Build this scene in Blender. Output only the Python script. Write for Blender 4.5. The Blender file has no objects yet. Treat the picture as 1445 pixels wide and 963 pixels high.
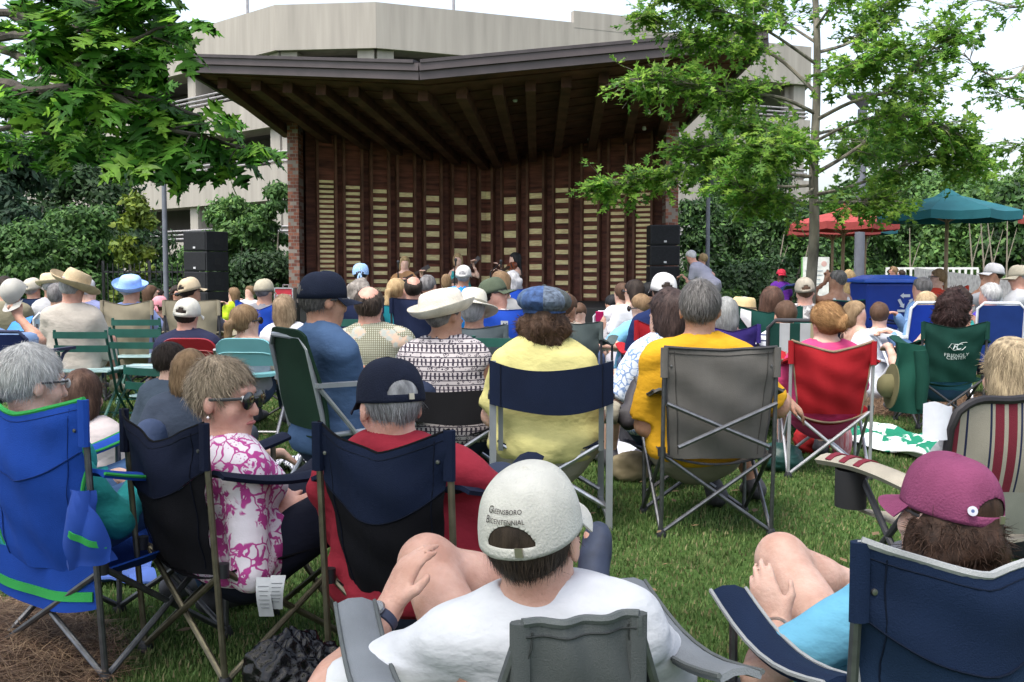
import bpy, math, random
import numpy as np
from mathutils import Vector, Matrix
random.seed(7); RNG = np.random.default_rng(7)
R = math.radians
SC = bpy.context.scene
COL = SC.collection

# ------------------------------------------------------------------ camera, sky, sun, exposure
F = 1525.0; CAMZ = 1.18; PITCH = math.atan(101.5 / F)
cam = bpy.data.cameras.new('camera'); camo = bpy.data.objects.new('camera', cam); COL.objects.link(camo)
camo.location = (0, 0, CAMZ); camo.rotation_euler = (math.pi / 2 - PITCH, 0, 0)
cam.sensor_width = 36; cam.lens = 36 * F / 1445; cam.clip_start = .05; cam.clip_end = 2000
SC.camera = camo
SC.view_settings.view_transform = 'Standard'; SC.view_settings.look = 'None'
SC.view_settings.exposure = 1.32; SC.view_settings.gamma = 1
W = bpy.data.worlds.new('World'); SC.world = W; W.use_nodes = True
SUN_EL, SUN_AZ = R(64), R(215)
nt = W.node_tree; bg = nt.nodes['Background']
sky = nt.nodes.new('ShaderNodeTexSky'); sky.sky_type = 'NISHITA'; sky.sun_disc = False
sky.sun_elevation = SUN_EL; sky.sun_rotation = SUN_AZ; sky.air_density = 1; sky.dust_density = 4.0
hs = nt.nodes.new('ShaderNodeHueSaturation'); hs.inputs['Saturation'].default_value = .6; hs.inputs['Value'].default_value = 1.3
nt.links.new(sky.outputs[0], hs.inputs['Color']); nt.links.new(hs.outputs[0], bg.inputs[0]); bg.inputs[1].default_value = .125
sl = bpy.data.lights.new('sun', 'SUN'); sl.energy = 1.1; sl.angle = R(20); sl.color = (1, .95, .87)
so = bpy.data.objects.new('sun', sl); COL.objects.link(so)
sd = Vector((math.sin(SUN_AZ) * math.cos(SUN_EL), math.cos(SUN_AZ) * math.cos(SUN_EL), math.sin(SUN_EL)))
so.rotation_euler = (-sd).to_track_quat('-Z', 'Y').to_euler()

# ------------------------------------------------------------------ helpers
def P(px, py, Y):
    u = (481.5 - py) / F; x = (px - 722.5) / F
    dy = math.cos(PITCH) + math.sin(PITCH) * u; dz = -math.sin(PITCH) + math.cos(PITCH) * u
    t = Y / dy
    return np.array((x * t, Y, CAMZ + dz * t))
def G(px, Y): q = P(px, 481, Y); return np.array((q[0], Y, 0.))
def V3(*a): return np.array(a, float)
def nrm(v): v = np.asarray(v, float); return v / (np.linalg.norm(v) + 1e-12)

def tag(o, label=None, cat=None, group=None, kind=None):
    if label: o['label'] = label
    if cat: o['category'] = cat
    if group: o['group'] = group
    if kind: o['kind'] = kind
    return o
def empty(name, loc, label, cat, group=None, rz=0):
    o = bpy.data.objects.new(name, None); COL.objects.link(o); o.empty_display_size = .1
    o.location = tuple(loc); o.rotation_euler = (0, 0, rz)
    return tag(o, label, cat, group)
def link(name, me, parent=None, loc=None):
    o = bpy.data.objects.new(name, me); COL.objects.link(o)
    if parent: o.parent = parent
    if loc is not None: o.location = tuple(loc)
    return o
def np_mesh(name, V, Fq, mats, smooth=True, mi=None):
    """V (n,3), Fq (m,3|4) arrays"""
    me = bpy.data.meshes.new(name); V = np.ascontiguousarray(V, np.float32); Fq = np.ascontiguousarray(Fq, np.int32)
    k = Fq.shape[1] if len(Fq) else 3
    me.vertices.add(len(V)); me.vertices.foreach_set('co', V.ravel())
    me.loops.add(Fq.size); me.loops.foreach_set('vertex_index', Fq.ravel())
    me.polygons.add(len(Fq)); me.polygons.foreach_set('loop_start', np.arange(0, Fq.size, k, dtype=np.int32))
    me.update(calc_edges=True)
    me.polygons.foreach_set('use_smooth', np.full(len(Fq), smooth, bool))
    for m in (mats if isinstance(mats, (list, tuple)) else [mats]): me.materials.append(m)
    if mi is not None: me.polygons.foreach_set('material_index', np.asarray(mi, np.int32))
    me.update()
    return me

class MB:
    """collects shapes in one mesh"""
    def __init__(s): s.v = []; s.f = []; s.mi = []; s.cm = 0
    def add(s, vs, fs):
        b = len(s.v); s.v += [tuple(map(float, q)) for q in vs]
        for f in fs: s.f.append(tuple(b + i for i in f)); s.mi.append(s.cm)
    def box(s, c, d, rz=0, M=None):
        x, y, z = np.array(d, float) / 2
        q = np.array([(-x,-y,-z),(x,-y,-z),(x,y,-z),(-x,y,-z),(-x,-y,z),(x,-y,z),(x,y,z),(-x,y,z)])
        if M is not None: q = q @ np.asarray(M).T
        elif rz:
            ca, sa = math.cos(rz), math.sin(rz); q = np.stack([q[:,0]*ca-q[:,1]*sa, q[:,0]*sa+q[:,1]*ca, q[:,2]], 1)
        s.add(q + np.array(c, float), [(3,2,1,0),(4,5,6,7),(0,1,5,4),(1,2,6,5),(2,3,7,6),(3,0,4,7)]); return s
    def bar(s, a, b, w, h, up=(0, 0, 1)):
        a = np.array(a, float); b = np.array(b, float); d = b - a; L = np.linalg.norm(d); d /= L
        r = np.cross(d, up); r = nrm(r); u = np.cross(r, d)
        return s.box((a + b) / 2, (w, L, h), M=np.stack([r, d, u], 1))
    def tube(s, pts, r, n=8, cap=True, flat=1.0, up=None):
        pts = [np.array(p, float) for p in pts]; m = len(pts)
        rs = r if hasattr(r, '__len__') else [r] * m
        vs = []; pr = None
        for i in range(m):
            d = nrm(pts[min(i+1, m-1)] - pts[max(i-1, 0)])
            if pr is None:
                ref = V3(0,0,1) if abs(d[2]) < .9 else V3(0,1,0)
                if up is not None: ref = np.array(up, float)
                pr = nrm(np.cross(d, ref))
            pr = nrm(pr - d * pr.dot(d)); q = np.cross(d, pr)
            for k in range(n):
                a = 2*math.pi*k/n; vs.append(pts[i] + (pr*math.cos(a) + q*math.sin(a)*flat) * rs[i])
        fs = [(i*n+k, i*n+(k+1) % n, (i+1)*n+(k+1) % n, (i+1)*n+k) for i in range(m-1) for k in range(n)]
        if cap: fs += [tuple(range(n))[::-1], tuple((m-1)*n+k for k in range(n))]
        s.add(vs, fs); return s
    def lathe(s, prof, c=(0,0,0), n=20, M=None, sx=1, sy=1, wob=None):
        vs = []; m = len(prof)
        for (r, z) in prof:
            for k in range(n):
                a = 2*math.pi*k/n; q = V3(r*math.cos(a)*sx, r*math.sin(a)*sy, z)
                if wob: q = q + wob(a, r, z)
                vs.append(q)
        vs = np.array(vs)
        if M is not None: vs = vs @ np.asarray(M).T
        fs = [(i*n+k, i*n+(k+1) % n, (i+1)*n+(k+1) % n, (i+1)*n+k) for i in range(m-1) for k in range(n)]
        fs += [tuple(range(n))[::-1], tuple((m-1)*n+k for k in range(n))]
        s.add(vs + np.array(c, float), fs); return s
    def sheet(s, fn, nu, nv, th=.004):
        """fn(u,v)->point, u,v in 0..1 ; closed slab of thickness th"""
        g = np.array([[fn(i/nu, j/nv) for j in range(nv+1)] for i in range(nu+1)], float)
        du = np.gradient(g, axis=0); dv = np.gradient(g, axis=1); n = np.cross(du, dv); n /= (np.linalg.norm(n, axis=2, keepdims=True)+1e-12)
        a = (g + n*th/2).reshape(-1, 3); b = (g - n*th/2).reshape(-1, 3); N = len(a); w = nv+1
        fs = []
        for i in range(nu):
            for j in range(nv):
                q = (i*w+j, (i+1)*w+j, (i+1)*w+j+1, i*w+j+1); fs.append(q); fs.append(tuple(N+k for k in q[::-1]))
        for i in range(nu):
            fs.append((i*w, N+i*w, N+(i+1)*w, (i+1)*w)); fs.append((i*w+nv, (i+1)*w+nv, N+(i+1)*w+nv, N+i*w+nv))
        for j in range(nv):
            fs.append((j, j+1, N+j+1, N+j)); k = nu*w; fs.append((k+j, N+k+j, N+k+j+1, k+j+1))
        s.add(np.concatenate([a, b]), fs); return s
    def mesh(s, name, mats, smooth=False, org=None):
        me = bpy.data.meshes.new(name)
        v = s.v if org is None else (np.array(s.v) - np.array(org, float)).tolist()
        me.from_pydata(v, [], s.f)
        for m in (mats if isinstance(mats, (list, tuple)) else [mats]): me.materials.append(m)
        me.polygons.foreach_set('material_index', np.array(s.mi, np.int32))
        if smooth:
            me.polygons.foreach_set('use_smooth', np.ones(len(s.f), bool))
            try: me.set_sharp_from_angle(angle=R(40))
            except Exception: pass
        me.update(); return me
    def build(s, name, mats, parent=None, smooth=False, org=None):
        return link(name, s.mesh(name, mats, smooth, org), parent)

# ------------------------------------------------------------------ materials
_mc = {}
def mat(name, col, rough=.7, var=.12, vs=6., bump=.0, bs=60., metal=0., spec=.4, sheen=0., trans=0., col2=None, stretch=None, coat=0.):
    if name in _mc: return _mc[name]
    m = bpy.data.materials.new(name); m.use_nodes = True; _mc[name] = m
    t = m.node_tree; N = t.nodes; L = t.links; b = N['Principled BSDF']
    b.inputs['Roughness'].default_value = rough; b.inputs['Metallic'].default_value = metal
    b.inputs['Specular IOR Level'].default_value = spec
    if sheen: b.inputs['Sheen Weight'].default_value = sheen; b.inputs['Sheen Roughness'].default_value = .4
    if coat: b.inputs['Coat Weight'].default_value = coat
    tc = N.new('ShaderNodeTexCoord'); src = tc.outputs['Object']
    if stretch:
        mp = N.new('ShaderNodeMapping'); mp.inputs['Scale'].default_value = stretch; L.new(src, mp.inputs[0]); src = mp.outputs[0]
    nz = N.new('ShaderNodeTexNoise'); nz.inputs['Scale'].default_value = vs; nz.inputs['Detail'].default_value = 5; L.new(src, nz.inputs['Vector'])
    rp = N.new('ShaderNodeValToRGB'); c = np.array(col, float)
    c0 = c*(1-var*1.6) if col2 is None else c; c1 = np.minimum(c*(1+var*1.6), .95) if col2 is None else np.array(col2)
    rp.color_ramp.elements[0].position = .3; rp.color_ramp.elements[1].position = .7
    rp.color_ramp.elements[0].color = (*c0, 1); rp.color_ramp.elements[1].color = (*c1, 1)
    L.new(nz.outputs[0], rp.inputs[0]); L.new(rp.outputs[0], b.inputs['Base Color'])
    if bump:
        n2 = N.new('ShaderNodeTexNoise'); n2.inputs['Scale'].default_value = bs; n2.inputs['Detail'].default_value = 3; L.new(src, n2.inputs['Vector'])
        bp = N.new('ShaderNodeBump'); bp.inputs['Strength'].default_value = bump; bp.inputs['Distance'].default_value = .01
        L.new(n2.outputs[0], bp.inputs['Height']); L.new(bp.outputs[0], b.inputs['Normal'])
    if trans:
        tr = N.new('ShaderNodeBsdfTranslucent'); mx = N.new('ShaderNodeMixShader'); mx.inputs[0].default_value = trans
        L.new(rp.outputs[0], tr.inputs[0]); out = N['Material Output']
        L.new(b.outputs[0], mx.inputs[1]); L.new(tr.outputs[0], mx.inputs[2]); L.new(mx.outputs[0], out.inputs[0])
    return m
def hexname(c): return '_'.join('%02x' % int(min(1, max(0, x))*255) for x in c)
def fabric(col, rough=.8, w=1.0):
    return mat('canvas_' + hexname(col), col, rough, .10, 5, .25*w, 350, spec=.15)
def cloth(col):
    return mat('cloth_' + hexname(col), col, .9, .07, 9, .55, 21, spec=.12, stretch=(1, 1, 1.6))
def metal(col, rough=.35): return mat('metal_' + hexname(col), col, rough, .15, 30, metal=.9)
def paint(col, rough=.5): return mat('paint_' + hexname(col), col, rough, .10, 12)
def skin(col):
    m = mat('skin_' + hexname(col), tuple(np.array(col)*(.80, .70, .66)), .55, .08, 17, .22, 130, spec=.3, col2=tuple(np.array(col)*(1.08, 1.10, 1.12)))
    b = m.node_tree.nodes['Principled BSDF']; b.inputs['Subsurface Weight'].default_value = .12; b.inputs['Subsurface Radius'].default_value = (1, .35, .2); b.inputs['Subsurface Scale'].default_value = .008
    return m
# ------------------------------------------------------------------ ground
def nodes_mat(name):
    m = bpy.data.materials.new(name); m.use_nodes = True; return m, m.node_tree.nodes, m.node_tree.links
def ramp(N, stops):
    r = N.new('ShaderNodeValToRGB'); e = r.color_ramp.elements
    while len(e) < len(stops): e.new(.5)
    for q, (p, c) in zip(e, stops): q.position = p; q.color = (*c, 1)
    return r
def noise(N, L, src, sc, det=5, rough=.6):
    n = N.new('ShaderNodeTexNoise'); n.inputs['Scale'].default_value = sc; n.inputs['Detail'].default_value = det; n.inputs['Roughness'].default_value = rough
    L.new(src, n.inputs['Vector']); return n
m_lawn, N, L = nodes_mat('lawn_turf'); b = N['Principled BSDF']; b.inputs['Roughness'].default_value = .95; b.inputs['Specular IOR Level'].default_value = .1
tc = N.new('ShaderNodeTexCoord'); n1 = noise(N, L, tc.outputs['Object'], 1.3, 8, .7); n2 = noise(N, L, tc.outputs['Object'], 60, 3)
r1 = ramp(N, [(.3, (.028, .058, .014)), (.55, (.05, .095, .024)), (.75, (.085, .11, .04))]); r2 = ramp(N, [(.3, (.5, .5, .5)), (.7, (1.25, 1.25, 1.2))])
L.new(n1.outputs[0], r1.inputs[0]); L.new(n2.outputs[0], r2.inputs[0]); mm = N.new('ShaderNodeMixRGB'); mm.blend_type = 'MULTIPLY'; mm.inputs[0].default_value = 1
L.new(r1.outputs[0], mm.inputs[1]); L.new(r2.outputs[0], mm.inputs[2]); L.new(mm.outputs[0], b.inputs['Base Color'])
gx = np.linspace(-1, 1, 61); gx = np.sign(gx)*np.abs(gx)**2.2*300
gV = np.array([(x, y+20, 0) for x in gx for y in gx]); n = 61
gF = np.array([(i*n+j, (i+1)*n+j, (i+1)*n+j+1, i*n+j+1) for i in range(n-1) for j in range(n-1)])
tag(link('ground', np_mesh('ground', gV, gF, m_lawn)), kind='structure')

def grass_mask(x, y):
    k = np.ones(len(x), bool)
    a = ((x+1.95)/.80)**2 + ((y-2.95)/.78)**2; k &= a > 1
    a = ((x-3.55)/.95)**2 + ((y-9.6)/1.15)**2; k &= a > 1
    return k
# blades : one joined mesh
nb = 275000
yy = 2.6 + 12.5*RNG.random(nb)**1.35; xx = np.where(RNG.random(nb) < .86, (RNG.random(nb)-.5)*yy*1.08, (RNG.random(nb)-.5)*yy*2.2)
k = grass_mask(xx, yy); xx, yy = xx[k], yy[k]; nb = len(xx)
patch = np.sin(xx*2.1+1.3*np.sin(yy*1.7))*np.sin(yy*2.6+xx*.7)
hgt = (.012+.017*RNG.random(nb))*(1+.3*patch); wd = .0013+.00064*yy; az = RNG.random(nb)*6.283; ln = .6*hgt*RNG.random(nb)
c, s_ = np.cos(az), np.sin(az); px_, py_ = -s_, c
B = np.stack([xx, yy, np.zeros(nb)], 1)
Wv = np.stack([px_*wd, py_*wd, np.zeros(nb)], 1); D = np.stack([c*ln, s_*ln, np.zeros(nb)], 1); Z = np.zeros((nb, 3)); Z[:, 2] = hgt
V_ = np.stack([B-Wv, B+Wv, B+D*.35+Z*.60+Wv*.5, B+D+Z], 1).reshape(-1, 3)
i0 = np.arange(nb)*4
T_ = np.concatenate([np.stack([i0, i0+1, i0+2], 1), np.stack([i0, i0+2, i0+3], 1)])
gm = [mat('grass_green', (.085, .155, .040), .6, .25, 3, trans=.3, spec=.25), mat('grass_light', (.15, .21, .068), .6, .25, 3, trans=.3, spec=.25), mat('grass_dry', (.17, .155, .07), .7, .2, 3)]
rr = RNG.random(nb); mi1 = np.where(rr < .52, 0, np.where(rr < .90-.05*(patch < -.5), 1, 2)); 
tag(link('grass', np_mesh('grass', V_, T_, gm, True, np.concatenate([mi1]*2))), 'short green lawn grass between the chairs', 'grass', kind='stuff')

nl_ = 260; yl = 3+9*RNG.random(nl_); xl = (RNG.random(nl_)-.5)*yl; al = RNG.random(nl_)*6.283; sl_ = .012+.02*RNG.random(nl_); cl, sn = np.cos(al), np.sin(al); zl = .022+.012*RNG.random(nl_)
Vl_ = np.stack([np.stack([xl+a*cl*sl_-b*sn*sl_*.6, yl+a*sn*sl_+b*cl*sl_*.6, zl+k*.012], 1) for a, b, k in ((-1, 0, 0), (0, -1, .3), (1, 0, .6), (0, 1, .4))], 1).reshape(-1, 3); i0 = np.arange(nl_)*4
tag(link('fallen_leaves', np_mesh('fallen_leaves', Vl_, np.stack([i0, i0+1, i0+2, i0+3], 1), mat('dead_leaf', (.15, .10, .05), .8, .4, 3))), 'small dry brown leaves scattered on the lawn', 'dead leaves', kind='stuff')
# pine straw beds
def mulch(cx, cy, rx, ry, hh, nneed, label, sc):
    n = 24; v = []; f = []
    for i in range(9):
        for j in range(n):
            a = 2*math.pi*j/n; r = i/8; w = 1+.08*math.sin(3*a+cx)+.05*math.sin(7*a)
            v.append((cx+rx*r*w*math.cos(a), cy+ry*r*w*math.sin(a), .004+hh*(1-r*r)))
    for i in range(8):
        for j in range(n): f.append((i*n+j, (i+1)*n+j, (i+1)*n+(j+1) % n, i*n+(j+1) % n))
    tag(link('mulch_bed', np_mesh('mulch_bed', np.array(v), np.array(f), mat('mulch', (.085, .045, .024), .95, .4, 25, .8, 60))), kind='structure')
    a = RNG.random(nneed)*6.283; r = np.sqrt(RNG.random(nneed))*1.04; x = cx+rx*r*np.cos(a); y = cy+ry*r*np.sin(a); z = .006+hh*np.clip(1-r*r, 0, 1)+RNG.random(nneed)*.02
    t = RNG.random(nneed)*6.283; l = (.05+.06*RNG.random(nneed))*sc; up = (RNG.random(nneed)-.25)*.05*sc
    d = np.stack([np.cos(t)*l, np.sin(t)*l, up], 1); w = np.stack([-np.sin(t), np.cos(t), 0*t], 1)*.0011*sc; b = np.stack([x, y, z], 1)
    bend = np.stack([-np.sin(t)*l*.12, np.cos(t)*l*.12, .006+0*t], 1)
    V_ = np.stack([b-d-w, b-d+w, b+bend+w, b+bend-w, b+d], 1).reshape(-1, 3); i0 = np.arange(nneed)*5
    T_ = np.concatenate([np.stack([i0, i0+1, i0+2], 1), np.stack([i0, i0+2, i0+3], 1), np.stack([i0+3, i0+2, i0+4], 1)])
    ms = [mat('needle_rust', (.165, .10, .058), .7, .2), mat('needle_tan', (.29, .195, .115), .7, .2), mat('needle_dark', (.07, .035, .02), .8, .2)]
    mi = RNG.choice(3, nneed, p=[.45, .25, .3])
    tag(link('pine_straw', np_mesh('pine_straw', V_, T_, ms, True, np.concatenate([mi]*3))), label, 'pine straw', kind='stuff')
mulch(-1.95, 2.95, .80, .78, .10, 12000, 'brown pine straw heap in the lower left corner of the lawn', 1.0)
mulch(3.55, 9.6, .95, 1.15, .05, 9000, 'brown pine straw around the towel on the right of the lawn', 1.5)
# paved strip on the right
mb = MB(); mb.box((9.5, 15.5, .02), (8.4, 5.2, .032)); tag(mb.build('paved_path', mat('paving', (.22, .20, .18), .9, .15, 2, .3, 40)), kind='structure')

# ------------------------------------------------------------------ parking garage
conc = mat('garage_concrete', (.335, .31, .275), .9, .09, 1.1, .25, 25, stretch=(2.5, 2.5, .18))
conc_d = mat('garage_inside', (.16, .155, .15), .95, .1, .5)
railm = mat('rail_grey', (.30, .29, .30), .5, .1)
g0 = empty('parking_garage', (-8, 50, 0), 'beige concrete parking garage with open decks rising behind the stage canopy', 'parking garage')
gorg = (-8, 50, 0)
pts = [(-31, 66.5), P(388, 20, 46)[:2], P(530, 14, 45.5)[:2], (14.9, 54.6), (16.8, 72)]
lev = [(10.33, 12.2), (7.2, 8.6), (4.1, 5.6), (.95, 2.45)]
mid = np.array((-3., 70.))
def facade(p, q, ncol, railing=True):
    p = np.array(p, float); q = np.array(q, float); d = nrm(q-p); inn = np.array((-d[1], d[0]))
    if inn.dot(mid-p) < 0: inn = -inn
    Ls = np.linalg.norm(q-p)
    for (z0, z1) in lev:
        mb = MB(); mb.bar((*(p+inn*.15), (z0+z1)/2), (*(q+inn*.15), (z0+z1)/2), .3, z1-z0)
        mb.bar((*(p+inn*1.0+d*.4), z0+.28), (*(q+inn*1.0-d*.4), z0+.28), 1.38, .45)
        mb.build('spandrel', conc, g0, org=gorg)
    for i in range(ncol+1):
        c = p+d*Ls*i/ncol + inn*.75
        if i in (0, ncol): c = c + d*(.5 if i == 0 else -.5)
        for (za, zb) in ((0, .93), (2.47, 4.08), (5.62, 7.18), (8.62, 10.31)):
            mb = MB(); mb.bar((*c, za), (*c, zb), 1.0, .7, up=(d[0], d[1], 0)); mb.build('column', conc, g0, org=gorg)
    for (_, z1) in lev[1:]:
        for dz in (.17, .36, .55):
            mb = MB(); mb.tube([(*(p+inn*.2), z1+dz), (*(q+inn*.2), z1+dz)], .045, 6); mb.build('railing', railm, g0, smooth=True, org=gorg)
facade(pts[0], pts[1], 4); facade(pts[1], pts[2], 1); facade(pts[2], pts[3], 3); facade(pts[3], pts[4], 2)
for z in (10.5, 7.45, 4.35, 1.2):
    mb = MB(); pp = [pts[0], pts[1], pts[2], pts[3], pts[4], (-31, 80), ]
    c = np.mean([np.array(a) for a in pp], axis=0); q = [c+(np.array(a)-c)*.965 for a in pp]
    n = len(q); mb.add([(*a, z) for a in q]+[(*a, z+.25) for a in q], [tuple(range(n))[::-1], tuple(range(n, 2*n))]+[(i, (i+1) % n, n+(i+1) % n, n+i) for i in range(n)])
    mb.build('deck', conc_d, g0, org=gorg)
mb = MB(); q = [c+(np.array(a)-c)*.70 for a in pp]; n = len(q)
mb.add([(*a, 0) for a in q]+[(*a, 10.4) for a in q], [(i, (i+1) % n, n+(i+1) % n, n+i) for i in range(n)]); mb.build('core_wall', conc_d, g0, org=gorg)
# raised step of the parapet on the right face
d = nrm(np.array(pts[3])-np.array(pts[2])); inn = np.array((-d[1], d[0])); a = np.array(pts[2])+d*9.2
mb = MB(); mb.bar((*(a+inn*.14), 12.35), (*(a+d*4.5+inn*.14), 12.35), .3, .75); mb.build('parapet_step', conc, g0, org=gorg)
mb = MB(); mb.box((*(P(222, 0, 54)[:2]), 9.2), (.1, .1, .1)); 
for px, Y in ((349, 52), (640, 52)):
    q = P(px, 0, Y); o = empty('roof_light_pole', (q[0], q[1], 10.7), 'thin grey light pole on the garage roof, %s of the two' % ('left' if px < 500 else 'right'), 'light pole', 'light poles on the garage roof')
    MB().tube([(0, 0, 0), (0, 0, 7)], .07, 8).build('pole', railm, o, True)
    MB().box((0, 0, 7.05), (.9, .3, .12)).build('lamp_head', railm, o)

# ------------------------------------------------------------------ stage pavilion
wood = mat('stage_wood', (.095, .033, .021), .75, .35, 3, .2, 40, stretch=(1, 1, 6))
wood2 = mat('stage_panel', (.15, .050, .031), .7, .4, 2.2, .2, 40, stretch=(.7, .7, 7))
woodl = mat('stage_batten', (.15, .068, .042), .7, .25, 4)
beamm = mat('canopy_beam', (.092, .040, .027), .75, .3, 3)
soff = mat('canopy_soffit', (.095, .038, .026), .8, .3, 3, .15, 30)
fasm = mat('fascia_metal', (.070, .056, .058), .5, .1, 3)
brass = mat('plaque_brass', (.95, .69, .36), .45, .16, 7, metal=.15, stretch=(1, 1, 5))
S0 = V3(0, 23, 0)
st = empty('stage_pavilion', S0, 'dark wooden bandshell stage with brick pillars, brass plaques and a sweeping canopy', 'stage')
zt = 4.0
A = P(432, 300, 22.5)[:2]; Bp = P(686, 300, 24.3)[:2]; C_ = P(941, 300, 22.4)[:2]
def wtop(q): return 4.08-.47*min(max((q[1]-22.45)/1.85, 0), 1)
def wing(a, b):
    d = nrm(b-a); n = np.array((d[1], -d[0])); return d, (n if n[1] < 0 else -n)
def hit(px, a, b):
    s = (px-722.5)/F/math.cos(0); # x = s*depth along cam axis ~ s*Y
    k = P(px, 330, 1.0)[0]; d = b-a; t = (k*a[1]-a[0])/(d[0]-k*d[1]); return a+d*t
for a, b in ((A, Bp), (Bp, C_)):
    d, n = wing(a, b); mb = MB(); q4 = [a, b, b-n*.2, a-n*.2]; mb.add([(*q, 0) for q in q4]+[(*q, wtop(q)) for q in q4], [(3,2,1,0),(4,5,6,7),(0,1,5,4),(1,2,6,5),(2,3,7,6),(3,0,4,7)]); mb.build('back_wall', wood, st, org=S0)
cols = [(460,255,7.0,3.7),(497,263,8.8,4.3),(535,268,11.5,5.2),(571.5,272.5,14.1,6),(609,277,16.6,7.5),(648,280,23.7,9.5),(686,271,29.7,10.5),
        (722,279,23.7,9.5),(758,273,16.7,7.5),(795,266,14.5,6),(835,260,11.9,5.2),(873,262,9.35,4.3),(909,258,7.3,3.7)]
zf = .50
def wallbar(c, d, n, off, z0, z1, w, th, m, name, parent=st):
    if z1 > 4.2: z1 = wtop(c)-.02+.01*off
    q = c+n*off; mb = MB(); mb.bar((*q, z0), (*q, z1), w, th, up=(n[0], n[1], 0)); return mb.build(name, m, parent, org=S0)
for ci, (px, ty, sp, hh) in enumerate(cols):
    if ci == 6: segs = [(A, Bp, Bp-wing(A, Bp)[0]*.092, .185), (Bp, C_, Bp+wing(Bp, C_)[0]*.092, .185)]
    else:
        a, b = (A, Bp) if px < 686 else (Bp, C_); segs = [(a, b, hit(px, a, b), .35)]
    for (a, b, c, w) in segs:
        d, n = wing(a, b)
        wallbar(c, d, n, .02, zf, 4.28, w+.02, .05, wood2, 'panel')
        Yc = c[1]
        y = ty
        while y < 428:
            z1 = P(px, y, Yc)[2]; z0 = P(px, y+hh, Yc)[2]
            wallbar(c, d, n, .055+.004*random.random(), z0, z1, w*(.88 if ci != 6 else .97), .03, brass, 'plaque'); y += sp
        if ci == 6:
            bs = [-1] if a is A else [1]
        else: bs = [-1, 1]
        for s_ in bs:
            wallbar(c+d*s_*(.195 if ci != 6 else .11), d, n, .06, zf, 4.27, .05, .13, woodl, 'batten')
    if ci < 12:
        pm = (px+cols[ci+1][0])/2; a, b = (A, Bp) if pm < 686 else (Bp, C_); d, n = wing(a, b); c = hit(pm, a, b)
        wallbar(c, d, n, .012, zf, 4.28, .13, .03, mat('stage_strip', (.115, .040, .026), .75, .35, 2.5, stretch=(1, 1, 5)), 'panel_strip')
# stage floor and skirt
mb = MB(); fl = [P(424, 400, 21.2)[:2], P(455, 400, 18.8)[:2], P(905, 400, 18.8)[:2], P(955, 400, 21.2)[:2], C_+np.array((.3, .3)), Bp+np.array((0, .2)), A+np.array((-.3, .3))]; n = 7
mb.add([(*q, 0) for q in fl]+[(*q, zf) for q in fl], [tuple(range(n))[::-1], tuple(range(n, 2*n))]+[(i, (i+1) % n, n+(i+1) % n, n+i) for i in range(n)])
mb.build('stage_floor', mat('stage_black', (.018, .018, .02), .7), st, org=S0)
# brick pillars
bm_ = [mat('brick_red', (.20, .075, .05), .9, .2, 9, .3, 60), mat('brick_brown', (.15, .06, .045), .9, .2, 9, .3, 60), mat('brick_pale', (.26, .11, .075), .9, .2, 9, .3, 60)]
mort = mat('mortar', (.27, .23, .20), .95, .1)
def pillar(pxl, pxr, Y, depth):
    x0 = P(pxl, 300, Y)[0]; x1 = P(pxr, 300, Y)[0]; w = x1-x0; xc = (x0+x1)/2; H = 4.35; ch = .0685
    pl = MB().box((xc, Y+depth/2, H/2), (w-.012, depth-.012, H)).build('brick_pillar', mort, st, org=S0)
    bw, bd = w/2, depth/3; meshes = {}
    def brick(cx, cy, cz, dx, dy):
        key = (round(dx, 3), round(dy, 3)); 
        if key not in meshes:
            meshes[key] = [MB().box((0, 0, 0), (dx-.011, dy-.011, ch-.011)).mesh('brick', m) for m in bm_]
        o = link('brick', random.choice(meshes[key]), pl); o.location = V3(cx, cy, cz)-S0; return o
    nr = int(H/ch)
    for i in range(7, nr):
        z = (i+.5)*ch; e = i % 2
        xs = [(x0+bw/2, bw), (x0+bw*1.5, bw)] if e else [(x0+bw/4, bw/2), (x0+bw, bw), (x0+bw*1.75, bw/2)]
        for cx, dx in xs: brick(cx, Y+.05+random.uniform(-.004, .002), z, dx, .1)
        sx = x1-.05 if xc < 0 else x0+.05
        ys = [(Y+.1+(depth-.1)*q, (depth-.1)*ww) for q, ww in (((.25, .5), (.75, .5)) if e else ((.5, 1.0),))]
        for cy, dy in ys: brick(sx+random.uniform(-.002, .003)*(1 if xc < 0 else -1), cy, z, .1, dy)
pillar(406, 422, 21.9, .52); pillar(939, 957.5, 21.9, .52)
# side return walls behind the pillars
for s_, q in ((-1, A), (1, C_)):
    mb = MB(); mb.box((q[0]-.0+s_*.12, q[1]+.1, 2.15), (.1, 1.0, 4.3)); mb.build('side_wall', wood, st, org=S0)
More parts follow.
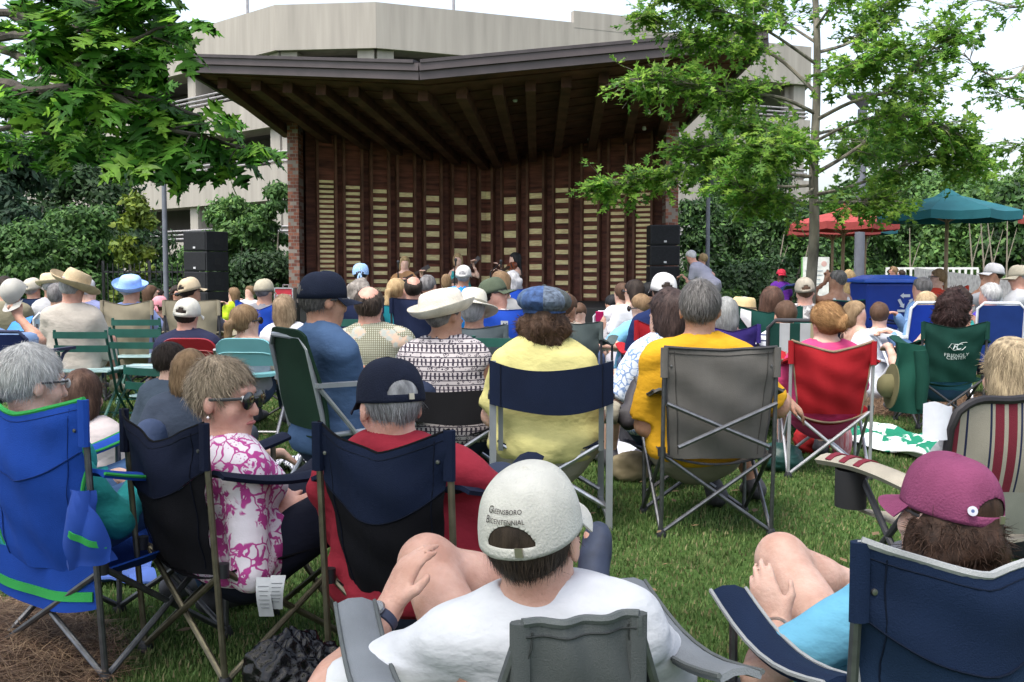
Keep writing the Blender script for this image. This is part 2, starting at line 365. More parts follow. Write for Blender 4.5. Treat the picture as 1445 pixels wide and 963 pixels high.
# canopy
L0 = P(262, 101, 18.6); Vv = P(592, 112, 17.0); R0 = P(1082, 66, 17.4); D_ = P(960, 186, 22.5); Bb = P(688, 233, 24.2); Cc = P(404, 186, 22.4)
def bil(p00, p10, p01, p11, u, v): return (p00*(1-u)+p10*u)*(1-v)+(p01*(1-u)+p11*u)*v
for p0, p1, q0, q1 in ((L0, Vv, Cc, Bb), (Vv, R0, Bb, D_)):
    MB().sheet(lambda u, v: bil(p0, p1, q0, q1, u, v*1.02)+V3(0, 0, .16), 12, 8, .14).build('roof_deck', soff, st, True, org=S0)
    for k in range(11):   # soffit boards between front and back
        v0 = k/11; v1 = (k+1)/11-.012
        MB().sheet(lambda u, v: bil(p0, p1, q0, q1, u, v0+(v1-v0)*v)+V3(0, 0, .075), 8, 1, .02).build('soffit_board', soff, st, org=S0)
    for (h0, h1, off) in ((-.015, .11, .0), (.118, .235, .05)):
        d = nrm(p1-p0); 
        MB().bar(p0+V3(0, -off, (h0+h1)/2), p1+V3(0, -off, (h0+h1)/2), .06, h1-h0).build('fascia', fasm, st, org=S0)
    MB().bar(p0+V3(0, .15, .26), p1+V3(0, .15, .26), .5, .05).build('roof_edge', mat('roof_dark', (.05, .042, .045), .6), st, org=S0)
for p0, q0 in ((L0, Cc), (R0, D_)):
    MB().bar(p0+V3(0, 0, .11), q0+V3(0, 0, .11), .06, .25).build('fascia', fasm, st, org=S0)
lb = [(297, 405), (342, 462), (384, 517), (431, 562), (477, 605), (527, 645), (578, 684)]
def at_front(px, p0, p1):
    k = P(px, 100, 1.0)[0]; d = p1-p0; return (k*p0[1]-p0[0])/(d[0]-k*d[1])
rb = [(640, 703), (697, 727), (748, 752), (802, 786), (856, 835), (908, 885), (962, 932)]
for lst, p0, p1, q0, q1 in ((lb, L0, Vv, Cc, Bb), (rb, Vv, R0, Bb, D_)):
    for a_, b_ in lst:
        ua = at_front(a_, p0, p1); ub = min(max(at_front(b_, q0, q1), 0), 1)
        s_ = p0+(p1-p0)*ua; e_ = q0+(q1-q0)*ub; s2 = s_+(e_-s_)*.13
        MB().bar(s2+V3(0, 0, -.02), e_+V3(0, 0, -.02), .17, .2).build('beam', beamm, st, org=S0)
for (px, py) in ((453,199),(491,203),(529,208),(567,213),(605,218),(644,222),(718,220),(756,212),(832,197),(574,190),(744,185),(727,142),(909,182),(915,159)):
    t = (py-110)/115.; Y = 17+7.6*t; q = P(px, py, Y)
    MB().lathe([(.03, -.03), (.045, 0), (.03, .05)], q, 8).build('downlight', mat('light_trim', (.75, .75, .75), .3), st, org=S0)

# ------------------------------------------------------------------ trees and leaves
def leaf_outline(kind):
    if kind == 'oak':
        half = [(.0, .0), (.012, .10), (.06, .15), (.16, .17), (.07, .25), (.06, .30), (.20, .35), (.38, .36), (.25, .45), (.34, .54), (.14, .47), (.07, .50), (.10, .58), (.30, .66), (.46, .80), (.27, .76), (.25, .86), (.12, .72), (.07, .76), (.10, .84), (.22, .95), (.10, .94), (.0, 1.10)]
    return half
def oak_leaf_mesh(name, m, bend=.12, fold=.25):
    h = leaf_outline('oak'); v = []; f = []
    n = len(h)
    for (x, y) in h: v.append((0, y, -bend*y*y))
    for s_ in (-1, 1):
        for (x, y) in h: v.append((s_*x, y, -bend*y*y+fold*x*(.6-.5*y)-.25*x*x))
    for k, s_ in ((1, -1), (2, 1)):
        for i in range(n-1):
            q = [i, i+1, k*n+i+1, k*n+i]; f.append(q if s_ < 0 else q[::-1])
    v = np.array(v); me = bpy.data.meshes.new(name); me.from_pydata(v.tolist(), [], f); me.materials.append(m)
    me.polygons.foreach_set('use_smooth', np.ones(len(f), bool)); me.update(); return me, v, np.array(f)
def lo_leaf():
    h = [(0, 0), (.08, .2), (.30, .36), (.07, .48), (.36, .80), (.07, .76), (0, 1.10)]; v = [(0, y, -.15*y*y) for x, y in h]; n = len(h); f = []
    for s_ in (-1, 1): v += [(s_*x, y, -.15*y*y+.2*x-.25*x*x) for x, y in h]
    for k, s_ in ((1, -1), (2, 1)):
        for i in range(n-1): q = [i, i+1, k*n+i+1, k*n+i]; f.append(q if s_ < 0 else q[::-1])
    return np.array(v), np.array(f)
def leafmat(name, c, tr=.35, rough=.45): return mat(name, c, rough, .22, 2.5, trans=tr, spec=.3)
def rot_to(d, nrm_):
    y = nrm(d); z = nrm(np.asarray(nrm_)-y*np.dot(nrm_, y)); x = np.cross(y, z); return np.stack([x, y, z], 1)
def fast_mesh_copies(v, f, Ms, locs, scs):
    k = len(Ms); Vv_ = np.einsum('kij,nj->kni', np.array(Ms), v)*np.array(scs)[:, None, None]+np.array(locs)[:, None, :]
    Ff = (np.array(f)[None]+(np.arange(k)*len(v))[:, None, None]).reshape(-1, np.array(f).shape[1]); return Vv_.reshape(-1, 3), Ff
def limb_polyline(pts, n=4):
    pts = [np.array(p, float) for p in pts]; out = []
    for i in range(len(pts)-1):
        p0 = pts[max(i-1, 0)]; p1 = pts[i]; p2 = pts[i+1]; p3 = pts[min(i+2, len(pts)-1)]
        for k in range(n):
            t = k/n; out.append(.5*((2*p1)+(-p0+p2)*t+(2*p0-5*p1+4*p2-p3)*t*t+(-p0+3*p1-3*p2+p3)*t**3))
    out.append(pts[-1]); return out
def oak(root, trunk_pts, trunk_r, limbs, leaves_per_m, lsize, mats, barkm, spread, twig_len, n_single, droop, rnd, dens_end=1.0, stuff_max=9000):
    org = np.array(root.location)
    tp = limb_polyline(trunk_pts); MB().tube(tp, np.linspace(trunk_r[0], trunk_r[1], len(tp)), 12).build('trunk', barkm, root, True, org=org)
    locs = []; dirs = []
    for pts, r0 in limbs:
        pl = limb_polyline(pts, 5); MB().tube(pl, np.linspace(r0, r0*.22, len(pl)), 7).build('limb', barkm, root, True, org=org)
        Ls = sum(np.linalg.norm(pl[i+1]-pl[i]) for i in range(len(pl)-1)); tw = MB(); nt_ = int(Ls*leaves_per_m/7)
        for q in range(nt_):
            t = rnd.uniform(.22, 1)**.75*(len(pl)-1.001); i = int(t); p = pl[i]+(pl[i+1]-pl[i])*(t-i); d = nrm(pl[i+1]-pl[i])
            dr = nrm(d*rnd.uniform(.2, 1)+V3(rnd.gauss(0, 1), rnd.gauss(0, 1), rnd.gauss(0, .55))*spread); tl = twig_len*rnd.uniform(.4, 1.15)
            e = p+dr*tl+V3(0, 0, -droop*tl); m_ = (p+e)/2+V3(0, 0, .04*tl); tw.tube([p, m_, e], [r0*.16+.0012, r0*.1+.001, .001], 4, False)
            for j in range(rnd.randint(5, 9)):
                a = rnd.random(); lp = p+(e-p)*(.35+.65*a); out = nrm(dr*.8+V3(rnd.gauss(0, 1), rnd.gauss(0, 1), rnd.gauss(-droop, .5))*.8); locs.append(lp+out*lsize*.1); dirs.append(out)
        if tw.v: tag(tw.build('twig', barkm, root, True, org=org), kind='stuff')
    order = np.argsort([np.linalg.norm(l-V3(0, 0, CAMZ)) for l in locs])
    vis = []; rest = []
    for i in order:
        l = locs[i]; px = 722.5+l[0]/l[1]*F
        z = l[2]-CAMZ; py = 380-z/l[1]*F
        (vis if len(vis) < n_single and -30 < px < 1475 and -30 < py < 600 else rest).append(i)
    me = []; 
    for m in mats:
        a, v, f = oak_leaf_mesh('leaf', m, .12+.1*rnd.random(), .25); me.append(a); b_, v2, f2 = oak_leaf_mesh('leaf', m, .4, .5); me.append(b_)
    def frame(d):
        up = V3(rnd.gauss(0, .45), rnd.gauss(0, .45)-.25, 1); return rot_to(d, up)
    for i in vis:
        o = link('leaf', rnd.choice(me), root); M = frame(dirs[i]); s_ = lsize*rnd.uniform(.7, 1.2)
        m4 = Matrix(((*(M[0]*s_), locs[i][0]-org[0]), (*(M[1]*s_), locs[i][1]-org[1]), (*(M[2]*s_), locs[i][2]-org[2]), (0, 0, 0, 1))); o.matrix_basis = m4
    rest = rest[:stuff_max]
    if rest:
        Ms = [frame(dirs[i]) for i in rest]; v, f = (v, f) if lsize > .13 else lo_leaf(); V_, F_ = fast_mesh_copies(v, f, Ms, [locs[i]-org for i in rest], [lsize*rnd.uniform(.65, 1.2) for _ in rest])
        mi = np.repeat(np.array([rnd.randrange(len(mats)) for _ in rest]), len(f))
        tag(link('foliage', np_mesh('foliage', V_, F_, mats, True, mi), root), kind='stuff')
    return len(locs)
bark = mat('oak_bark', (.17, .155, .125), .95, .45, 9, .9, 30, stretch=(1, 1, .35))
rnd = random.Random(3)
bark2 = mat('oak_bark_dark', (.06, .052, .042), .95, .4, 9, .9, 30, stretch=(1, 1, .35))
# near oak on the left, trunk out of the picture
ro = empty('oak_tree', (-4.6, 5.4, 0), 'oak branches with large lobed dark green leaves hanging in the upper left corner', 'tree')
def pp_(lst, Y): return [P(x, y, Y+dy) for x, y, dy in lst]
Y0 = 4.5
tb = V3(-4.6, 5.4, 0)
limbs = [([tb+V3(0,0,2.3)]+pp_([(-60, 20, .6), (40, 25, .2), (120, 45, 0), (180, 58, -.1), (222, 40, -.1)], Y0), .024),
         ([tb+V3(0,0,2.1)]+pp_([(-60, 60, .7), (30, 50, .3), (85, 75, 0), (150, 125, -.1), (235, 180, -.1), (285, 192, 0), (340, 210, .1)], Y0), .026),
         ([tb+V3(0,0,1.9)]+pp_([(-60, 120, .6), (40, 130, .3), (120, 122, .1), (185, 150, 0), (225, 185, 0)], Y0), .035),
         ([tb+V3(0,0,1.8)]+pp_([(-60, 150, .9), (20, 130, .6), (90, 140, .5), (140, 160, .4)], Y0+.5), .03),
         ([tb+V3(0,0,2.4)]+pp_([(-60, -40, .6), (60, -20, .3), (140, 5, .1), (205, 10, 0)], Y0), .035),
         ([tb+V3(0,0,2.2)]+pp_([(-60, 60, 1.6), (60, 100, 1.2), (140, 90, 1.0), (210, 140, .9)], Y0), .035),
         ([tb+V3(0,0,1.7)]+pp_([(-60, 190, 1.8), (20, 180, 1.5), (90, 195, 1.4), (150, 205, 1.3)], Y0), .022), ([tb+V3(0,0,1.6)]+pp_([(-60, 215, 2.2), (10, 205, 2.0), (60, 210, 2.0)], Y0), .02), ([tb+V3(0,0,2.2)]+pp_([(-60, 100, 2.0), (50, 130, 1.9), (130, 150, 1.7), (210, 165, 1.6)], Y0), .022), ([tb+V3(0,0,2.5)]+pp_([(-60, 10, 2.0), (40, 30, 1.9), (120, 10, 1.7), (190, 20, 1.6)], Y0), .022),
         (pp_([(85, 75, 0), (160, 85, .1), (200, 100, .2), (232, 112, .2)], Y0), .02),
         (pp_([(150, 125, -.1), (215, 140, 0), (262, 158, 0), (280, 162, .1)], Y0), .018),
         (pp_([(185, 165, -.1), (235, 190, .1), (262, 208, .15)], Y0), .016)]
lm1 = [leafmat('oak_leaf_deep', (.08, .23, .03), .65), leafmat('oak_leaf_mid', (.12, .31, .042), .65), leafmat('oak_leaf_dark', (.055, .17, .027), .62), leafmat('oak_leaf_bright', (.21, .42, .05), .65)]
nl = oak(ro, [tb, tb+V3(.02, 0, 1.2), tb+V3(0, .05, 2.4), tb+V3(.05, 0, 4.5)], (.13, .07), limbs, 39, .145, lm1, bark2, .5, .17, 300, .05, rnd, stuff_max=2600)
ov = RNG.normal(size=(2000, 3))*np.array((1.0, .65, .42))+np.array((-1.9, 1.1, 4.0)); ov = ov[(ov[:, 2] > 1.5+.36*np.maximum(ov[:, 1], 0)) & (ov[:, 2] > 2.6)]  # unseen part of this oak's crown, added overhead to shade the left foreground
v_, f_ = lo_leaf(); V_, F_ = fast_mesh_copies(v_, f_, [rot_to(V3(rnd.gauss(0, 1), rnd.gauss(0, 1), -.4), V3(rnd.gauss(0, .4), rnd.gauss(0, .4), 1)) for _ in ov], list(ov-np.array(ro.location)), [.2*rnd.uniform(.7, 1.2) for _ in ov])
tag(link('overhead_foliage', np_mesh('overhead_foliage', V_, F_, lm1, True, np.repeat(RNG.integers(0, 4, len(ov)), len(f_))), ro), kind='stuff')
# oak on the right
T0 = np.array(G(1140, 12)); 
def q_(lst, Y=12): return [P(x, y, Y+dy) for x, y, dy in lst]
ro2 = empty('oak_tree', T0, 'young oak tree with a mottled trunk and light green crown right of the stage', 'tree')
trunk = [T0]+q_([(1143, 420, 0), (1149, 330, 0), (1148, 240, 0), (1152, 150, 0), (1153, 60, 0), (1150, -20, 0), (1150, -110, 0)])
RL = [([(1149,250,0),(1110,245,-.2),(1065,225,-.4),(1010,205,-.5),(965,215,-.5)], .022), ([(1149,262,0),(1090,262,.2),(1040,240,.5),(975,237,.6),(915,252,.6),(850,262,.6)], .018),
      ([(1150,160,0),(1100,138,-.3),(1030,130,-.5),(970,118,-.6),(900,112,-.7)], .024), ([(1150,130,0),(1095,80,.2),(1040,62,.3),(980,48,.4),(912,22,.4)], .024),
      ([(1151,90,0),(1085,45,-.4),(1020,15,-.7),(960,-10,-.8)], .02), ([(1151,60,0),(1090,20,.6),(1030,-20,1.0)], .018),
      ([(1151,245,0),(1190,222,.2),(1235,190,.3),(1275,150,.4),(1325,110,.4)], .026), ([(1151,170,0),(1200,145,-.3),(1260,125,-.5),(1315,70,-.6),(1330,45,-.6)], .024),
      ([(1150,275,0),(1205,262,-.4),(1270,235,-.7),(1340,212,-.9),(1372,222,-.9)], .022), ([(1151,75,0),(1200,60,.3),(1235,30,.5),(1262,-10,.6)], .022),
      ([(1149,285,0),(1185,285,-.5),(1225,285,-.8),(1262,285,-.9)], .016), ([(1149,225,0),(1120,195,.6),(1080,180,1.0),(1030,165,1.3)], .02),
      ([(1151,40,0),(1180,0,-.5),(1215,-40,-.8)], .018), ([(1149,240,0),(1135,215,-.6),(1110,205,-1.1),(1075,215,-1.4)], .018),
      ([(1151,190,0),(1190,185,.6),(1230,215,1.0),(1290,200,1.4)], .02), ([(1151,110,0),(1175,95,-.7),(1210,95,-1.2),(1255,70,-1.4)], .018), ([(1151,20,0),(1140,-20,.2),(1100,-50,.3)], .018),
      ([(1149,265,0),(1120,285,-.5),(1080,280,-.9),(1040,262,-1.0)], .016), ([(1150,200,0),(1215,170,-.6),(1290,165,-1.0),(1350,190,-1.1)], .02)]
lm2 = [leafmat('oak_leaf_fresh', (.22, .40, .06), .62), leafmat('oak_leaf_green', (.16, .33, .05), .62), leafmat('oak_leaf_darker', (.10, .24, .04), .6), leafmat('oak_leaf_lime', (.30, .47, .08), .62)]  # leaf greens from lime to darker, dealt out at random
nl = oak(ro2, trunk, (.070, .026), [(q_(l), r) for l, r in RL], 520, .118, lm2, bark, .75, .36, 300, .1, rnd, stuff_max=16500)

# third tree at the right edge
ro3 = empty('oak_tree', G(1580, 10), 'leafy twigs of another tree hanging in at the upper right edge', 'tree')
T3 = np.array(G(1580, 10))
limbs = [([T3+V3(0,0,3.4)]+q_([(1480,60,0),(1430,110,0),(1385,100,0),(1360,75,0)], 10), .02), ([T3+V3(0,0,3.6)]+q_([(1500,-20,0),(1440,10,0),(1390,0,.1),(1350,-8,.1)], 10), .02),
         ([T3+V3(0,0,2.8)]+q_([(1500,200,0),(1455,205,0),(1420,200,0)], 10), .014), ([T3+V3(0,0,3.2)]+q_([(1500,120,.2),(1440,140,.2),(1405,130,.2)], 10), .016)]
oak(ro3, [T3, T3+V3(0,0,2), T3+V3(0,0,4)], (.09, .05), limbs, 85, .105, lm2[:3], bark, .6, .28, 120, .1, rnd, stuff_max=1200)

def blob_pts(n, rx, ry, rz, nb, rnd, shell=.45, flat=1.0):
    """points and outward normals on a cloud of clumps"""
    cs = []
    for i in range(nb):
        a = rnd.random()*6.283; r = math.sqrt(rnd.random())*.72; z = rnd.random()
        k = math.sqrt(max(0, 1-.75*z*z)) if flat == 1 else (1-z*.9)
        cs.append((rx*r*k*math.cos(a), ry*r*k*math.sin(a), rz*(.06+.84*z), rnd.uniform(.13, .33)*min(rx, rz)))
    cs = np.array(cs); w = cs[:, 3]**2; idx = RNG.choice(nb, n, p=w/w.sum())
    u = RNG.normal(size=(n, 3)); u /= np.linalg.norm(u, axis=1, keepdims=True); u[:, 2] = np.where(u[:, 2] < -.5, -u[:, 2], u[:, 2])
    rr = cs[idx, 3]*(1-shell*RNG.random(n)**1.5)*np.where(RNG.random(n) < .3, 1+.5*RNG.random(n), 1)
    p = cs[idx, :3]+u*rr[:, None]*np.array((1.1, 1.1, .85)); k = p[:, 2] > .02
    return p[k], u[k]
def foliage_mesh(name, p, u, ls, mats, asp=.5):
    n = len(p); rv = RNG.normal(size=(n, 3)); d = np.cross(u, rv); d /= np.linalg.norm(d, axis=1, keepdims=True)+1e-9
    d = d*.8+RNG.normal(size=(n, 3))*.3; d[:, 2] -= .25; nn = u+RNG.normal(size=(n, 3))*.55+np.array((0, 0, .35)); s = np.cross(d, nn); s /= np.linalg.norm(s, axis=1, keepdims=True)+1e-9
    l = ls*(.6+.8*RNG.random(n))[:, None]; d = d/np.linalg.norm(d, axis=1, keepdims=True)*l; s = s*l*asp*.5
    V_ = np.stack([p, p+d*.45+s, p+d, p+d*.45-s], 1).reshape(-1, 3); i0 = np.arange(n)*4
    F_ = np.stack([i0, i0+1, i0+2, i0+3], 1); mi = RNG.integers(0, len(mats), n)
    return np_mesh(name, V_, F_, mats, False, mi)
def bush(name, px, Y, w, h, n, ls, cols_, label, cat='shrub', group=None, trunk=True, nb=16, asp=.5, base=0, depth=None, pinnacle=False):
    g = G(px, Y); o = empty(name, (g[0], Y, 0), label, cat, group)
    rnd2 = random.Random(int(px*7+Y*13)); rx = w/2; n = int(n*1.15); ls = ls*.88
    if pinnacle:
        t = RNG.random(n)**.75; a = RNG.random(n)*6.283; r = rx*(1-t)*(.45+.55*np.sqrt(RNG.random(n)))*(1+.25*np.sin(t*40+np.floor(a*2)))+.1
        p = np.stack([r*np.cos(a), r*np.sin(a), base+h*t*.98], 1); u = np.stack([np.cos(a), np.sin(a), .3+0*a], 1)
    else:
        p, u = blob_pts(int(n*1.25), rx, depth or rx*.8, h-base, int(nb*2.2), rnd2); p[:, 2] += base
    ms = [leafmat('leaf_'+hexname(c), c, .25, .6) for c in cols_]
    f = link('foliage', foliage_mesh('foliage', p, u, ls, ms, asp), o); f['kind'] = 'stuff'
    if trunk:
        mb = MB(); 
        for i in range(3 if base < .5 else 2):
            a = rnd2.uniform(-.25, .25)*rx; b_ = rnd2.uniform(-.25, .25)*rx; mb.tube([(a*.4, b_*.4, 0), (a, b_, base+h*.35), (a*1.6, b_*1.6, base+h*.6)], [.05*h/3, .035*h/3, .012*h/3], 6)
        mb.build('trunk', bark, o, True)
    return o
DG = [(.024, .056, .019), (.036, .08, .024), (.018, .042, .016)]; MG = [(.058, .135, .034), (.085, .175, .042), (.038, .09, .026)]
LG = [(.10, .21, .05), (.14, .25, .06), (.07, .15, .038)]; YG = [(.16, .21, .025), (.12, .18, .025), (.09, .14, .022)]
BG = [(.02, .05, .026), (.03, .065, .03), (.014, .036, .02)]
bush('evergreen_tree', 20, 27, 4.2, 4.6, 9000, .22, BG, 'blue green evergreen tree at the left edge below the oak leaves', 'tree')
bush('evergreen_tree', 130, 31, 5.2, 4.2, 11000, .20, DG, 'dark evergreen tree behind the pale shrub, left of the lamp post', 'tree')
bush('broadleaf_shrub', 115, 25, 3.0, 2.7, 10000, .15, MG, 'rounded mid green shrub behind the straw hat man', 'shrub')
bush('broadleaf_shrub', 30, 23, 2.4, 2.1, 7000, .14, MG, 'low mid green shrub at the far left edge', 'shrub')
bush('golden_shrub', 198, 24, 1.3, 3.0, 2200, .17, YG, 'yellow green airy shrub beside the left lamp post', 'shrub', nb=12)
bush('low_shrub', 205, 22.5, 1.7, .95, 3500, .10, DG, 'low dark shrub at the foot of the left lamp post', 'shrub', trunk=False)
bush('flowering_shrub', 252, 21.5, .9, .85, 1500, .09, MG+[(.35, .12, .16)], 'small shrub with pink blooms right of the left lamp post', 'shrub', trunk=False)
bush('broadleaf_shrub', 335, 25.5, 2.7, 3.0, 10000, .15, LG+MG, 'light green spreading shrub behind the left speaker stack', 'shrub')
bush('broadleaf_shrub', 388, 24.5, 1.6, 3.3, 4000, .15, MG, 'tall thin shrub against the left brick pillar', 'shrub', nb=10)
bush('dark_hedge', 355, 23.5, 2.6, 1.5, 6000, .12, DG, 'dark low hedge left of the left brick pillar', 'hedge', trunk=False)
bush('ground_cover', 150, 20.5, 3.4, .38, 3500, .09, LG, 'strip of bright low ground cover beneath the left shrubs', 'ground cover', trunk=False, depth=.5)
bush('conifer_tree', 1012, 29, 2.4, 5.3, 6000, .2, BG+MG, 'pointed conifer just right of the right brick pillar', 'tree', pinnacle=True, asp=.25)
bush('conifer_tree', 1055, 27, 3.4, 3.9, 9000, .2, MG+DG, 'broad feathery conifer left of the mottled oak trunk', 'tree', asp=.3)
bush('broadleaf_shrub', 985, 25, 1.8, 2.9, 5000, .14, DG+MG, 'dark shrub right beside the right speaker stack', 'shrub')
bush('broadleaf_shrub', 1105, 25, 3.0, 2.7, 8000, .14, DG+MG, 'dark shrub behind the person in the red cap', 'shrub')
bush('low_shrub', 1025, 21, 1.3, .75, 2500, .09, MG+LG, 'small low shrub behind the grey haired woman', 'shrub', trunk=False)
bush('dark_hedge', 1060, 22.5, 2.6, 1.3, 5000, .12, DG, 'dark hedge behind the green camp chair with a white tag', 'hedge', trunk=False)
for i, (px, Y, w, h, c, lb_) in enumerate([(1190, 31, 4.0, 3.6, MG+LG, 'mid green tree behind the red umbrella'), (1290, 33, 4.6, 3.2, MG+DG, 'dark leafy tree behind the blue recycling bin'), (1370, 31, 4.4, 3.3, MG+LG, 'green tree behind the teal umbrella pole'),
        (1452, 29, 4.0, 3.6, DG+MG, 'dark tree at the right edge behind the low wall'), (1330, 38, 7.0, 4.6, LG+MG, 'tall light green tree behind the teal umbrella top'), (1225, 42, 6.5, 5.0, LG+MG, 'light green tree far behind the right lamp post'), (1420, 40, 6.0, 5.4, LG, 'tall pale tree far back at the right edge')]):
    bush('background_tree', px, Y, w, h, 9000, .21, c, lb_, 'tree', 'trees beyond the lawn on the right')
for i, (px, Y, h) in enumerate([(1283, 27, 2.2), (1372, 26.5, 2.6), (1388, 27, 2.6), (1402, 26, 2.5), (1418, 27.5, 2.6), (1090, 23.8, 2.0), (1122, 23.5, 1.7)]):
    g = G(px, Y); o = empty('sapling', g, 'thin pale bare stem among the background trees, ' + ['just right of the blue bin', 'leftmost of the four on the right', 'second of the four on the right', 'third of the four on the right', 'rightmost of the four', 'left of the two near the red cap', 'right of the two near the red cap'][i], 'sapling', 'thin stems in front of the background trees')
    l_ = random.uniform(-.3, .4); MB().tube([(0, 0, 0), (l_*.3, 0, h*.5), (l_, 0, h)], [.03, .022, .01], 6).build('stem', mat('pale_stem', (.22, .19, .15), .9), o, True)
    MB().tube([(l_*.3, 0, h*.5), (l_*.3+.25, .05, h*.85)], [.014, .005], 5).build('limb', mat('pale_stem', (.22, .19, .15), .9), o, True)
# far wood closing the horizon
pw = []; uw = []
for cx in np.arange(-75, 76, 4.5):
    if -32 < cx < 18: continue
    p, u = blob_pts(1800, 3.6, 2.5, random.uniform(5.0, 7.5), 12, random); p[:, 0] += cx; p[:, 1] += 60+abs(cx)*.1; pw.append(p); uw.append(u)
for cx in np.arange(-21, 16, 3.2):
    p, u = blob_pts(1200, 2.2, 1.2, random.uniform(1.5, 2.4), 10, random); p[:, 0] += cx; p[:, 1] += 38+abs(cx)*.15; pw.append(p); uw.append(u)
tag(link('far_wood', foliage_mesh('far_wood', np.concatenate(pw), np.concatenate(uw), .42, [leafmat('leaf_'+hexname(c), c, .25, .6) for c in MG+DG])), 'mass of green trees far behind the lawn', 'wood', kind='stuff')

# ------------------------------------------------------------------ lamps, fence, umbrellas, bin ...
lampm = mat('lamp_grey', (.13, .14, .17), .45, .1)
for (px, py, Y, lab, r) in ((236, 240, 20, 'grey lamp post with a flat round head left of the left speaker stack', .045), (997, 262, 20.5, 'slim grey lamp post right of the right speaker stack', .04), (1210, 150, 17, 'tall grey lamp post behind the young oak and the blue bin', .075)):
    g = G(px, Y); z = P(px, py, Y)[2]; o = empty('street_lamp', g, lab, 'street lamp', 'lamp posts round the lawn')
    MB().tube([(0, 0, .02), (0, 0, z-.05)], [r*1.15, r*.95], 12).build('pole', lampm, o, True)
    MB().lathe([(r*1.8, 0), (r*1.8, .2), (r*1.3, .26)], (0, 0, 0), 12).build('base', lampm, o, True)
    MB().lathe([(.03, -.03), (.1, .05), (.23, .16), (.24, .19), (.22, .21), (.05, .23)], (0, 0, z-.02), 16).build('lamp_head', lampm, o, True)
    MB().tube([(.05, 0, z-.12), (.16, 0, z-.05), (.22, 0, z+.12)], .012, 6).build('bracket', lampm, o, True)
# dark metal picket fence
blk = mat('black_metal', (.016, .017, .02), .5)
fo = empty('picket_fence', G(200, 23.2), 'black metal picket fence behind the left lamp post', 'fence')
fx0 = P(145, 380, 23.2)[0]; fx1 = P(275, 380, 23.2)[0]; og = np.array(fo.location)
for z in (.25, 1.12): MB().bar((fx0, 23.2, z), (fx1, 23.2, z), .03, .035).build('rail', blk, fo, org=og)
pm_ = MB().tube([(0, 0, .08), (0, 0, 1.3)], [.011, .011], 6).mesh('picket', blk, True)
x = fx0
while x < fx1: link('picket', pm_, fo, (x-og[0], -.03, 0)); x += .115
for x in (fx0, (fx0+fx1)/2, fx1): MB().box((x, 23.24, .68), (.05, .05, 1.36)).build('post', blk, fo, org=og)
# white railing far right
wh = paint((.62, .62, .60)); wo = empty('white_railing', G(1330, 25), 'white picket railing behind the low wall on the right', 'railing'); og = np.array(wo.location)
x0 = P(1250, 385, 25)[0]; x1 = P(1380, 385, 25)[0]
zt_ = P(1330, 379, 25)[2]
for z in (zt_, zt_-.3): MB().bar((x0, 25, z), (x1, 25, z), .05, .05).build('rail', wh, wo, org=og)
pm_ = MB().box((0, 0, zt_/2), (.05, .03, zt_-.03)).mesh('picket', wh); x = x0
while x <= x1: link('picket', pm_, wo, (x-og[0], -.05, 0)); x += .14
# low pale wall
wo = empty('low_wall', G(1380, 20), 'low speckled pale concrete wall sloping down to the right', 'wall'); og = np.array(wo.location)
wm = mat('pale_wall', (.36, .36, .37), .9, .2, 14, .4, 50); mb = MB(); a, b_ = P(1291, 378, 22.5), P(1470, 400, 17)
mb.add([(a[0], a[1], 0), (b_[0], b_[1], 0), (b_[0], b_[1], b_[2]), (a[0], a[1], a[2])]+[(a[0]+.1, a[1]+.3, 0), (b_[0]+.1, b_[1]+.3, 0), (b_[0]+.1, b_[1]+.3, b_[2]), (a[0]+.1, a[1]+.3, a[2])], [(0,1,2,3), (7,6,5,4), (3,2,6,7), (0,3,7,4), (1,5,6,2)])
mb.build('wall_body', wm, wo, org=og)
# umbrellas
polew = mat('umbrella_pole', (.26, .18, .11), .6)
def umbrella(px, Y, ztop, zedge, r, col, label, n=8):
    o = empty('patio_umbrella', G(px, Y), label, 'umbrella', 'patio umbrellas on the right')
    MB().tube([(0, 0, .05), (0, 0, ztop)], .024, 10).build('pole', polew, o, True)
    MB().lathe([(.25, 0), (.25, .05), (.06, .08), (.05, .2)], (0, 0, .02), 14).build('base', blk, o, True)
    m = mat('umbrella_'+hexname(col), col, .8, .08, 4, .1, 200, trans=.25)
    for k in range(n):
        a0 = 2*math.pi*(k+.25)/n; a1 = 2*math.pi*(k+1.25)/n
        def fn(u, v):
            rr_ = .02+v*(r-.02); sag = 1-.035*math.sin(math.pi*u)*v
            q0 = V3(math.cos(a0), math.sin(a0), 0); q1 = V3(math.cos(a1), math.sin(a1), 0); q = (q0*(1-u)+q1*u)*rr_*sag
            return q+V3(0, 0, ztop-(ztop-zedge)*(v**1.12)-.02*math.sin(math.pi*u)*v)
        MB().sheet(fn, 4, 6, .004).build('canopy_panel', m, o, True)
        MB().sheet(lambda u, v: fn(u, 1)+V3(0, 0, -.10*v), 4, 1, .004).build('valance', m, o)
        MB().tube([(0, 0, ztop-.35), (math.cos(a0)*r*.55, math.sin(a0)*r*.55, ztop-(ztop-zedge)*.5-.03)], .009, 5).build('rib', polew, o)
    MB().lathe([(.03, -.02), (.16, -.03), (.03, .06), (.012, .1)], (0, 0, ztop), 12).build('finial', m, o, True)
umbrella(1187, 15.5, P(0, 297, 15.5)[2], P(0, 315, 15.5)[2], .78, (.42, .075, .07), 'red patio umbrella behind the oak trunk, nearer of the two red ones')
umbrella(1172, 18, P(0, 310, 18)[2], P(0, 323, 18)[2], .78, (.36, .07, .065), 'red patio umbrella partly hidden below the nearer red one')
umbrella(1332, 13.5, P(0, 274, 13.5)[2], P(0, 300, 13.5)[2], .86, (.022, .155, .19), 'large teal patio umbrella on the right')
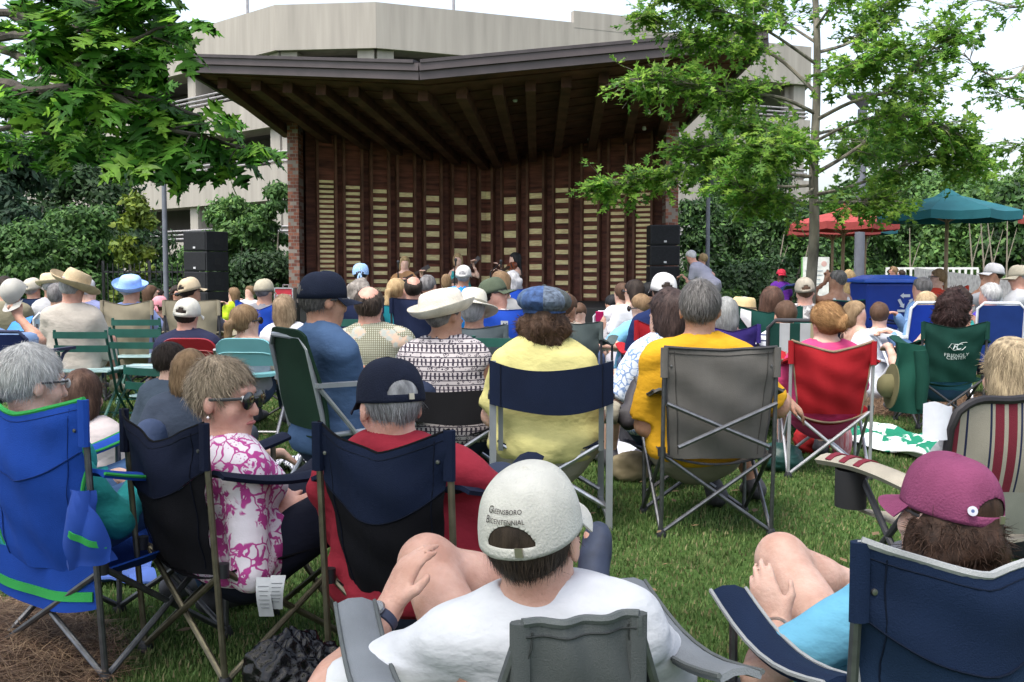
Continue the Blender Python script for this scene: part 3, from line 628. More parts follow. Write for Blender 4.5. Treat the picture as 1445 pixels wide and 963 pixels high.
umbrella(1218, 19, P(0, 310, 19)[2], P(0, 322, 19)[2], .55, (.022, .13, .16), 'small teal umbrella peeking out beside the right lamp post')
umbrella(1505, 18, P(0, 285, 18)[2], P(0, 305, 18)[2], .8, (.42, .09, .07), 'red umbrella just showing at the right edge')
# recycling bin
blu = mat('bin_blue', (.012, .045, .32), .45, .08, 3)
yb = 13.2; gb = G(1247, yb); bo = empty('recycling_bin', gb, 'big blue wheeled recycling bin with a white recycling emblem', 'recycling bin')
zb = P(0, 397, yb)[2]
def prism(mb, lo, hi, z0, z1):
    mb.add([(-lo[0], -lo[1], z0), (lo[0], -lo[1], z0), (lo[0], lo[1], z0), (-lo[0], lo[1], z0), (-hi[0], -hi[1], z1), (hi[0], -hi[1], z1), (hi[0], hi[1], z1), (-hi[0], hi[1], z1)], [(3,2,1,0),(4,5,6,7),(0,1,5,4),(1,2,6,5),(2,3,7,6),(3,0,4,7)])
mb = MB(); prism(mb, (.27, .26), (.335, .34), .1, zb-.02); o_ = mb.build('bin_body', blu, bo)
bv = o_.modifiers.new('bevel', 'BEVEL'); bv.width = .03; bv.segments = 3
mb = MB(); prism(mb, (.375, .38), (.37, .37), zb-.02, zb+.03); prism(mb, (.33, .34), (.2, .2), zb+.03, zb+.075); o_ = mb.build('lid', mat('bin_lid', (.02, .085, .45), .4, .08, 3), bo)
bv = o_.modifiers.new('bevel', 'BEVEL'); bv.width = .015; bv.segments = 2
for s_ in (-1, 1):
    MB().tube([(s_*.2-.03*s_, .28, .11), (s_*.2+.03*s_, .28, .11)], .11, 16, up=(0, 0, 1)).build('wheel', blk, bo, True)
MB().bar((-.2, .36, zb-.06), (.2, .36, zb-.06), .03, .03).build('handle', blu, bo)
wp = mat('white_print', (.55, .6, .68), .6)
mb = MB(); fy = -.325
for k in range(3):   # recycling arrows
    a = 2*math.pi*k/3+math.pi/2; c = V3(.135+.06*math.cos(a), fy-.006, zb-.23+.06*math.sin(a))
    t = V3(-math.sin(a), 0, math.cos(a)); nn = V3(math.cos(a), 0, math.sin(a)); w = .017; l = .055
    mb.add([c-t*l-nn*w, c+t*l*.4-nn*w, c+t*l*.4-nn*w*2, c+t*l*1.2, c+t*l*.4+nn*w*2, c+t*l*.4+nn*w, c-t*l+nn*w], [(0,1,5,6), (2,3,4)])
mb.box((.135, fy-.008, zb-.35), (.19, .006, .03)); mb.build('emblem', wp, bo)
MB().box((-.17, fy-.004, zb-.3), (.045, .006, .04)).build('sticker', wp, bo)
# white notice board
o = empty('notice_board', G(1149, 17.5), 'white notice board standing behind the oak trunk', 'sign')
zt_ = P(0, 363, 17.5)[2]; zb_ = P(0, 425, 17.5)[2]
MB().box((0, 0, (zt_+zb_)/2), (.43, .04, zt_-zb_)).build('board', paint((.66, .68, .64)), o)
MB().box((-.222, -.003, (zt_+zb_)/2), (.012, .05, zt_-zb_)).build('edge_strip', paint((.16, .42, .12)), o)
mb = MB()
for i in range(5): mb.box((-.03+.02*(i % 2), -.023, zt_-.22-.07*i), (.28-.04*(i % 3), .004, .012))
mb.build('text_lines', paint((.35, .42, .45)), o)
MB().lathe([(.001, 0), (.045, .001), (.045, .003), (.001, .004)], (.13, -.02, zt_-.11), 14, M=[[1,0,0],[0,0,-1],[0,1,0]]).build('emblem', paint((.62, .40, .36)), o)
for s_ in (-1, 1): MB().box((s_*.19, .03, zb_/2), (.03, .03, zb_)).build('post', paint((.6, .6, .6)), o)
# speakers
spk = mat('speaker_black', (.013, .014, .018), .6, .2, 20, .2, 200); grl = mat('speaker_grille', (.010, .011, .014), .85, .2, 30, .4, 400)
def speakers(px0, px1, ytop, Y, hpx, n, lab, rz, d):
    a = P(px0, ytop, Y); b_ = P(px1, ytop, Y); w = b_[0]-a[0]; h = hpx*Y/F; cx = (a[0]+b_[0])/2
    for k in range(n):
        zc = a[2]-h*(k+.5); o = empty('loudspeaker', (cx, Y+d/2, zc-h/2), lab+', '+['topmost', 'second from the top', 'third from the top', 'fourth from the top', 'lowest'][k], 'loudspeaker', 'stacked loudspeakers', rz)
        zz = zc-(zc-h/2); 
        bx = MB().box((0, 0, zz), (w, d, h-.012)).build('cabinet', spk, o); bv = bx.modifiers.new('bevel', 'BEVEL'); bv.width = .012; bv.segments = 2
        MB().box((0, -d/2-.004, zz), (w-.05, .02, h-.06)).build('grille', grl, o)
        MB().box((0, -d/2-.018, zz-h*.32), (.05, .006, .035)).build('badge', mat('badge_silver', (.5, .5, .52), .4), o)
        for s_ in (-1, 1): MB().box((s_*(w/2+.001), 0, zz), (.01, .13, .12)).build('handle', blk, o)
speakers(262, 306, 326, 19.5, 28.5, 5, 'black loudspeaker in the stack left of the stage', R(-28), .56)
speakers(918, 960, 317, 20.0, 29, 5, 'black loudspeaker in the stack by the right brick pillar', 0, .6)
# ------------------------------------------------------------------ implicit surfaces for people and clothes
def C_(a, b, ra, rb=None, k=.03, clip=None, flat=None): return ('c', np.asarray(a, float), np.asarray(b, float), ra, ra if rb is None else rb, k, clip, flat)
def E_(c, Rm, r, k=.03, clip=None, neg=False): return ('n' if neg else 'e', np.asarray(c, float), np.asarray(Rm, float), np.asarray(r, float), k, clip)
def pd(pr, Q):
    if pr[0] == 'c':
        _, a, b, ra, rb, k, clip, flat = pr; X = Q-a; ba = b-a
        if flat is not None:
            n, fl = flat; X = X+np.outer(X@n, n)*(1/fl-1); ba = ba+n*(ba@n)*(1/fl-1)
        t = np.clip(X@ba/(ba@ba+1e-12), 0, 1); d = np.sqrt(((X-t[:, None]*ba)**2).sum(1))-(ra+(rb-ra)*t)
        if flat is not None: d = d*(.5+.5*flat[1])
    else:
        _, c, Rm, r, k, clip = pr; X = (Q-c)@Rm.T; k0 = np.sqrt(((X/r)**2).sum(1)); k1 = np.sqrt(((X/r**2)**2).sum(1)); d = k0*(k0-1)/(k1+1e-9)
    if clip:
        for (p, n) in clip: d = np.maximum(d, (Q-p)@n)
    return d
def kof(pr): return pr[5] if pr[0] == 'c' else pr[4]
def bounds(pr):
    if pr[0] == 'c':
        r = max(pr[3], pr[4])*1.05; return np.minimum(pr[1], pr[2])-r, np.maximum(pr[1], pr[2])+r
    e = np.abs(pr[2].T)@pr[3]; return pr[1]-e, pr[1]+e
def sdf_mesh(prims, h, cuts=()):
    lo = np.min([bounds(p)[0] for p in prims if p[0] != 'n'], axis=0)-3*h; hi = np.max([bounds(p)[1] for p in prims if p[0] != 'n'], axis=0)+3*h
    B = 6; nb = np.ceil((hi-lo)/(h*B)).astype(int)+1
    bi = np.stack(np.meshgrid(*[np.arange(n) for n in nb], indexing='ij'), -1).reshape(-1, 3); bc = lo+(bi+.5)*h*B-h*.5
    rad = h*B*.87
    dp = [pd(p, bc) for p in prims]; d = None
    def comb(d, x, pr):
        k = kof(pr)
        if pr[0] == 'n': x = -x; hh = np.clip(.5-.5*(d-x)/k, 0, 1); return d*(1-hh)+x*hh+k*hh*(1-hh)
        if d is None: return x
        hh = np.clip(.5+.5*(x-d)/k, 0, 1); return x*(1-hh)+d*hh-k*hh*(1-hh)
    for p, x in zip(prims, dp): d = comb(d, x, p)
    for (p, n) in cuts: d = np.maximum(d, (bc-p)@n)
    act = np.nonzero(np.abs(d) < rad*2.0)[0]
    N = nb*B; D = np.empty(N, np.float32)
    D[:] = np.repeat(np.repeat(np.repeat(np.where(d > 0, 1., -1.).reshape(nb).astype(np.float32), B, 0), B, 1), B, 2)
    off = np.stack(np.meshgrid(*[np.arange(B)]*3, indexing='ij'), -1).reshape(-1, 3)
    nA = len(act); ip = (bi[act][:, None, :]*B+off[None]).reshape(-1, 3); Q = lo+ip*h
    dd = np.full((nA, B**3), 1e3); Qb = Q.reshape(nA, B**3, 3); first = True
    for p, x in zip(prims, dp):
        sel = np.nonzero(np.abs(x[act])*1. < rad*2.2+kof(p)*1.2)[0] if p[0] == 'n' else np.nonzero(x[act] < rad*2.2+kof(p)*1.2)[0]
        if len(sel) == 0: continue
        q = Qb[sel].reshape(-1, 3); xx = pd(p, q)
        if p[0] == 'n': o_ = dd[sel].reshape(-1); r_ = comb(o_, xx, p)
        else:
            o_ = dd[sel].reshape(-1); r_ = comb(o_, xx, p); 
        dd[sel] = r_.reshape(len(sel), -1)
    dd = dd.reshape(-1)
    for (p, n) in cuts: dd = np.maximum(dd, (Q-p)@n)
    D[ip[:, 0], ip[:, 1], ip[:, 2]] = dd
    S = D < 0
    c8 = sum(S[i:N[0]-1+i, j:N[1]-1+j, k:N[2]-1+k].astype(np.int8) for i in (0, 1) for j in (0, 1) for k in (0, 1))
    ci = np.argwhere((c8 > 0) & (c8 < 8)); n = len(ci)
    if n == 0: return np.zeros((0, 3)), np.zeros((0, 4), int)
    acc = np.zeros((n, 3)); cnt = np.zeros(n)
    cv = {}
    for i in (0, 1):
        for j in (0, 1):
            for k in (0, 1): cv[i, j, k] = D[ci[:, 0]+i, ci[:, 1]+j, ci[:, 2]+k].astype(float)
    for ax in range(3):
        for a in (0, 1):
            for b in (0, 1):
                p0 = [0, 0, 0]; o = [q for q in range(3) if q != ax]; p0[o[0]] = a; p0[o[1]] = b; p1 = list(p0); p1[ax] = 1
                d0, d1 = cv[tuple(p0)], cv[tuple(p1)]; m = (d0 < 0) != (d1 < 0); t = np.where(m, d0/(d0-d1+1e-12), 0)
                w = m.astype(float); acc += (np.array(p0)[None]+t[:, None]*(np.array(p1)-np.array(p0))[None])*w[:, None]; cnt += w
    V_ = lo+(ci+acc/cnt[:, None])*h
    idx = np.full(np.array(N)-1, -1, np.int64); idx[ci[:, 0], ci[:, 1], ci[:, 2]] = np.arange(n)
    fs = []
    for ax in range(3):
        o = [(ax+1) % 3, (ax+2) % 3]; sh = [slice(None)]*3; 
        A_ = S[tuple(slice(0, N[q]-1) if q == ax else slice(1, N[q]-1) for q in range(3))]; B_ = S[tuple(slice(1, N[q]) if q == ax else slice(1, N[q]-1) for q in range(3))]
        e = np.argwhere(A_ != B_); 
        if len(e) == 0: continue
        s0 = A_[e[:, 0], e[:, 1], e[:, 2]]; e = e.copy(); e[:, o[0]] += 1; e[:, o[1]] += 1
        def cell(da, db): q = e.copy(); q[:, o[0]] += da; q[:, o[1]] += db; return idx[q[:, 0], q[:, 1], q[:, 2]]
        f = np.stack([cell(-1, -1), cell(0, -1), cell(0, 0), cell(-1, 0)], 1); f[~s0] = f[~s0][:, ::-1]; fs.append(f)
    Fq = np.concatenate(fs); Fq = Fq[(Fq >= 0).all(1)]
    return V_, Fq
def vnormals(V_, Fq):
    n = np.cross(V_[Fq[:, 2]]-V_[Fq[:, 0]], V_[Fq[:, 3]]-V_[Fq[:, 1]]); o = np.zeros_like(V_)
    for k in range(4): np.add.at(o, Fq[:, k], n)
    return o/(np.linalg.norm(o, axis=1, keepdims=True)+1e-12)
def wav(Q, f, seed, n=5):
    r = np.random.default_rng(seed); o = np.zeros(len(Q))
    for i in range(n):
        k = r.normal(size=3); k = k/np.linalg.norm(k)*f*r.uniform(.6, 1.7); o += np.sin(Q@k+r.uniform(0, 6.28)+1.2*np.sin(Q@(r.normal(size=3)*f*.5)))
    return o/n

def print_mat(name, kind):
    if name in _mc: return _mc[name]
    m, N, L = nodes_mat(name); _mc[name] = m; b = N['Principled BSDF']; b.inputs['Roughness'].default_value = .85; b.inputs['Specular IOR Level'].default_value = .2
    tc = N.new('ShaderNodeTexCoord'); src = tc.outputs['Object']
    def mapp(sc, rot=(0, 0, 0)): q = N.new('ShaderNodeMapping'); q.inputs['Scale'].default_value = sc; q.inputs['Rotation'].default_value = rot; L.new(src, q.inputs[0]); return q.outputs[0]
    def warp(s, sc, am):
        n = noise(N, L, s, sc, 2); a = N.new('ShaderNodeVectorMath'); a.operation = 'SCALE'; a.inputs[3].default_value = am; L.new(n.outputs[1], a.inputs[0]); d = N.new('ShaderNodeVectorMath'); L.new(s, d.inputs[0]); L.new(a.outputs[0], d.inputs[1]); return d.outputs[0]
    def mixc(fac, c1, c2):
        x = N.new('ShaderNodeMixRGB')
        for i, c in ((1, c1), (2, c2)):
            if isinstance(c, tuple): x.inputs[i].default_value = (*c, 1)
            else: L.new(c, x.inputs[i])
        L.new(fac, x.inputs[0]); return x.outputs[0]
    def thr(o, a, b_): r = ramp(N, [(a, (0, 0, 0)), (b_, (1, 1, 1))] if a < b_ else [(b_, (1, 1, 1)), (a, (0, 0, 0))]); L.new(o, r.inputs[0]); return r.outputs[0]
    def vor(s, sc, feat='F1'): v = N.new('ShaderNodeTexVoronoi'); v.feature = feat; v.inputs['Scale'].default_value = sc; L.new(s, v.inputs['Vector']); return v.outputs[0]
    def wv(s, sc, axis, dist=0.): w = N.new('ShaderNodeTexWave'); w.bands_direction = axis; w.inputs['Scale'].default_value = sc; w.inputs['Distortion'].default_value = dist; L.new(s, w.inputs['Vector']); return w.outputs[1]
    def mul(a, b_, op='MULTIPLY'):
        q = N.new('ShaderNodeMath'); q.operation = op; L.new(a, q.inputs[0]); L.new(b_, q.inputs[1]); return q.outputs[0]
    if kind == 'floral_pink':
        w = warp(src, 9, .10); a = thr(vor(w, 17), .42, .38); n = noise(N, L, w, 42, 2).outputs[0]; pet = mul(a, thr(n, .42, .46)); vine = mul(thr(vor(warp(src, 14, .06), 23, 'DISTANCE_TO_EDGE'), .075, .05), thr(noise(N, L, src, 11, 2).outputs[0], .42, .46))
        dots = mul(thr(vor(src, 130), .35, .25), thr(noise(N, L, src, 7, 1).outputs[0], .55, .6))
        c = mixc(mul(mul(pet, vine, 'MAXIMUM'), dots, 'MAXIMUM'), (.70, .64, .68), (.42, .055, .24))
    elif kind == 'tribal':
        rows = wv(mapp((1, 1, 1)), 4.6, 'Z', .3); lines = thr(wv(mapp((1, 1, 1)), 13.8, 'Z', .2), .86, .9)
        dots = thr(vor(mapp((1, 1, 1.15)), 52), .42, .36); rings = mul(dots, thr(vor(mapp((1, 1, 1.15)), 52), .2, .26)); zig = thr(wv(warp(src, 40, .012), 14, 'X', 2), .60, .64)
        pat = mixc(thr(rows, .48, .52), mul(rings, lines, 'MAXIMUM'), mul(zig, lines, 'MAXIMUM')); c = mixc(pat, (.50, .46, .47), (.045, .038, .055))
    elif kind == 'hawaii':
        pl = mul(thr(wv(mapp((1, 1, 1)), 26, 'X', .4), .55, .75), thr(wv(mapp((1, 1, 1)), 30, 'Z', .4), .5, .75), 'MAXIMUM'); c0 = mixc(pl, (.42, .44, .36), (.15, .14, .09))
        w = warp(src, 12, .07); fl = thr(vor(w, 9.5), .44, .38); c1 = mixc(thr(noise(N, L, src, 30).outputs[0], .45, .55), (.50, .37, .28), (.34, .37, .34)); c = mixc(fl, c0, c1)
    elif kind == 'blueflower':
        w = warp(src, 15, .06); a = mul(thr(vor(w, 26, 'DISTANCE_TO_EDGE'), .11, .05), thr(noise(N, L, src, 14).outputs[0], .38, .46)); c = mixc(a, (.60, .66, .74), (.17, .26, .46))
    elif kind == 'camo_soft':
        c = mixc(thr(noise(N, L, warp(src, 14, .08), 16).outputs[0], .44, .5), (.46, .45, .44), (.20, .19, .19))
    elif kind == 'stripe_h':
        c = mixc(thr(wv(mapp((1, 1, 1)), 8, 'Z'), .80, .86), (.66, .68, .72), (.05, .06, .12))
    elif kind == 'towel_green':
        c = mixc(thr(noise(N, L, warp(src, 5, .2), 4, 3).outputs[0], .49, .51), (.62, .66, .66), (.012, .17, .10))
    elif kind == 'zebra': c = mixc(thr(wv(warp(src, 9, .2), 9, 'X', 3), .62, .7), (.62, .63, .68), (.06, .06, .09))
    elif kind == 'denim': c = mixc(noise(N, L, mapp((1, 1, .3)), 90, 4).outputs[0], (.09, .19, .38), (.22, .36, .58))
    elif kind == 'bandana': c = mixc(thr(vor(src, 60), .3, .2), (.26, .42, .70), (.55, .65, .8))
    L.new(c, b.inputs['Base Color']); n2 = noise(N, L, src, 45, 3); bp = N.new('ShaderNodeBump'); bp.inputs['Strength'].default_value = .3; bp.inputs['Distance'].default_value = .01; L.new(n2.outputs[0], bp.inputs['Height']); L.new(bp.outputs[0], b.inputs['Normal'])
    return m
def hair_mat(c, c2=None):
    c2 = c2 or tuple(min(.9, x*1.9+.012) for x in c); name = 'hair_%s_%s' % (hexname(c), hexname(c2))
    if name in _mc: return _mc[name]
    m, N, L = nodes_mat(name); _mc[name] = m; b = N['Principled BSDF']; b.inputs['Roughness'].default_value = .55; b.inputs['Specular IOR Level'].default_value = .14
    at = N.new('ShaderNodeAttribute'); at.attribute_name = 'tone'; tc = N.new('ShaderNodeTexCoord'); mp = N.new('ShaderNodeMapping'); mp.inputs['Scale'].default_value = (1, 1, .22); L.new(tc.outputs['Object'], mp.inputs[0])
    n = noise(N, L, mp.outputs[0], 75, 5, .75); ad = N.new('ShaderNodeMath'); ad.operation = 'ADD'; L.new(at.outputs['Fac'], ad.inputs[0]); L.new(n.outputs[0], ad.inputs[1])
    r = ramp(N, [(.32, c), (1.0, c2)]); L.new(ad.outputs[0], r.inputs[0]); L.new(r.outputs[0], b.inputs['Base Color'])
    bp = N.new('ShaderNodeBump'); bp.inputs['Strength'].default_value = .5; bp.inputs['Distance'].default_value = .006; L.new(n.outputs[0], bp.inputs['Height']); L.new(bp.outputs[0], b.inputs['Normal'])
    return m
def ik(a, t, l1, l2, hint):
    a = np.asarray(a, float); t = np.asarray(t, float); d = t-a; D = np.linalg.norm(d); D2 = min(D, (l1+l2)*.995); u = d/(D+1e-9); t2 = a+u*D2
    x = (l1*l1-l2*l2+D2*D2)/(2*D2); h = math.sqrt(max(0, l1*l1-x*x)); w = np.asarray(hint, float)-u*np.dot(hint, u); return a+u*x+nrm(w)*h, t2
HAIR = dict(brown=((.055,.03,.018), None), dark=((.012,.009,.008), (.045,.032,.025)), black=((.006,.006,.007), (.03,.03,.032)), grey=((.16,.16,.165), (.50,.50,.52)), white=((.33,.33,.34), (.72,.72,.74)), salt=((.045,.042,.042), (.26,.25,.25)),
            blond=((.20,.13,.06), (.50,.37,.20)), dirty=((.10,.065,.035), (.42,.32,.19)), ginger=((.16,.075,.03), (.42,.25,.11)), lbrown=((.10,.06,.032), (.27,.18,.10)), streak=((.10,.075,.05), (.55,.45,.30)))
SK = dict(fair=(.58,.38,.30), pink=(.55,.31,.24), tan=(.42,.235,.16), dark=(.075,.036,.024), mid=(.50,.29,.21), olive=(.34,.19,.12))
PEOPLE = {}
def rotv(v, ax, a):
    ax = nrm(ax); v = np.asarray(v, float); return v*math.cos(a)+np.cross(ax, v)*math.sin(a)+ax*np.dot(ax, v)*(1-math.cos(a))
def hand_prims(Wr, d, n, side, s, curl=.5, fine=True, spread=.0, rmin=0):
    """Wr wrist, d finger direction, n back-of-hand normal, side = +1 if thumb lies along d x n"""
    d = nrm(d); n = nrm(np.asarray(n)-d*np.dot(n, d)); l = np.cross(d, n); o = []; q = lambda x: max(x*s, rmin)
    o.append(C_(Wr-d*.01*s, Wr+d*.035*s, q(.027), q(.034), .02*s, flat=(n, .55))); o.append(C_(Wr+d*.035*s, Wr+d*.078*s, q(.036), q(.038), .015*s, flat=(n, .40)))
    for i, (x, ln) in enumerate(((-.029, .066), (-.010, .077), (.010, .072), (.029, .056))):
        x *= -side if side else 1; b = Wr+d*(.085-.008*(i in (0, 3)))*s+l*x*s*.95; dd = nrm(d+l*x*spread*20)
        if fine:
            a0 = curl*(.8+.1*i); p1 = b+rotv(dd, l, -a0*.5)*ln*.45*s; p2 = p1+rotv(dd, l, -a0*1.25)*ln*.33*s; p3 = p2+rotv(dd, l, -a0*1.9)*ln*.27*s
            o += [C_(b-d*.012*s, p1, q(.0092), q(.0088), .006*s), C_(p1, p2, q(.0086), q(.0080), .004*s), C_(p2, p3, q(.0080), q(.0066), .004*s)]
        else: o.append(C_(b, b+rotv(dd, l, -curl*.9)*ln*.9*s, q(.0095), q(.008), .006*s))
    tb = Wr+d*.022*s+l*side*.026*s; t1 = tb+nrm(d*.75+l*side*.7-n*.25*curl)*.048*s; t2 = t1+nrm(d*.95+l*side*.25-n*.4*curl)*.032*s
    o += [C_(tb, t1, q(.0135), q(.0105), .012*s), C_(t1, t2, q(.0102), q(.008), .004*s)]
    return o
def person(head, Y, yaw=0, hyaw=None, lean=12, side=0, pose='chair', s=1., g=1., sex='m', sk='mid', hair='short', hc='brown', hat=None, top='tee', tm=(.5,.5,.5), legs='long', lm=(.05,.07,.13), shoe=(.06,.06,.07),
           nod=0, roll=0, L=None, Rr=None, fL=None, fR=None, kL=None, kR=None, seat=None, label='', glasses=None, h=None, strands=0, name='person', group='people watching the concert', cat='person', face=None, skirt=False, wr=1., sl=.80, sf=.72, tor=None, handL=None, handR=None, neck=1., curl=.5):
    Hc = P(head[0], head[1], Y); hyaw = yaw if hyaw is None else hyaw
    if Y > 5.5: rj = random.Random(int(head[0]*31+head[1])); roll += rj.gauss(0, 5); nod += rj.gauss(0, 4); side += rj.gauss(0, 3); g *= rj.uniform(.94, 1.08); hyaw += rj.gauss(0, 5)
    yr, hy = R(yaw), R(hyaw)
    f = V3(math.sin(yr), math.cos(yr), 0); r = V3(math.cos(yr), -math.sin(yr), 0); z = V3(0, 0, 1); le = R(lean)
    t = nrm(z*math.cos(le)-f*math.sin(le)+r*math.sin(R(side))); tf = nrm(f-t*np.dot(f, t)); r = np.cross(tf, t)
    hf = V3(math.sin(hy), math.cos(hy), 0); hr0 = V3(math.cos(hy), -math.sin(hy), 0); nd_ = R(nod); hf2 = hf*math.cos(nd_)-z*math.sin(nd_); hu = z*math.cos(nd_)+hf*math.sin(nd_)
    rl = R(roll); hr = hr0*math.cos(rl)-hu*math.sin(rl); hu = np.cross(hr, hf2); hf = hf2
    nd = nrm(t*.5+z*.5+tf*.12); Nb = Hc-s*.165*nd*neck-hf*.0
    sz = .36 if pose == 'chair' else (.12 if pose in ('ground', 'cross') else None)
    if tor is None: tor = 1. if sz is None else min(1.05, max(.62, (Nb[2]-sz)/(.52*s*math.cos(le))))
    tu = t; t = t*tor; H = Nb-s*.52*t; org = V3(H[0], H[1], 0)
    if seat: H = np.array(seat, float); 
    h = h or min(max(Y*.0023, .0065), .034); HM = np.stack([hr, hf, hu]); hh = lambda x, y, w: Hc+s*(hr*x+hf*y+hu*w)
    female = sex == 'f'; shw = (.172 if not female else .152)*s*(1+.35*(g-1)); A = {}
    ev = dict(root=None)
    torso = [C_(H+t*.03*s, H+t*.20*s, .158*g*s, .145*g*s, .06*s, flat=(tf, .66)), C_(H+t*.20*s, H+t*.40*s, .145*g*s, .150*s*(1+.5*(g-1)), .06*s, flat=(tf, .64)), E_(H+t*.39*s+tf*.01*s, np.stack([r, tf, tu]), (shw*.97, .112*s*(1+.4*(g-1)), .13*s), .05*s),
             E_(H+t*.02*s, np.stack([r, tf, tu]), (.172*g*s, .13*s*g, .11*s), .05*s)]
    if g > 1.05: torso.append(E_(H+t*.14*s+tf*.05*s*g, np.stack([r, tf, tu]), (.15*g*s, .12*g*s, .15*s), .06*s))
    if female: torso += [E_(H+t*.34*s+tf*.085*s+r*q*.065*s, np.stack([r, tf, tu]), (.065*s, .06*s, .065*s), .03*s) for q in (-1, 1)]
    Sh = H+t*.475*s; yoke = [C_(Sh-r*(shw-.045*s), Sh+r*(shw-.045*s), .062*s, .062*s, .05*s)]
    trap = [C_(Nb+t*.015*s, Sh+r*q*(shw-.06*s)+t*.012*s, .052*s, .05*s, .04*s) for q in (-1, 1)]
    neckp = [C_(hh(0, -.022, -.05), Nb-t*.03*s, .049*s*(.88 if female else 1.02), .055*s*(.9 if female else 1.04), .03*s)]
    headp = [E_(hh(0, -.012, .030), HM, np.array((.0755, .097, .090))*s, .02*s), E_(hh(0, .022, -.038), HM, np.array((.061, .068, .083))*s, .03*s), E_(hh(0, .045, -.086), HM, np.array((.036, .040, .028))*s, .03*s)]
    fine = h < .0125
    if Y < 24:
        headp += [C_(hh(0, .082, .012), hh(0, .104, -.030), .009*s, .0145*s, .012*s), E_(hh(.078, -.004, -.012), HM@np.array(((1, 0, 0), (0, 1, 0), (0, 0, 1.))), np.array((.0085, .018, .030))*s, .006*s), E_(hh(-.078, -.004, -.012), HM, np.array((.0085, .018, .030))*s, .006*s)]
        if fine: headp += [C_(hh(-.028, .083, .030), hh(.028, .083, .030), .011*s, .011*s, .015*s), C_(hh(-.017, .086, -.064), hh(.017, .086, -.064), .0085*s, .0085*s, .01*s), E_(hh(.031, .093, .010), HM, np.array((.015, .011, .010))*s, .01*s, None, True), E_(hh(-.031, .093, .010), HM, np.array((.015, .011, .010))*s, .01*s, None, True),
                            E_(hh(.045, .06, -.03), HM, np.array((.022, .02, .022))*s, .02*s), E_(hh(-.045, .06, -.03), HM, np.array((.022, .02, .022))*s, .02*s)]
    # arms
    arms = {}; hands = []
    for q, spec, hd in ((-1, L, handL), (1, Rr, handR)):
        sj = Sh+r*q*(shw-.01*s)-t*.012*s; hint = r*q*.8-z*.7-f*.35
        if spec is None: spec = 'lap' if pose in ('chair', 'ground') else 'down'
        if spec == 'lap': tg = H+f*.27*s+z*.13*s+r*q*.07*s; dr = nrm(f*.7-r*q*.75-z*.1); nn = z
        elif spec == 'arm': tg = H+f*.28*s+z*.20*s+r*q*.27*s; hint = r*q*.35-z*.9-f*.6; dr = nrm(f-z*.15); nn = z
        elif spec == 'knee': tg = H+f*.36*s+z*.12*s+r*q*.12*s; dr = nrm(f*.9-z*.35); nn = z
        elif spec == 'down': tg = Sh+r*q*(shw+.06*s)-z*.50*s+f*.05*s; hint = -f*.8+r*q*.3; dr = -z; nn = r*q
        elif spec == 'prop': tg = H-f*.12*s+r*q*.34*s; tg = V3(tg[0], tg[1], .07); hint = -f*.6+r*q*.3; dr = nrm(r*q*.6-f*.5-z*.1); nn = z
        else:
            tg = P(*spec[0]); hint = np.array(spec[1], float) if len(spec) > 1 and spec[1] is not None else hint; dr = np.array(spec[2], float) if len(spec) > 2 else nrm(tg-sj); nn = np.array(spec[3], float) if len(spec) > 3 else z
        el, wr_ = ik(sj, tg, .285*s, .245*s, hint); arms[q] = (sj, el, wr_); mus = .053*s*(1.0 if not female else .88)*(1+.5*(g-1))
        A[q] = [C_(sj, el, mus, mus*.80, .03*s), C_(el, wr_, mus*.82, .0285*s, .02*s), E_(el+(wr_-el)*.25, np.stack([r, tf, tu]), np.array((.042, .042, .045))*s*(mus/(.053*s)), .03*s)]
        hp = hand_prims(wr_, dr, nn, (hd or -1*q*np.sign(np.dot(np.cross(nrm(dr), nrm(nn)), r) or 1)), s, curl, fine and Y < 8, .0, 0 if h < .011 else h*.7); hands += hp
    # legs
    G_ = {}; feet = {}
    for q, ft, kh in ((-1, fL, kL), (1, fR, kR)):
        hj = H+r*q*.088*s-t*.01*s; kn = None
        if pose == 'chair': tgt = H+f*.52*s+r*q*.12*s; tgt = V3(tgt[0], tgt[1], .09*s); hint = f+z*.9+r*q*.12
        elif pose == 'ground': tgt = H+f*.62*s+r*q*.10*s; tgt = V3(tgt[0], tgt[1], .08*s); hint = z+r*q*.2+f*.1
        elif pose == 'cross': tgt = H+f*.34*s-r*q*.12*s; tgt = V3(tgt[0], tgt[1], .09*s); hint = r*q*1.2+z*.35+f*.3
        else: tgt = V3(H[0], H[1], .085*s)+r*q*.10*s; hint = f
        if ft is not None: tgt = P(*ft)
        if kh is not None: kn = P(*kh); d1 = kn-hj; kn = hj+nrm(d1)*min(max(np.linalg.norm(d1), .36*s), .50*s); d2 = tgt-kn; an = kn+nrm(d2)*min(np.linalg.norm(d2), .44*s)
        else: kn, an = ik(hj, tgt, .425*s, .415*s, hint)
        sd_ = nrm(an-kn); toe = f*1. if abs(sd_[2]) > .5 else nrm(f*.4+z*.8)
        toe = nrm(toe-sd_*np.dot(toe, sd_)*.6-z*.12)
        G_[q] = [C_(hj, kn, .084*s*(1+.45*(g-1)), .060*s, .04*s), C_(kn, an, .056*s, .037*s, .03*s), E_(kn+(an-kn)*.3-toe*.018*s, np.eye(3), np.array((.05, .05, .075))*s if abs(sd_[2]) > .6 else np.array((.052, .052, .05))*s, .04*s), E_(kn+toe*.01*s, np.eye(3), np.array((.054, .054, .054))*s, .03*s)]
        feet[q] = (an, toe); G_[q] += [C_(an-toe*.03*s-sd_*-.035*s, an+toe*.12*s+sd_*.05*s, .036*s, .030*s, .03*s), E_(an+toe*.165*s+sd_*.056*s, np.eye(3), np.array((.036, .036, .024))*s, .03*s)]
    body = torso+yoke+trap+neckp+headp+A[-1]+A[1]+hands+(G_[-1]+G_[1] if s > 0 else [])
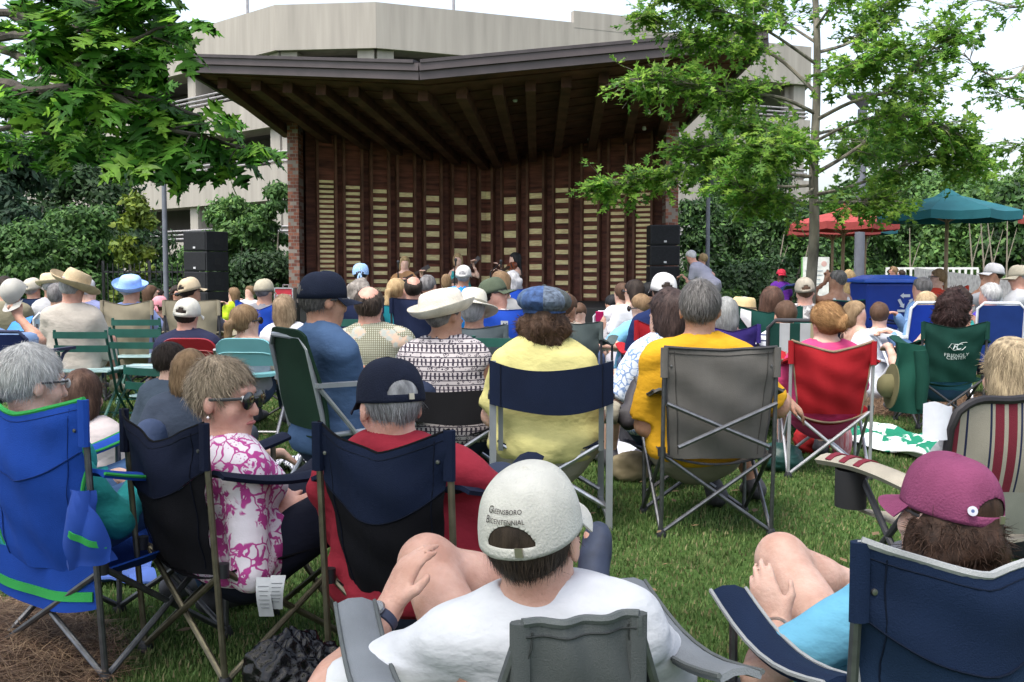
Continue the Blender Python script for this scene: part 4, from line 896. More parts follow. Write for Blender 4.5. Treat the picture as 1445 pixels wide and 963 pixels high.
    o = empty(name, org, label, cat, group)
    def put(nm, prims, hh_, m, disp=None, cuts=(), par=o):
        V_, Fq = sdf_mesh(prims, hh_, cuts)
        if len(V_) == 0: return None
        if disp is not None: n_ = vnormals(V_, Fq); V_ = V_+n_*disp(V_, n_)[:, None]
        return link(nm, np_mesh(nm, V_-org, Fq, m), par)
    sm = skin(SK[sk] if isinstance(sk, str) else sk)
    put('body', body, h*((1.0 if Y < 2.5 else 1.2) if fine else 1.4), sm, (lambda V_, n_: .0012*wav(V_, 60, 5)) if fine else None)
    inf = lambda p, e: (C_(p[1], p[2], p[3]+e, p[4]+e, p[5], p[6], p[7]) if p[0] == 'c' else E_(p[1], p[2], p[3]+e, p[4], p[5]))
    wrk = lambda amp, sd: (lambda V_, n_: 1.5*amp*wr*(wav((V_-org)*np.array((1, 1, 1.7)), 15, sd)*.8+1.1*np.abs(wav((V_-org)*np.array((1, 1, 2.4)), 10.5, sd+9))+.25*wav((V_-org)*np.array((1, 1, 2)), 34, sd+5)+.95*(1-1.6*np.abs(np.sin((V_-org)@np.array((.35+.3*math.sin(sd), .25, 1.))*21+2.6*wav(V_-org, 5.5, sd+6, 4))))*np.clip(.25+1.1*wav(V_-org, 5, sd+7, 4), 0, 1)*np.clip(.4+.8*np.abs(wav(V_-org, 7, sd+3)), 0, 1)-.2))
    seed = int(head[0]*7+head[1]); clm = tm if not isinstance(tm, tuple) else cloth(tm); ncut = (Nb+nd*(.020 if sex == 'm' else .010)*s-tf*.0, nrm(nd+tf*.35))
    if top != 'none':
        e = .013*s; pr = []
        bot = (H-t*(.04 if legs != 'dress' else .12)*s, -t)
        for p in torso:
            p = inf(p, e); pr.append(p[:6]+([bot],)+p[7:] if p[0] == 'c' else p[:5]+([bot],))
        if top in ('tee', 'long', 'sleeveless', 'polo'):
            pr += [inf(p, e*.9) for p in yoke]+[inf(p, .013*s) for p in trap]
            for q in (-1, 1):
                sj, el, w_ = arms[q]; ua = A[q][0]
                if top in ('tee', 'polo'): c = sj+(el-sj)*sl; pr.append(C_(sj, sj+(el-sj)*sl, ua[3]+.017*s, ua[4]+.026*s, .03*s, [(c, nrm(el-sj))]))
                elif top == 'sleeveless': c = sj+(el-sj)*.10; pr.append(C_(sj, sj+(el-sj)*.1, ua[3]+.012*s, ua[3]+.012*s, .03*s, [(c, nrm(el-sj))]))
                else: pr += [C_(sj, el, ua[3]+.016*s, ua[4]+.018*s, .03*s), C_(el, el+(w_-el)*.88, A[q][1][3]+.014*s, A[q][1][4]+.016*s, .02*s, [(el+(w_-el)*.88, nrm(w_-el))])]
        cuts = [] if top not in ('tank', 'strapless') else [(H+t*(.455 if top == 'tank' else .40)*s, t)]
        if top in ('tee', 'long', 'sleeveless', 'polo'): nx = nrm(np.cross(nd, V3(.3, 1, .2))); nw = (.064 if sex == 'm' else .082)*s; pr.append(E_(Nb+nd*.075*s+tf*.012*s, np.stack([nx, np.cross(nd, nx), nd]), (nw, nw, .078*s), .006*s, None, True)); cuts = []
        so_ = put('shirt', pr, h*(1.0 if Y < 2.5 else 1.3), clm, wrk(.0065 if fine else .004, seed), cuts)
        if so_ and top in ('tee', 'long', 'sleeveless') and Y < 7:
            nV = len(so_.data.vertices); a_ = np.empty(nV*3, np.float32); so_.data.vertices.foreach_get('co', a_); X = a_.reshape(-1, 3)+org-(Nb+nd*.075*s+tf*.012*s); ny = np.cross(nd, nx); ax_ = np.stack([X@nx, X@ny, X@nd], 1); k0 = np.sqrt(((ax_/np.array((nw, nw, .078*s)))**2).sum(1)); an_ = np.arctan2(ax_[:, 1], ax_[:, 0]); ring = []
            for q in range(28):
                c_ = -math.pi+(q+.5)*2*math.pi/28; w_ = np.nonzero((np.abs(an_-c_) < .2) & (k0 < 1.10))[0]
                if len(w_): ring.append(X[w_[np.argsort(k0[w_])[:6]]].mean(0)+Nb+nd*.075*s+tf*.012*s-org)
            if len(ring) > 20:
                rg = np.array(ring); rg = (np.roll(rg, 1, 0)+rg*2+np.roll(rg, -1, 0))/4; rg = list(rg); MB().tube(rg+[rg[0], rg[1]], .0065*s, 7, flat=1.25).build('collar', clm, o, True)
        if top == 'tank':
            mb = MB()
            for q in (-1, 1):
                pts = [H+t*.43*s+r*q*.10*s-tf*.115*s, H+t*.505*s+r*q*.095*s-tf*.065*s, H+t*.53*s+r*q*.088*s, H+t*.50*s+r*q*.095*s+tf*.075*s, H+t*.43*s+r*q*.10*s+tf*.115*s]; mb = MB(); mb.tube(pts, .022*s, 6, flat=.5); mb.build('strap', clm, o, True, org=org)
        if top == 'polo':
            mb = MB(); pts = [Nb+nd*.0*s+(r*math.cos(a)*.072+tf*math.sin(a)*.07)*s+t*(.02-.012*math.sin(a))*s for a in np.linspace(1.9, 2*math.pi+1.2, 14)]; mb.tube(pts, .016*s, 6, flat=1.4).build('collar', clm, o, True, org=org)
        else: pass
    if legs != 'none':
        lmm = lm if not isinstance(lm, tuple) else cloth(lm); ck = (H+t*.10*s, t); pr = [(lambda p: p[:6]+([ck],)+p[7:] if p[0] == 'c' else p[:5]+([ck],))(inf(p, .006*s)) for p in (torso[0], torso[3])]; cut = []
        for q in (-1, 1):
            th, sh_ = G_[q][0], G_[q][1]; fr = sf if legs == 'shorts' else 1
            if legs == 'dress': fr = .8
            if fr < 1: c = th[1]+(th[2]-th[1])*fr; pr.append(C_(th[1], c, th[3]+.016*s, th[3]+(th[4]-th[3])*fr+.024*s, .03*s, [(c, nrm(th[2]-th[1]))]))
            else:
                c = sh_[1]+(sh_[2]-sh_[1])*.93; pr += [C_(th[1], th[2], th[3]+.014*s, th[4]+.014*s, .03*s), C_(sh_[1], c, sh_[3]+.016*s, sh_[4]+.020*s, .03*s, [(c, nrm(sh_[2]-sh_[1]))])]
        put('trousers' if legs == 'long' else ('shorts' if legs == 'shorts' else 'skirt'), pr, h*(1.15 if Y < 2.5 else 1.6), lmm, wrk(.003, seed+4), cut)
    if shoe is not None and pose != 'bust':
        for q in (-1, 1):
            an, toe = feet[q]; dn = nrm(nrm(an-G_[q][1][1])-toe*.0); lat = nrm(np.cross(toe, dn)); dn = np.cross(lat, toe); Rm = np.stack([lat, toe, dn])
            pr = [C_(an-toe*.035*s+dn*.035*s, an+toe*.10*s+dn*.045*s, .044*s, .040*s, .03*s), E_(an+toe*.15*s+dn*.055*s, Rm, np.array((.046, .055, .034))*s, .03*s), C_(an-dn*.01*s, an+dn*.03*s, .044*s, .044*s, .02*s)]
            put('shoe', pr, max(h*1.2, .010), mat('shoe_'+hexname(shoe), shoe, .6, .3, 14), None, [(an+dn*.082*s, dn)])
    # hair
    hm = None; hk = hat['k'] if hat else None
    if hair != 'none':
        c0, c1 = HAIR[hc] if isinstance(hc, str) else hc; hm = hair_mat(c0, c1); th = .008 if hair in ('short', 'bald', 'crew', 'spiky') else .013
        if hair == 'crew': th = .004
        if hk: th = .0055
        pr = [E_(hh(0, -.014, .030), HM, np.array((.0755+th, .097+th, .090+th))*s, .02*s)]
        if hair in ('bob', 'long', 'curly', 'grey'): pr.append(E_(hh(0, -.035, -.045-(.03 if hk else 0)), HM, np.array((.092, .082, .095))*s, .03*s))
        if hair == 'curly': pr += [E_(hh(x, y, w), HM, np.array((.062, .055, .065))*s, .02*s) for x, y, w in ((.05, -.06, .03), (-.05, -.06, .03), (.06, -.03, -.05), (-.06, -.03, -.05), (0, -.085, -.04), (.0, -.02, .085)) if not (hk and w > -.03)]
        if hair == 'long': pr.append(C_(hh(0, -.055, -.05), hh(0, -.09, -.20), .078*s, .06*s, .03*s, flat=(hf, .6)))
        if hair == 'pony': pr += [C_(hh(0, -.10, .01), hh(0, -.145, -.01), .022*s, .028*s, .015*s), C_(hh(0, -.145, -.01), hh(0, -.155, -.13), .030*s, .028*s, .02*s), C_(hh(0, -.155, -.13), hh(.0, -.13, -.24), .028*s, .006*s, .02*s)]
        if hair == 'bun': pr += [E_(hh(.015, -.118, -.005), HM, np.array((.036, .032, .046))*s, .012*s), E_(hh(.03, -.125, .02), HM, np.array((.022, .022, .024))*s, .01*s), C_(hh(.045, -.10, -.035), hh(.052, -.112, .045), .018*s, .013*s, .008*s)]
        if hair == 'spiky': pr += [E_(hh(0, -.008, .064), HM, np.array((.069, .084, .058))*s, .02*s)]
        neg = [E_(hh(0, .092, -.055), HM, np.array((.105, .085, .112))*s, .012*s, None, True)]
        if hair in ('short', 'bald', 'crew', 'bun', 'pony', 'spiky'): neg += [E_(hh(q*.088, .012, -.042), HM, np.array((.03, .040, .055))*s, .008*s, None, True) for q in (-1, 1)]
        if hair == 'bald': neg.append(E_(hh(0, -.045, .118), HM, np.array((.060, .105, .082))*s, .01*s, None, True))
        cuts = []
        if hair in ('short', 'bald', 'crew', 'spiky'): cuts = [(hh(0, -.09, -.075), nrm(-hu+hf*.25))]
        if hair in ('bun', 'pony'): pass
        am = dict(curly=.016, spiky=.008, bob=.009, long=.010, pony=.006, bun=.006).get(hair, .005)*s; fr = 70 if hair == 'curly' else 55
        prh = pr+neg
        V_, Fq = sdf_mesh(prh, h*.95, cuts)
        if len(V_):
            n_ = vnormals(V_, Fq); V_ = V_+n_*(am*(np.where((V_-Hc)@hu/s < -.005, 1., .12) if hk else 1.)*wav((V_-Hc)@HM.T*np.array((1, 1, .45 if hair != 'curly' else 1)), fr/s, seed+1, 7))[:, None]
            Vl = V_-org; tone = np.clip(.12+.35*wav((V_-Hc)*np.array((1, 1, .3)), 120, seed+2), 0, .5)
            if strands:
                wl = (V_-Hc)@hu/s; okv = np.nonzero((wl < (.012 if hk else 9)) & ((wl > .02) | ((V_-Hc)@hf/s < .035)))[0]; ns = int(strands*(.5 if hk else 1)); i0 = okv[RNG.integers(0, len(okv), ns)]; p0 = Vl[i0]; nn = n_[i0]; cr = hh(0, -.03, .10)-org
                d = p0-cr; d = d-nn*(d*nn).sum(1)[:, None]
                if hair == 'bun': d = (hh(.015, -.12, -.005)-org)-p0; d = d-nn*(d*nn).sum(1)[:, None]
                d = d/(np.linalg.norm(d, axis=1, keepdims=True)+1e-9); jit = .9 if hair in ('curly',) else (.30 if hair == 'spiky' else .18)
                d = d+RNG.normal(size=d.shape)*jit-hu*(.35 if hair in ('bob', 'long', 'pony') else 0); d /= np.linalg.norm(d, axis=1, keepdims=True)
                ll = ((.018 if hair != 'curly' else .012)+.022*RNG.random(ns))*s; sdv = np.cross(d, nn); sdv /= np.linalg.norm(sdv, axis=1, keepdims=True)+1e-9; w = sdv*(max(.0006, h*.085))
                lift = nn*(.0010 if hair not in ('spiky', 'curly') else .002)*s; D_ = d*ll[:, None]
                curlv = nn*(ll*(.12 if hair == 'curly' else (.06 if hair == 'spiky' else .0)))[:, None]
                S4 = np.stack([p0-w, p0+w, p0+D_*.5+lift+curlv+w*.9, p0+D_*.5+lift+curlv-w*.9, p0+D_+lift*.4+curlv*.6+w*.25, p0+D_+lift*.4+curlv*.6-w*.25], 1).reshape(-1, 3)
                b0 = len(Vl)+np.arange(ns)*6; F2 = np.concatenate([np.stack([b0, b0+1, b0+2, b0+3], 1), np.stack([b0+3, b0+2, b0+4, b0+5], 1)])
                Vl = np.concatenate([Vl, S4]); Fq = np.concatenate([Fq, F2]); tone = np.concatenate([tone, np.repeat(RNG.random(ns)**1.6*.42, 6)])
            me = np_mesh('hair', Vl, Fq, hm); at = me.attributes.new('tone', 'FLOAT', 'POINT'); at.data.foreach_set('value', tone.astype(np.float32)); link('hair', me, o)
    if hat: hat_build(o, org, Hc, HM, s, hat, h)
    if glasses:
        gm_ = mat('lens_dark', (.012, .012, .014), .12, .05, spec=.8); mb = MB()
        for q in (-1, 1):
            mb = MB(); mb.lathe([(.001, -.004), (.020, -.003), (.024, 0), (.020, .003), (.001, .004)], (0, 0, 0), 14, M=np.stack([hr, hu, nrm(hf+hr*q*.28)], 1)@np.diag((1.12, .85, 1))); 
            mb.v = [tuple(np.array(v)*s*(1.32 if glasses == 'sun' else .8)+hh(q*.033, .101, .006)) for v in mb.v]; mb.build('lens', gm_ if glasses == 'sun' else mat('lens_clear', (.5, .52, .55), .1, .02), o, True, org=org)
            MB().tube([hh(q*.056, .092, .014), hh(q*.078, .06, .012), hh(q*.083, .0, .006)], .0022*s*(1.3 if glasses == 'sun' else 1), 6, flat=1.8).build('temple', mat('frame_metal', (.06, .06, .065), .3, metal=.4), o, True, org=org)
        MB().tube([hh(-.012, .108, .012), hh(.012, .108, .012)], .0025*s, 6).build('bridge', mat('frame_metal', (.06, .06, .065), .3, metal=.4), o, True, org=org)
    if fine and Y < 4:
        for q in (-1, 1):
            MB().lathe([(.001, -.011), (.008, -.008), (.0112, 0), (.008, .008), (.001, .011)], hh(q*.031, .0815, .010), 10, M=np.stack([hr, hu, hf], 1)).build('eye', mat('eye_white', (.7, .68, .66), .2), o, True, org=org)
    if fine and Y < 4: MB().tube([hh(-.022, .089, -.065), hh(-.008, .0975, -.062), hh(.008, .0975, -.062), hh(.022, .089, -.065)], [.003*s, .0062*s, .0062*s, .003*s], 8).build('lips', skin((.42, .15, .14)), o, True, org=org)
    PEOPLE[label] = dict(H=H, Sh=Sh, f=f, r=r, arms=arms, org=org, o=o, Hc=Hc, HM=HM, t=t, tf=tf, Nb=Nb, feet=feet)
    return o
def hat_build(o, org, Hc, HM, s, hat, h):
    kind = hat['k']; col = hat.get('c', (.6, .58, .52)); m = hat['m'] if 'm' in hat else mat('hat_'+hexname(col), col, .9, .09, 14, .3, 220 if kind in ('cap', 'flat') else 120, spec=.12)
    tl = R(hat.get('tilt', 0)); rl = R(hat.get('roll', 0)); hr, hf, hu = HM
    hf2 = hf*math.cos(tl)+hu*math.sin(tl); hu2 = hu*math.cos(tl)-hf*math.sin(tl); hr2 = hr*math.cos(rl)+hu2*math.sin(rl); hu2 = hu2*math.cos(rl)-hr*math.sin(rl)
    Bm = np.stack([hr2, hf2, hu2]); up = hat.get('up', 0); sc = s*hat.get('sc', 1.)
    T_ = lambda v: (np.asarray(v, float)*sc)@Bm+Hc+hu*up*s
    def bld(mb, nm, mm=None, smooth=True, solid=0, par=o):
        mb.v = [tuple(T_(v)) for v in mb.v]; x = mb.build(nm, mm or m, par, smooth, org=org)
        if solid: q = x.modifiers.new('thick', 'SOLIDIFY'); q.thickness = solid; q.offset = 1
        return x
    if kind == 'cap':
        nA, nE = (112, 36) if h < .009 else ((72, 22) if h < .012 else (28, 9)); mb = MB(); vs = []; hole = hat.get('hole', True); z0 = .012; hE = .44 if nA > 40 else .5
        for j in range(nE+1):
            e = j/nE*math.pi/2
            for i in range(nA):
                a = 2*math.pi*i/nA; e = j/nE*math.pi/2; da = (a-1.5*math.pi+math.pi) % (2*math.pi)-math.pi; q_h = math.hypot(da/.55, (e-.02)/hE)
                if hole and nA > 40 and abs(q_h-1) < .13 and e > .14: a = 1.5*math.pi+da/q_h; e = .02+(e-.02)/q_h
                w = math.cos(e)**.72; seam = 1-.012*max(0, 1-abs(((a/(math.pi/3)+.5) % 1)-.5)*22)*(.3+.7*w) if nA > 40 else 1
                pf = 1+.05*max(0, math.sin(a))*math.sin(e*1.3); zz = z0+.114*math.sin(e)**.85*pf+.006*math.sin(a)*(1-j/nE)
                rip = 1+.006*math.sin(5*a+3*e)+.004*math.sin(9*a-7*e)
                vs.append((.088*w*seam*rip*math.cos(a), (.110*w*seam*rip)*math.sin(a)-.006, zz))
        fs = []
        for j in range(nE):
            for i in range(nA):
                a = 2*math.pi*(i+.5)/nA; e = (j+.5)/nE*math.pi/2; da = abs((a-1.5*math.pi+math.pi) % (2*math.pi)-math.pi)
                hh_ = (da/.55)**2+((e-.02)/hE)**2
                if hole and hh_ < 1 and e > (.13 if nA > 40 else .17): continue
                fs.append((j*nA+i, j*nA+(i+1) % nA, (j+1)*nA+(i+1) % nA, (j+1)*nA+i))
        mb.add(vs, fs); c = bld(mb, 'cap', None, True, .0022)
        brl = hat.get('brim', .075); mb = MB()
        mb.sheet(lambda u, v: V3(math.sin((u-.5)*2.5)*(.089+.004*v), math.cos((u-.5)*2.5)*.111-.006+brl*v*math.cos((u-.5)*2.4)**.6, z0+.004-.018*((u-.5)*2)**2*v-.016*v), 18, 6, .0035); bld(mb, 'brim', hat.get('bm'), True, 0)
        mb = MB(); mb.lathe([(.008, -.003), (.0085, .001), (.005, .0045), (.001, .005)], (0, -.006, z0+.114), 10); bld(mb, 'button', None, True, 0)
        if hole and nA > 40:
            mb = MB(); mb.box((.018, -.118, z0+.009), (.014, .004, .016)); bld(mb, 'buckle', mat('buckle', (.42, .38, .30), .35, metal=.8), False)
        return
    if kind == 'wide':
        br = hat.get('brim', .19); cr = hat.get('crown', .105); cw = hat.get('cw', .088); up_ = hat.get('curl', .03); dr = hat.get('droop', 0.); side = hat.get('side', .0)
        n = 40 if h < .02 else 22
        def wob(a, r, z):
            k = max(0, (r-.1)/(br-.1)); return V3(0, 0, up_*k*k-dr*k+side*k*math.cos(a)**2+hat.get('wave', .008)*k*math.sin(2*a+1))
        prof = [(.092, .02), (.10, .016), (.12, .012), (br*.72, .01), (br*.9, .009), (br, .011), (br*1.005, .014), (br, .017), (br*.85, .015), (.13, .018), (.105, .023), (cw*1.10, .03), (cw*1.07, .045), (cw*1.03, .02+cr*.6), (cw*.96, .02+cr*.84), (cw*.84, .02+cr*.97), (cw*.6, .02+cr*(1.02 if hat.get('round') else .99)), (cw*.35, .02+cr*(1.06 if hat.get('round') else .90)), (.003, .02+cr*(1.07 if hat.get('round') else .87))]
        mb = MB(); mb.lathe(prof, (0, -.006, 0), n, sy=1.17, wob=wob); bld(mb, 'hat')
        if hat.get('band'):
            mb = MB(); mb.lathe([(cw*1.12, .03), (cw*1.125, .046), (cw*1.07, .047)], (0, -.006, 0), n, sy=1.17); bld(mb, 'hat_band', mat('band_'+hexname(hat['band']), hat['band'], .8))
        if hat.get('cord'):
            for q in (-.010, .012):
                mb = MB(); mb.tube([(q*.5, -.125, .03), (q, -.160, .016), (q*1.6, -.20, .012), (q*1.3, -.225, .005)], [.0028, .0028, .0028, .006], 6); bld(mb, 'cord', mat('cord_dark', (.05, .035, .03), .8))
        return
    if kind == 'flat':   # eight panel denim cap
        n = 64; prof = [(.084, .008), (.090, .006), (.097, .012), (.117, .030), (.124, .052), (.116, .076), (.094, .098), (.06, .112), (.025, .118), (.003, .119)]
        mb = MB(); mb.lathe(prof, (0, -.006, 0), n, sy=1.16, wob=lambda a, r, z: V3(math.cos(a), math.sin(a), .3)*-.0045*max(0, 1-abs(((a/(math.pi/4)+.5) % 1)-.5)*14)*(r/.12)+V3(0, 0, .012*math.sin(a)*0-.010*(r/.12)*math.cos(a*1)*.4))
        mats = hat['ms']; mb.mi = []
        for f in mb.f: 
            c = np.mean([mb.v[i] for i in f], axis=0); a = math.atan2(c[1]+.006, c[0])/(math.pi/4); mb.mi.append(int((a+8) % 8) % len(mats))
        mb.v = [tuple(T_(v)) for v in mb.v]; mb.build('cap', mats, o, True, org=org)
        mb = MB(); mb.lathe([(.095, .0), (.0955, .014), (.091, .016)], (0, -.006, 0), 40, sy=1.16); bld(mb, 'cap_band', mats[0])
        mb = MB(); mb.lathe([(.011, -.002), (.010, .004), (.001, .007)], (0, -.006, .118), 10); bld(mb, 'button', mats[-1])
        mb = MB(); mb.sheet(lambda u, v: V3(math.sin((u-.5)*1.9)*.09, .02+math.cos((u-.5)*1.9)*.088+.05*v*math.cos((u-.5)*2)**.6, .012-.015*v-.02*((u-.5)*2)**2), 10, 4, .004); bld(mb, 'brim', mats[1]); return
    if kind == 'bandana':
        mb = MB(); mb.lathe([(.089, .0), (.091, .03), (.088, .06), (.074, .098), (.045, .120), (.003, .127)], (0, -.006, .01), 24, sy=1.18, wob=lambda a, r, z: V3(0, 0, .006*math.sin(3*a))*(r/.09)); bld(mb, 'bandana')
        mb = MB(); mb.tube([(0, -.112, .02), (.015, -.125, -.005), (.02, -.12, -.05)], [.013, .015, .018], 6, flat=.4); mb.tube([(0, -.112, .02), (-.012, -.125, -.01), (-.02, -.118, -.04)], [.011, .013, .014], 6, flat=.4); bld(mb, 'knot'); return
    if kind == 'visor':
        mb = MB(); mb.lathe([(.090, .02), (.0915, .05), (.088, .05)], (0, -.006, 0), 28, sy=1.17); bld(mb, 'visor_band')
        mb = MB(); mb.sheet(lambda u, v: V3(math.sin((u-.5)*2.3)*.088, .02+math.cos((u-.5)*2.3)*.086+.075*v*math.cos((u-.5)*2.1)**.55, .024-.03*((u-.5)*2)**2-.02*v), 12, 5, .003); bld(mb, 'brim'); return
# ------------------------------------------------------------------ chairs
alu = metal((.42, .43, .46), .4); gunm = metal((.14, .145, .155), .45); olive_m = metal((.17, .155, .11), .5); steel_d = mat('tube_dark', (.035, .035, .04), .5, .1)
CG = 'folding chairs in the audience'
def chair_root(name, label, at, Y, yaw, cat='chair', back=.26, group=CG):
    q = P(at[0], at[1], Y); yr = R(yaw); f = V3(math.sin(yr), math.cos(yr), 0); b = V3(q[0], q[1], 0)+f*back
    return empty(name, b, label, cat, group, -yr), q[2]
def rl(mb, a, b, r=.011, n=8): return mb.tube([a, b], r, n)
def camp_chair(label, at, Y, yaw, col, col2=None, pipe=None, w=.25, hs=.40, dip=.07, tube=None, back=.27, arms=True, bow=.06, cross=False, narrow=.70, armc=None, vb=.62, skirt=None, sag=.09, armz=.24, foot=True, topw=1.0, vdip=1.25, arml=.27):
    o, H = chair_root('camp_chair', label, at, Y, yaw, back=back); tube = tube or gunm; m1 = fabric(col); m2 = fabric(col2) if col2 else m1; r = .0095; sd = int(at[0]); hb = back+.02
    def rod(nm, a, b, rr=r, mm=None): MB().tube([a, b], rr, 8).build(nm, mm or tube, o, True)
    for s_ in (-1, 1):
        rod('back_post', (s_*w, -hb+.05, .03), (s_*w*topw, -hb, H-.015), r)
        rod('front_post', (s_*w, .24, .03), (s_*w, .25, hs+armz), r)
        rod('leg', (s_*w, -hb+.05, .02), (-s_*w, -hb+.055+.012*s_, hs-.03)); rod('leg', (s_*w, .24, .02), (-s_*w, .24+.012*s_, hs-.03))
        rod('leg', (s_*w, -hb+.05, .02), (s_*(w+.006), .25, hs-.02)); rod('leg', (s_*(w+.004), .24, .02), (s_*(w-.006), -hb+.05, hs-.02))
        for y in (.24, -hb+.05):
            MB().lathe([(.022, 0), (.024, .012), (.014, .035)], (s_*w, y, 0), 10).build('foot', blk, o, True)
            MB().lathe([(.017, -.02), (.018, .02)], (s_*w, y, hs-.02), 10).build('hub', blk, o, True)
        MB().tube([(s_*w*topw, -hb-.001, H-.13), (s_*w*topw, -hb-.001, H)], .0175, 8, flat=.8).build('sleeve', m2, o, True)
        if arms:
            am = fabric(armc) if armc else m2
            MB().sheet(lambda u, v: V3(s_*(w+.004)+(v-.5)*.075, -hb+.03+u*(hb+arml), hs+armz+.02-.045*math.sin(math.pi*u)-.012*(2*v-1)**2), 12, 3, .012).build('armrest', am, o, True)
            if pipe:
                for v in (0, 1):
                    MB().tube([(s_*(w+.004)+(v-.5)*.078, -hb+.03+u*(hb+arml), hs+armz+.015-.045*math.sin(math.pi*u)) for u in np.linspace(0, 1, 9)], .005, 5).build('piping', fabric(pipe), o, True)
    zb = hs-.05; near_ = at and Y < 5
    def bk(u, v):
        x = 2*u-1; hw = w*topw*(narrow+(1-narrow)*min(1, v*1.08)**1.1) if v < 1 else w*topw; cx = 1-x*x
        zt_ = H-dip*(1-abs(x)**vdip); zz = zb+(zt_-zb)*v; fold = .006*math.sin(9*x+6*v+sd)+.005*math.sin(17*v+4*x+sd*.7)+.006*abs(x)**2*math.sin(24*v-7*abs(x)+sd)*v
        return V3(x*hw, -hb+.06-.06*min(1, v*1.1)-bow*cx*math.sin(math.pi*min(1, .15+.7*v))+fold, zz)
    vbf = lambda u: vb-.13*(1-(2*u-1)**2)
    if col2:
        b_ = MB().sheet(lambda u, v: bk(u, v*vbf(u)), 18, 10, .004).build('backrest', m1, o, True)
        MB().sheet(lambda u, v: bk(u, vbf(u)+(1-vbf(u))*v)+V3(0, -.002, 0), 18, 8, .005).build('top_panel', m2, b_, True)
    else: b_ = MB().sheet(bk, 18, 16, .004).build('backrest', m1, o, True)
    pm = fabric(pipe) if pipe else fabric(tuple(c*.35 for c in col))
    pr_ = .0075 if pipe else .004
    MB().tube([bk(u, 1)+V3(0, -.001, .002) for u in np.linspace(0, 1, 25)], pr_, 6).build('piping', pm, b_, True)
    if pipe:
        for u in (0, 1): MB().tube([bk(u, v) for v in np.linspace(.0, 1, 16)], .006, 6).build('piping', pm, b_, True)
    if near_:
        sm_ = fabric(tuple(c*.45 for c in (col2 or col)))
        for u in (.085, .915): MB().tube([bk(u, v)+V3(0, -.0045, 0) for v in np.linspace(.04, .97, 18)], .0016, 5).build('seam', sm_, b_, True)
        MB().tube([bk(u, .955)+V3(0, -.0045, 0) for u in np.linspace(.03, .97, 20)], .0016, 5).build('seam', sm_, b_, True)
        if col2: MB().tube([bk(u, vbf(u))+V3(0, -.006, 0) for u in np.linspace(.02, .98, 20)], .0020, 5).build('seam', sm_, b_, True)
        for u in (.05, .95): MB().lathe([(.001, 0), (.006, 0), (.005, .003), (.001, .0035)], bk(u, .84)+V3(0, -.005, 0), 10, M=[[1, 0, 0], [0, 0, -1], [0, 1, 0]]).build('rivet', metal((.2, .2, .2)), b_, True)
    st_ = lambda u, v: V3((2*u-1)*w*.99, -hb+.06+v*(hb+.18), hs-.03-sag*(1-(2*u-1)**2)*(.55+.45*math.sin(math.pi*v))+.02*v)
    MB().sheet(st_, 14, 10, .005).build('seat', m1, o, True)
    if skirt: MB().sheet(lambda u, v: V3((2*u-1)*w*.97, -hb+.045-.004*math.sin(12*u), hs+.0-.01-skirt*v*(1-.25*(2*u-1)**2)), 14, 5, .004).build('seat_flap', m1, o, True)
    if pipe: MB().tube([st_(u, 0) for u in np.linspace(0, 1, 15)], .006, 6).build('piping', pm, o, True)
    if cross:
        rod('brace', (-w*.97, -hb-.03, H-.24), (w*.80, -hb-.075, hs+.02), .010); rod('brace', (w*.97, -hb-.035, H-.24), (-w*.80, -hb-.08, hs+.02), .010)
    return o, bk
def director_chair(label, at, Y, yaw, col, fr, w=.27, hs=.44, band=.24, dip=.05):
    o, H = chair_root('director_chair', label, at, Y, yaw, back=.24); m = fabric(col)
    for s_ in (-1, 1):
        MB().bar((s_*w, -.24, .0), (s_*w, -.25, H-.004), .03, .02, up=(0, 1, 0)).build('back_post', fr, o)
        MB().bar((s_*(w-.035), -.20, hs-.04), (s_*(w-.035), -.22, H-band), .022, .016, up=(0, 1, 0)).build('inner_post', fr, o)
        MB().bar((s_*w, .22, 0), (s_*w, .22, hs+.2), .03, .02, up=(0, 1, 0)).build('front_post', fr, o)
        MB().bar((s_*w, -.25, hs+.21), (s_*w, .26, hs+.21), .045, .022).build('armrest', mat('arm_black', (.02, .02, .022), .5), o)
        MB().bar((s_*w, -.24, .05), (s_*w, .22, .05), .02, .02).build('floor_rail', fr, o)
        MB().tube([(s_*(w-.01), -.2, .10), (-s_*(w-.03), -.19, hs-.01)], .012, 8).build('leg', alu, o, True); MB().tube([(s_*(w-.01), .2, .10), (-s_*(w-.03), .2, hs-.01)], .012, 8).build('leg', alu, o, True)
    bk = lambda u, v: V3((2*u-1)*(w+.014), -.262-.05*(1-(2*u-1)**2), H-band+band*v-dip*(1-(2*u-1)**2)+.004*math.sin(7*u+3*v))
    b_ = MB().sheet(bk, 18, 6, .006).build('back_band', m, o, True)
    for s_ in (.09, .91): MB().tube([bk(s_, v)+V3(0, -.004, 0) for v in (0, .25, .5, .75, 1)], .003, 5).build('seam', fabric(tuple(c*.5 for c in col)), b_, True)
    MB().sheet(lambda u, v: V3((2*u-1)*(w-.02), -.2+.42*v, hs-.05*(1-(2*u-1)**2)), 12, 6, .006).build('seat', m, o, True); return o
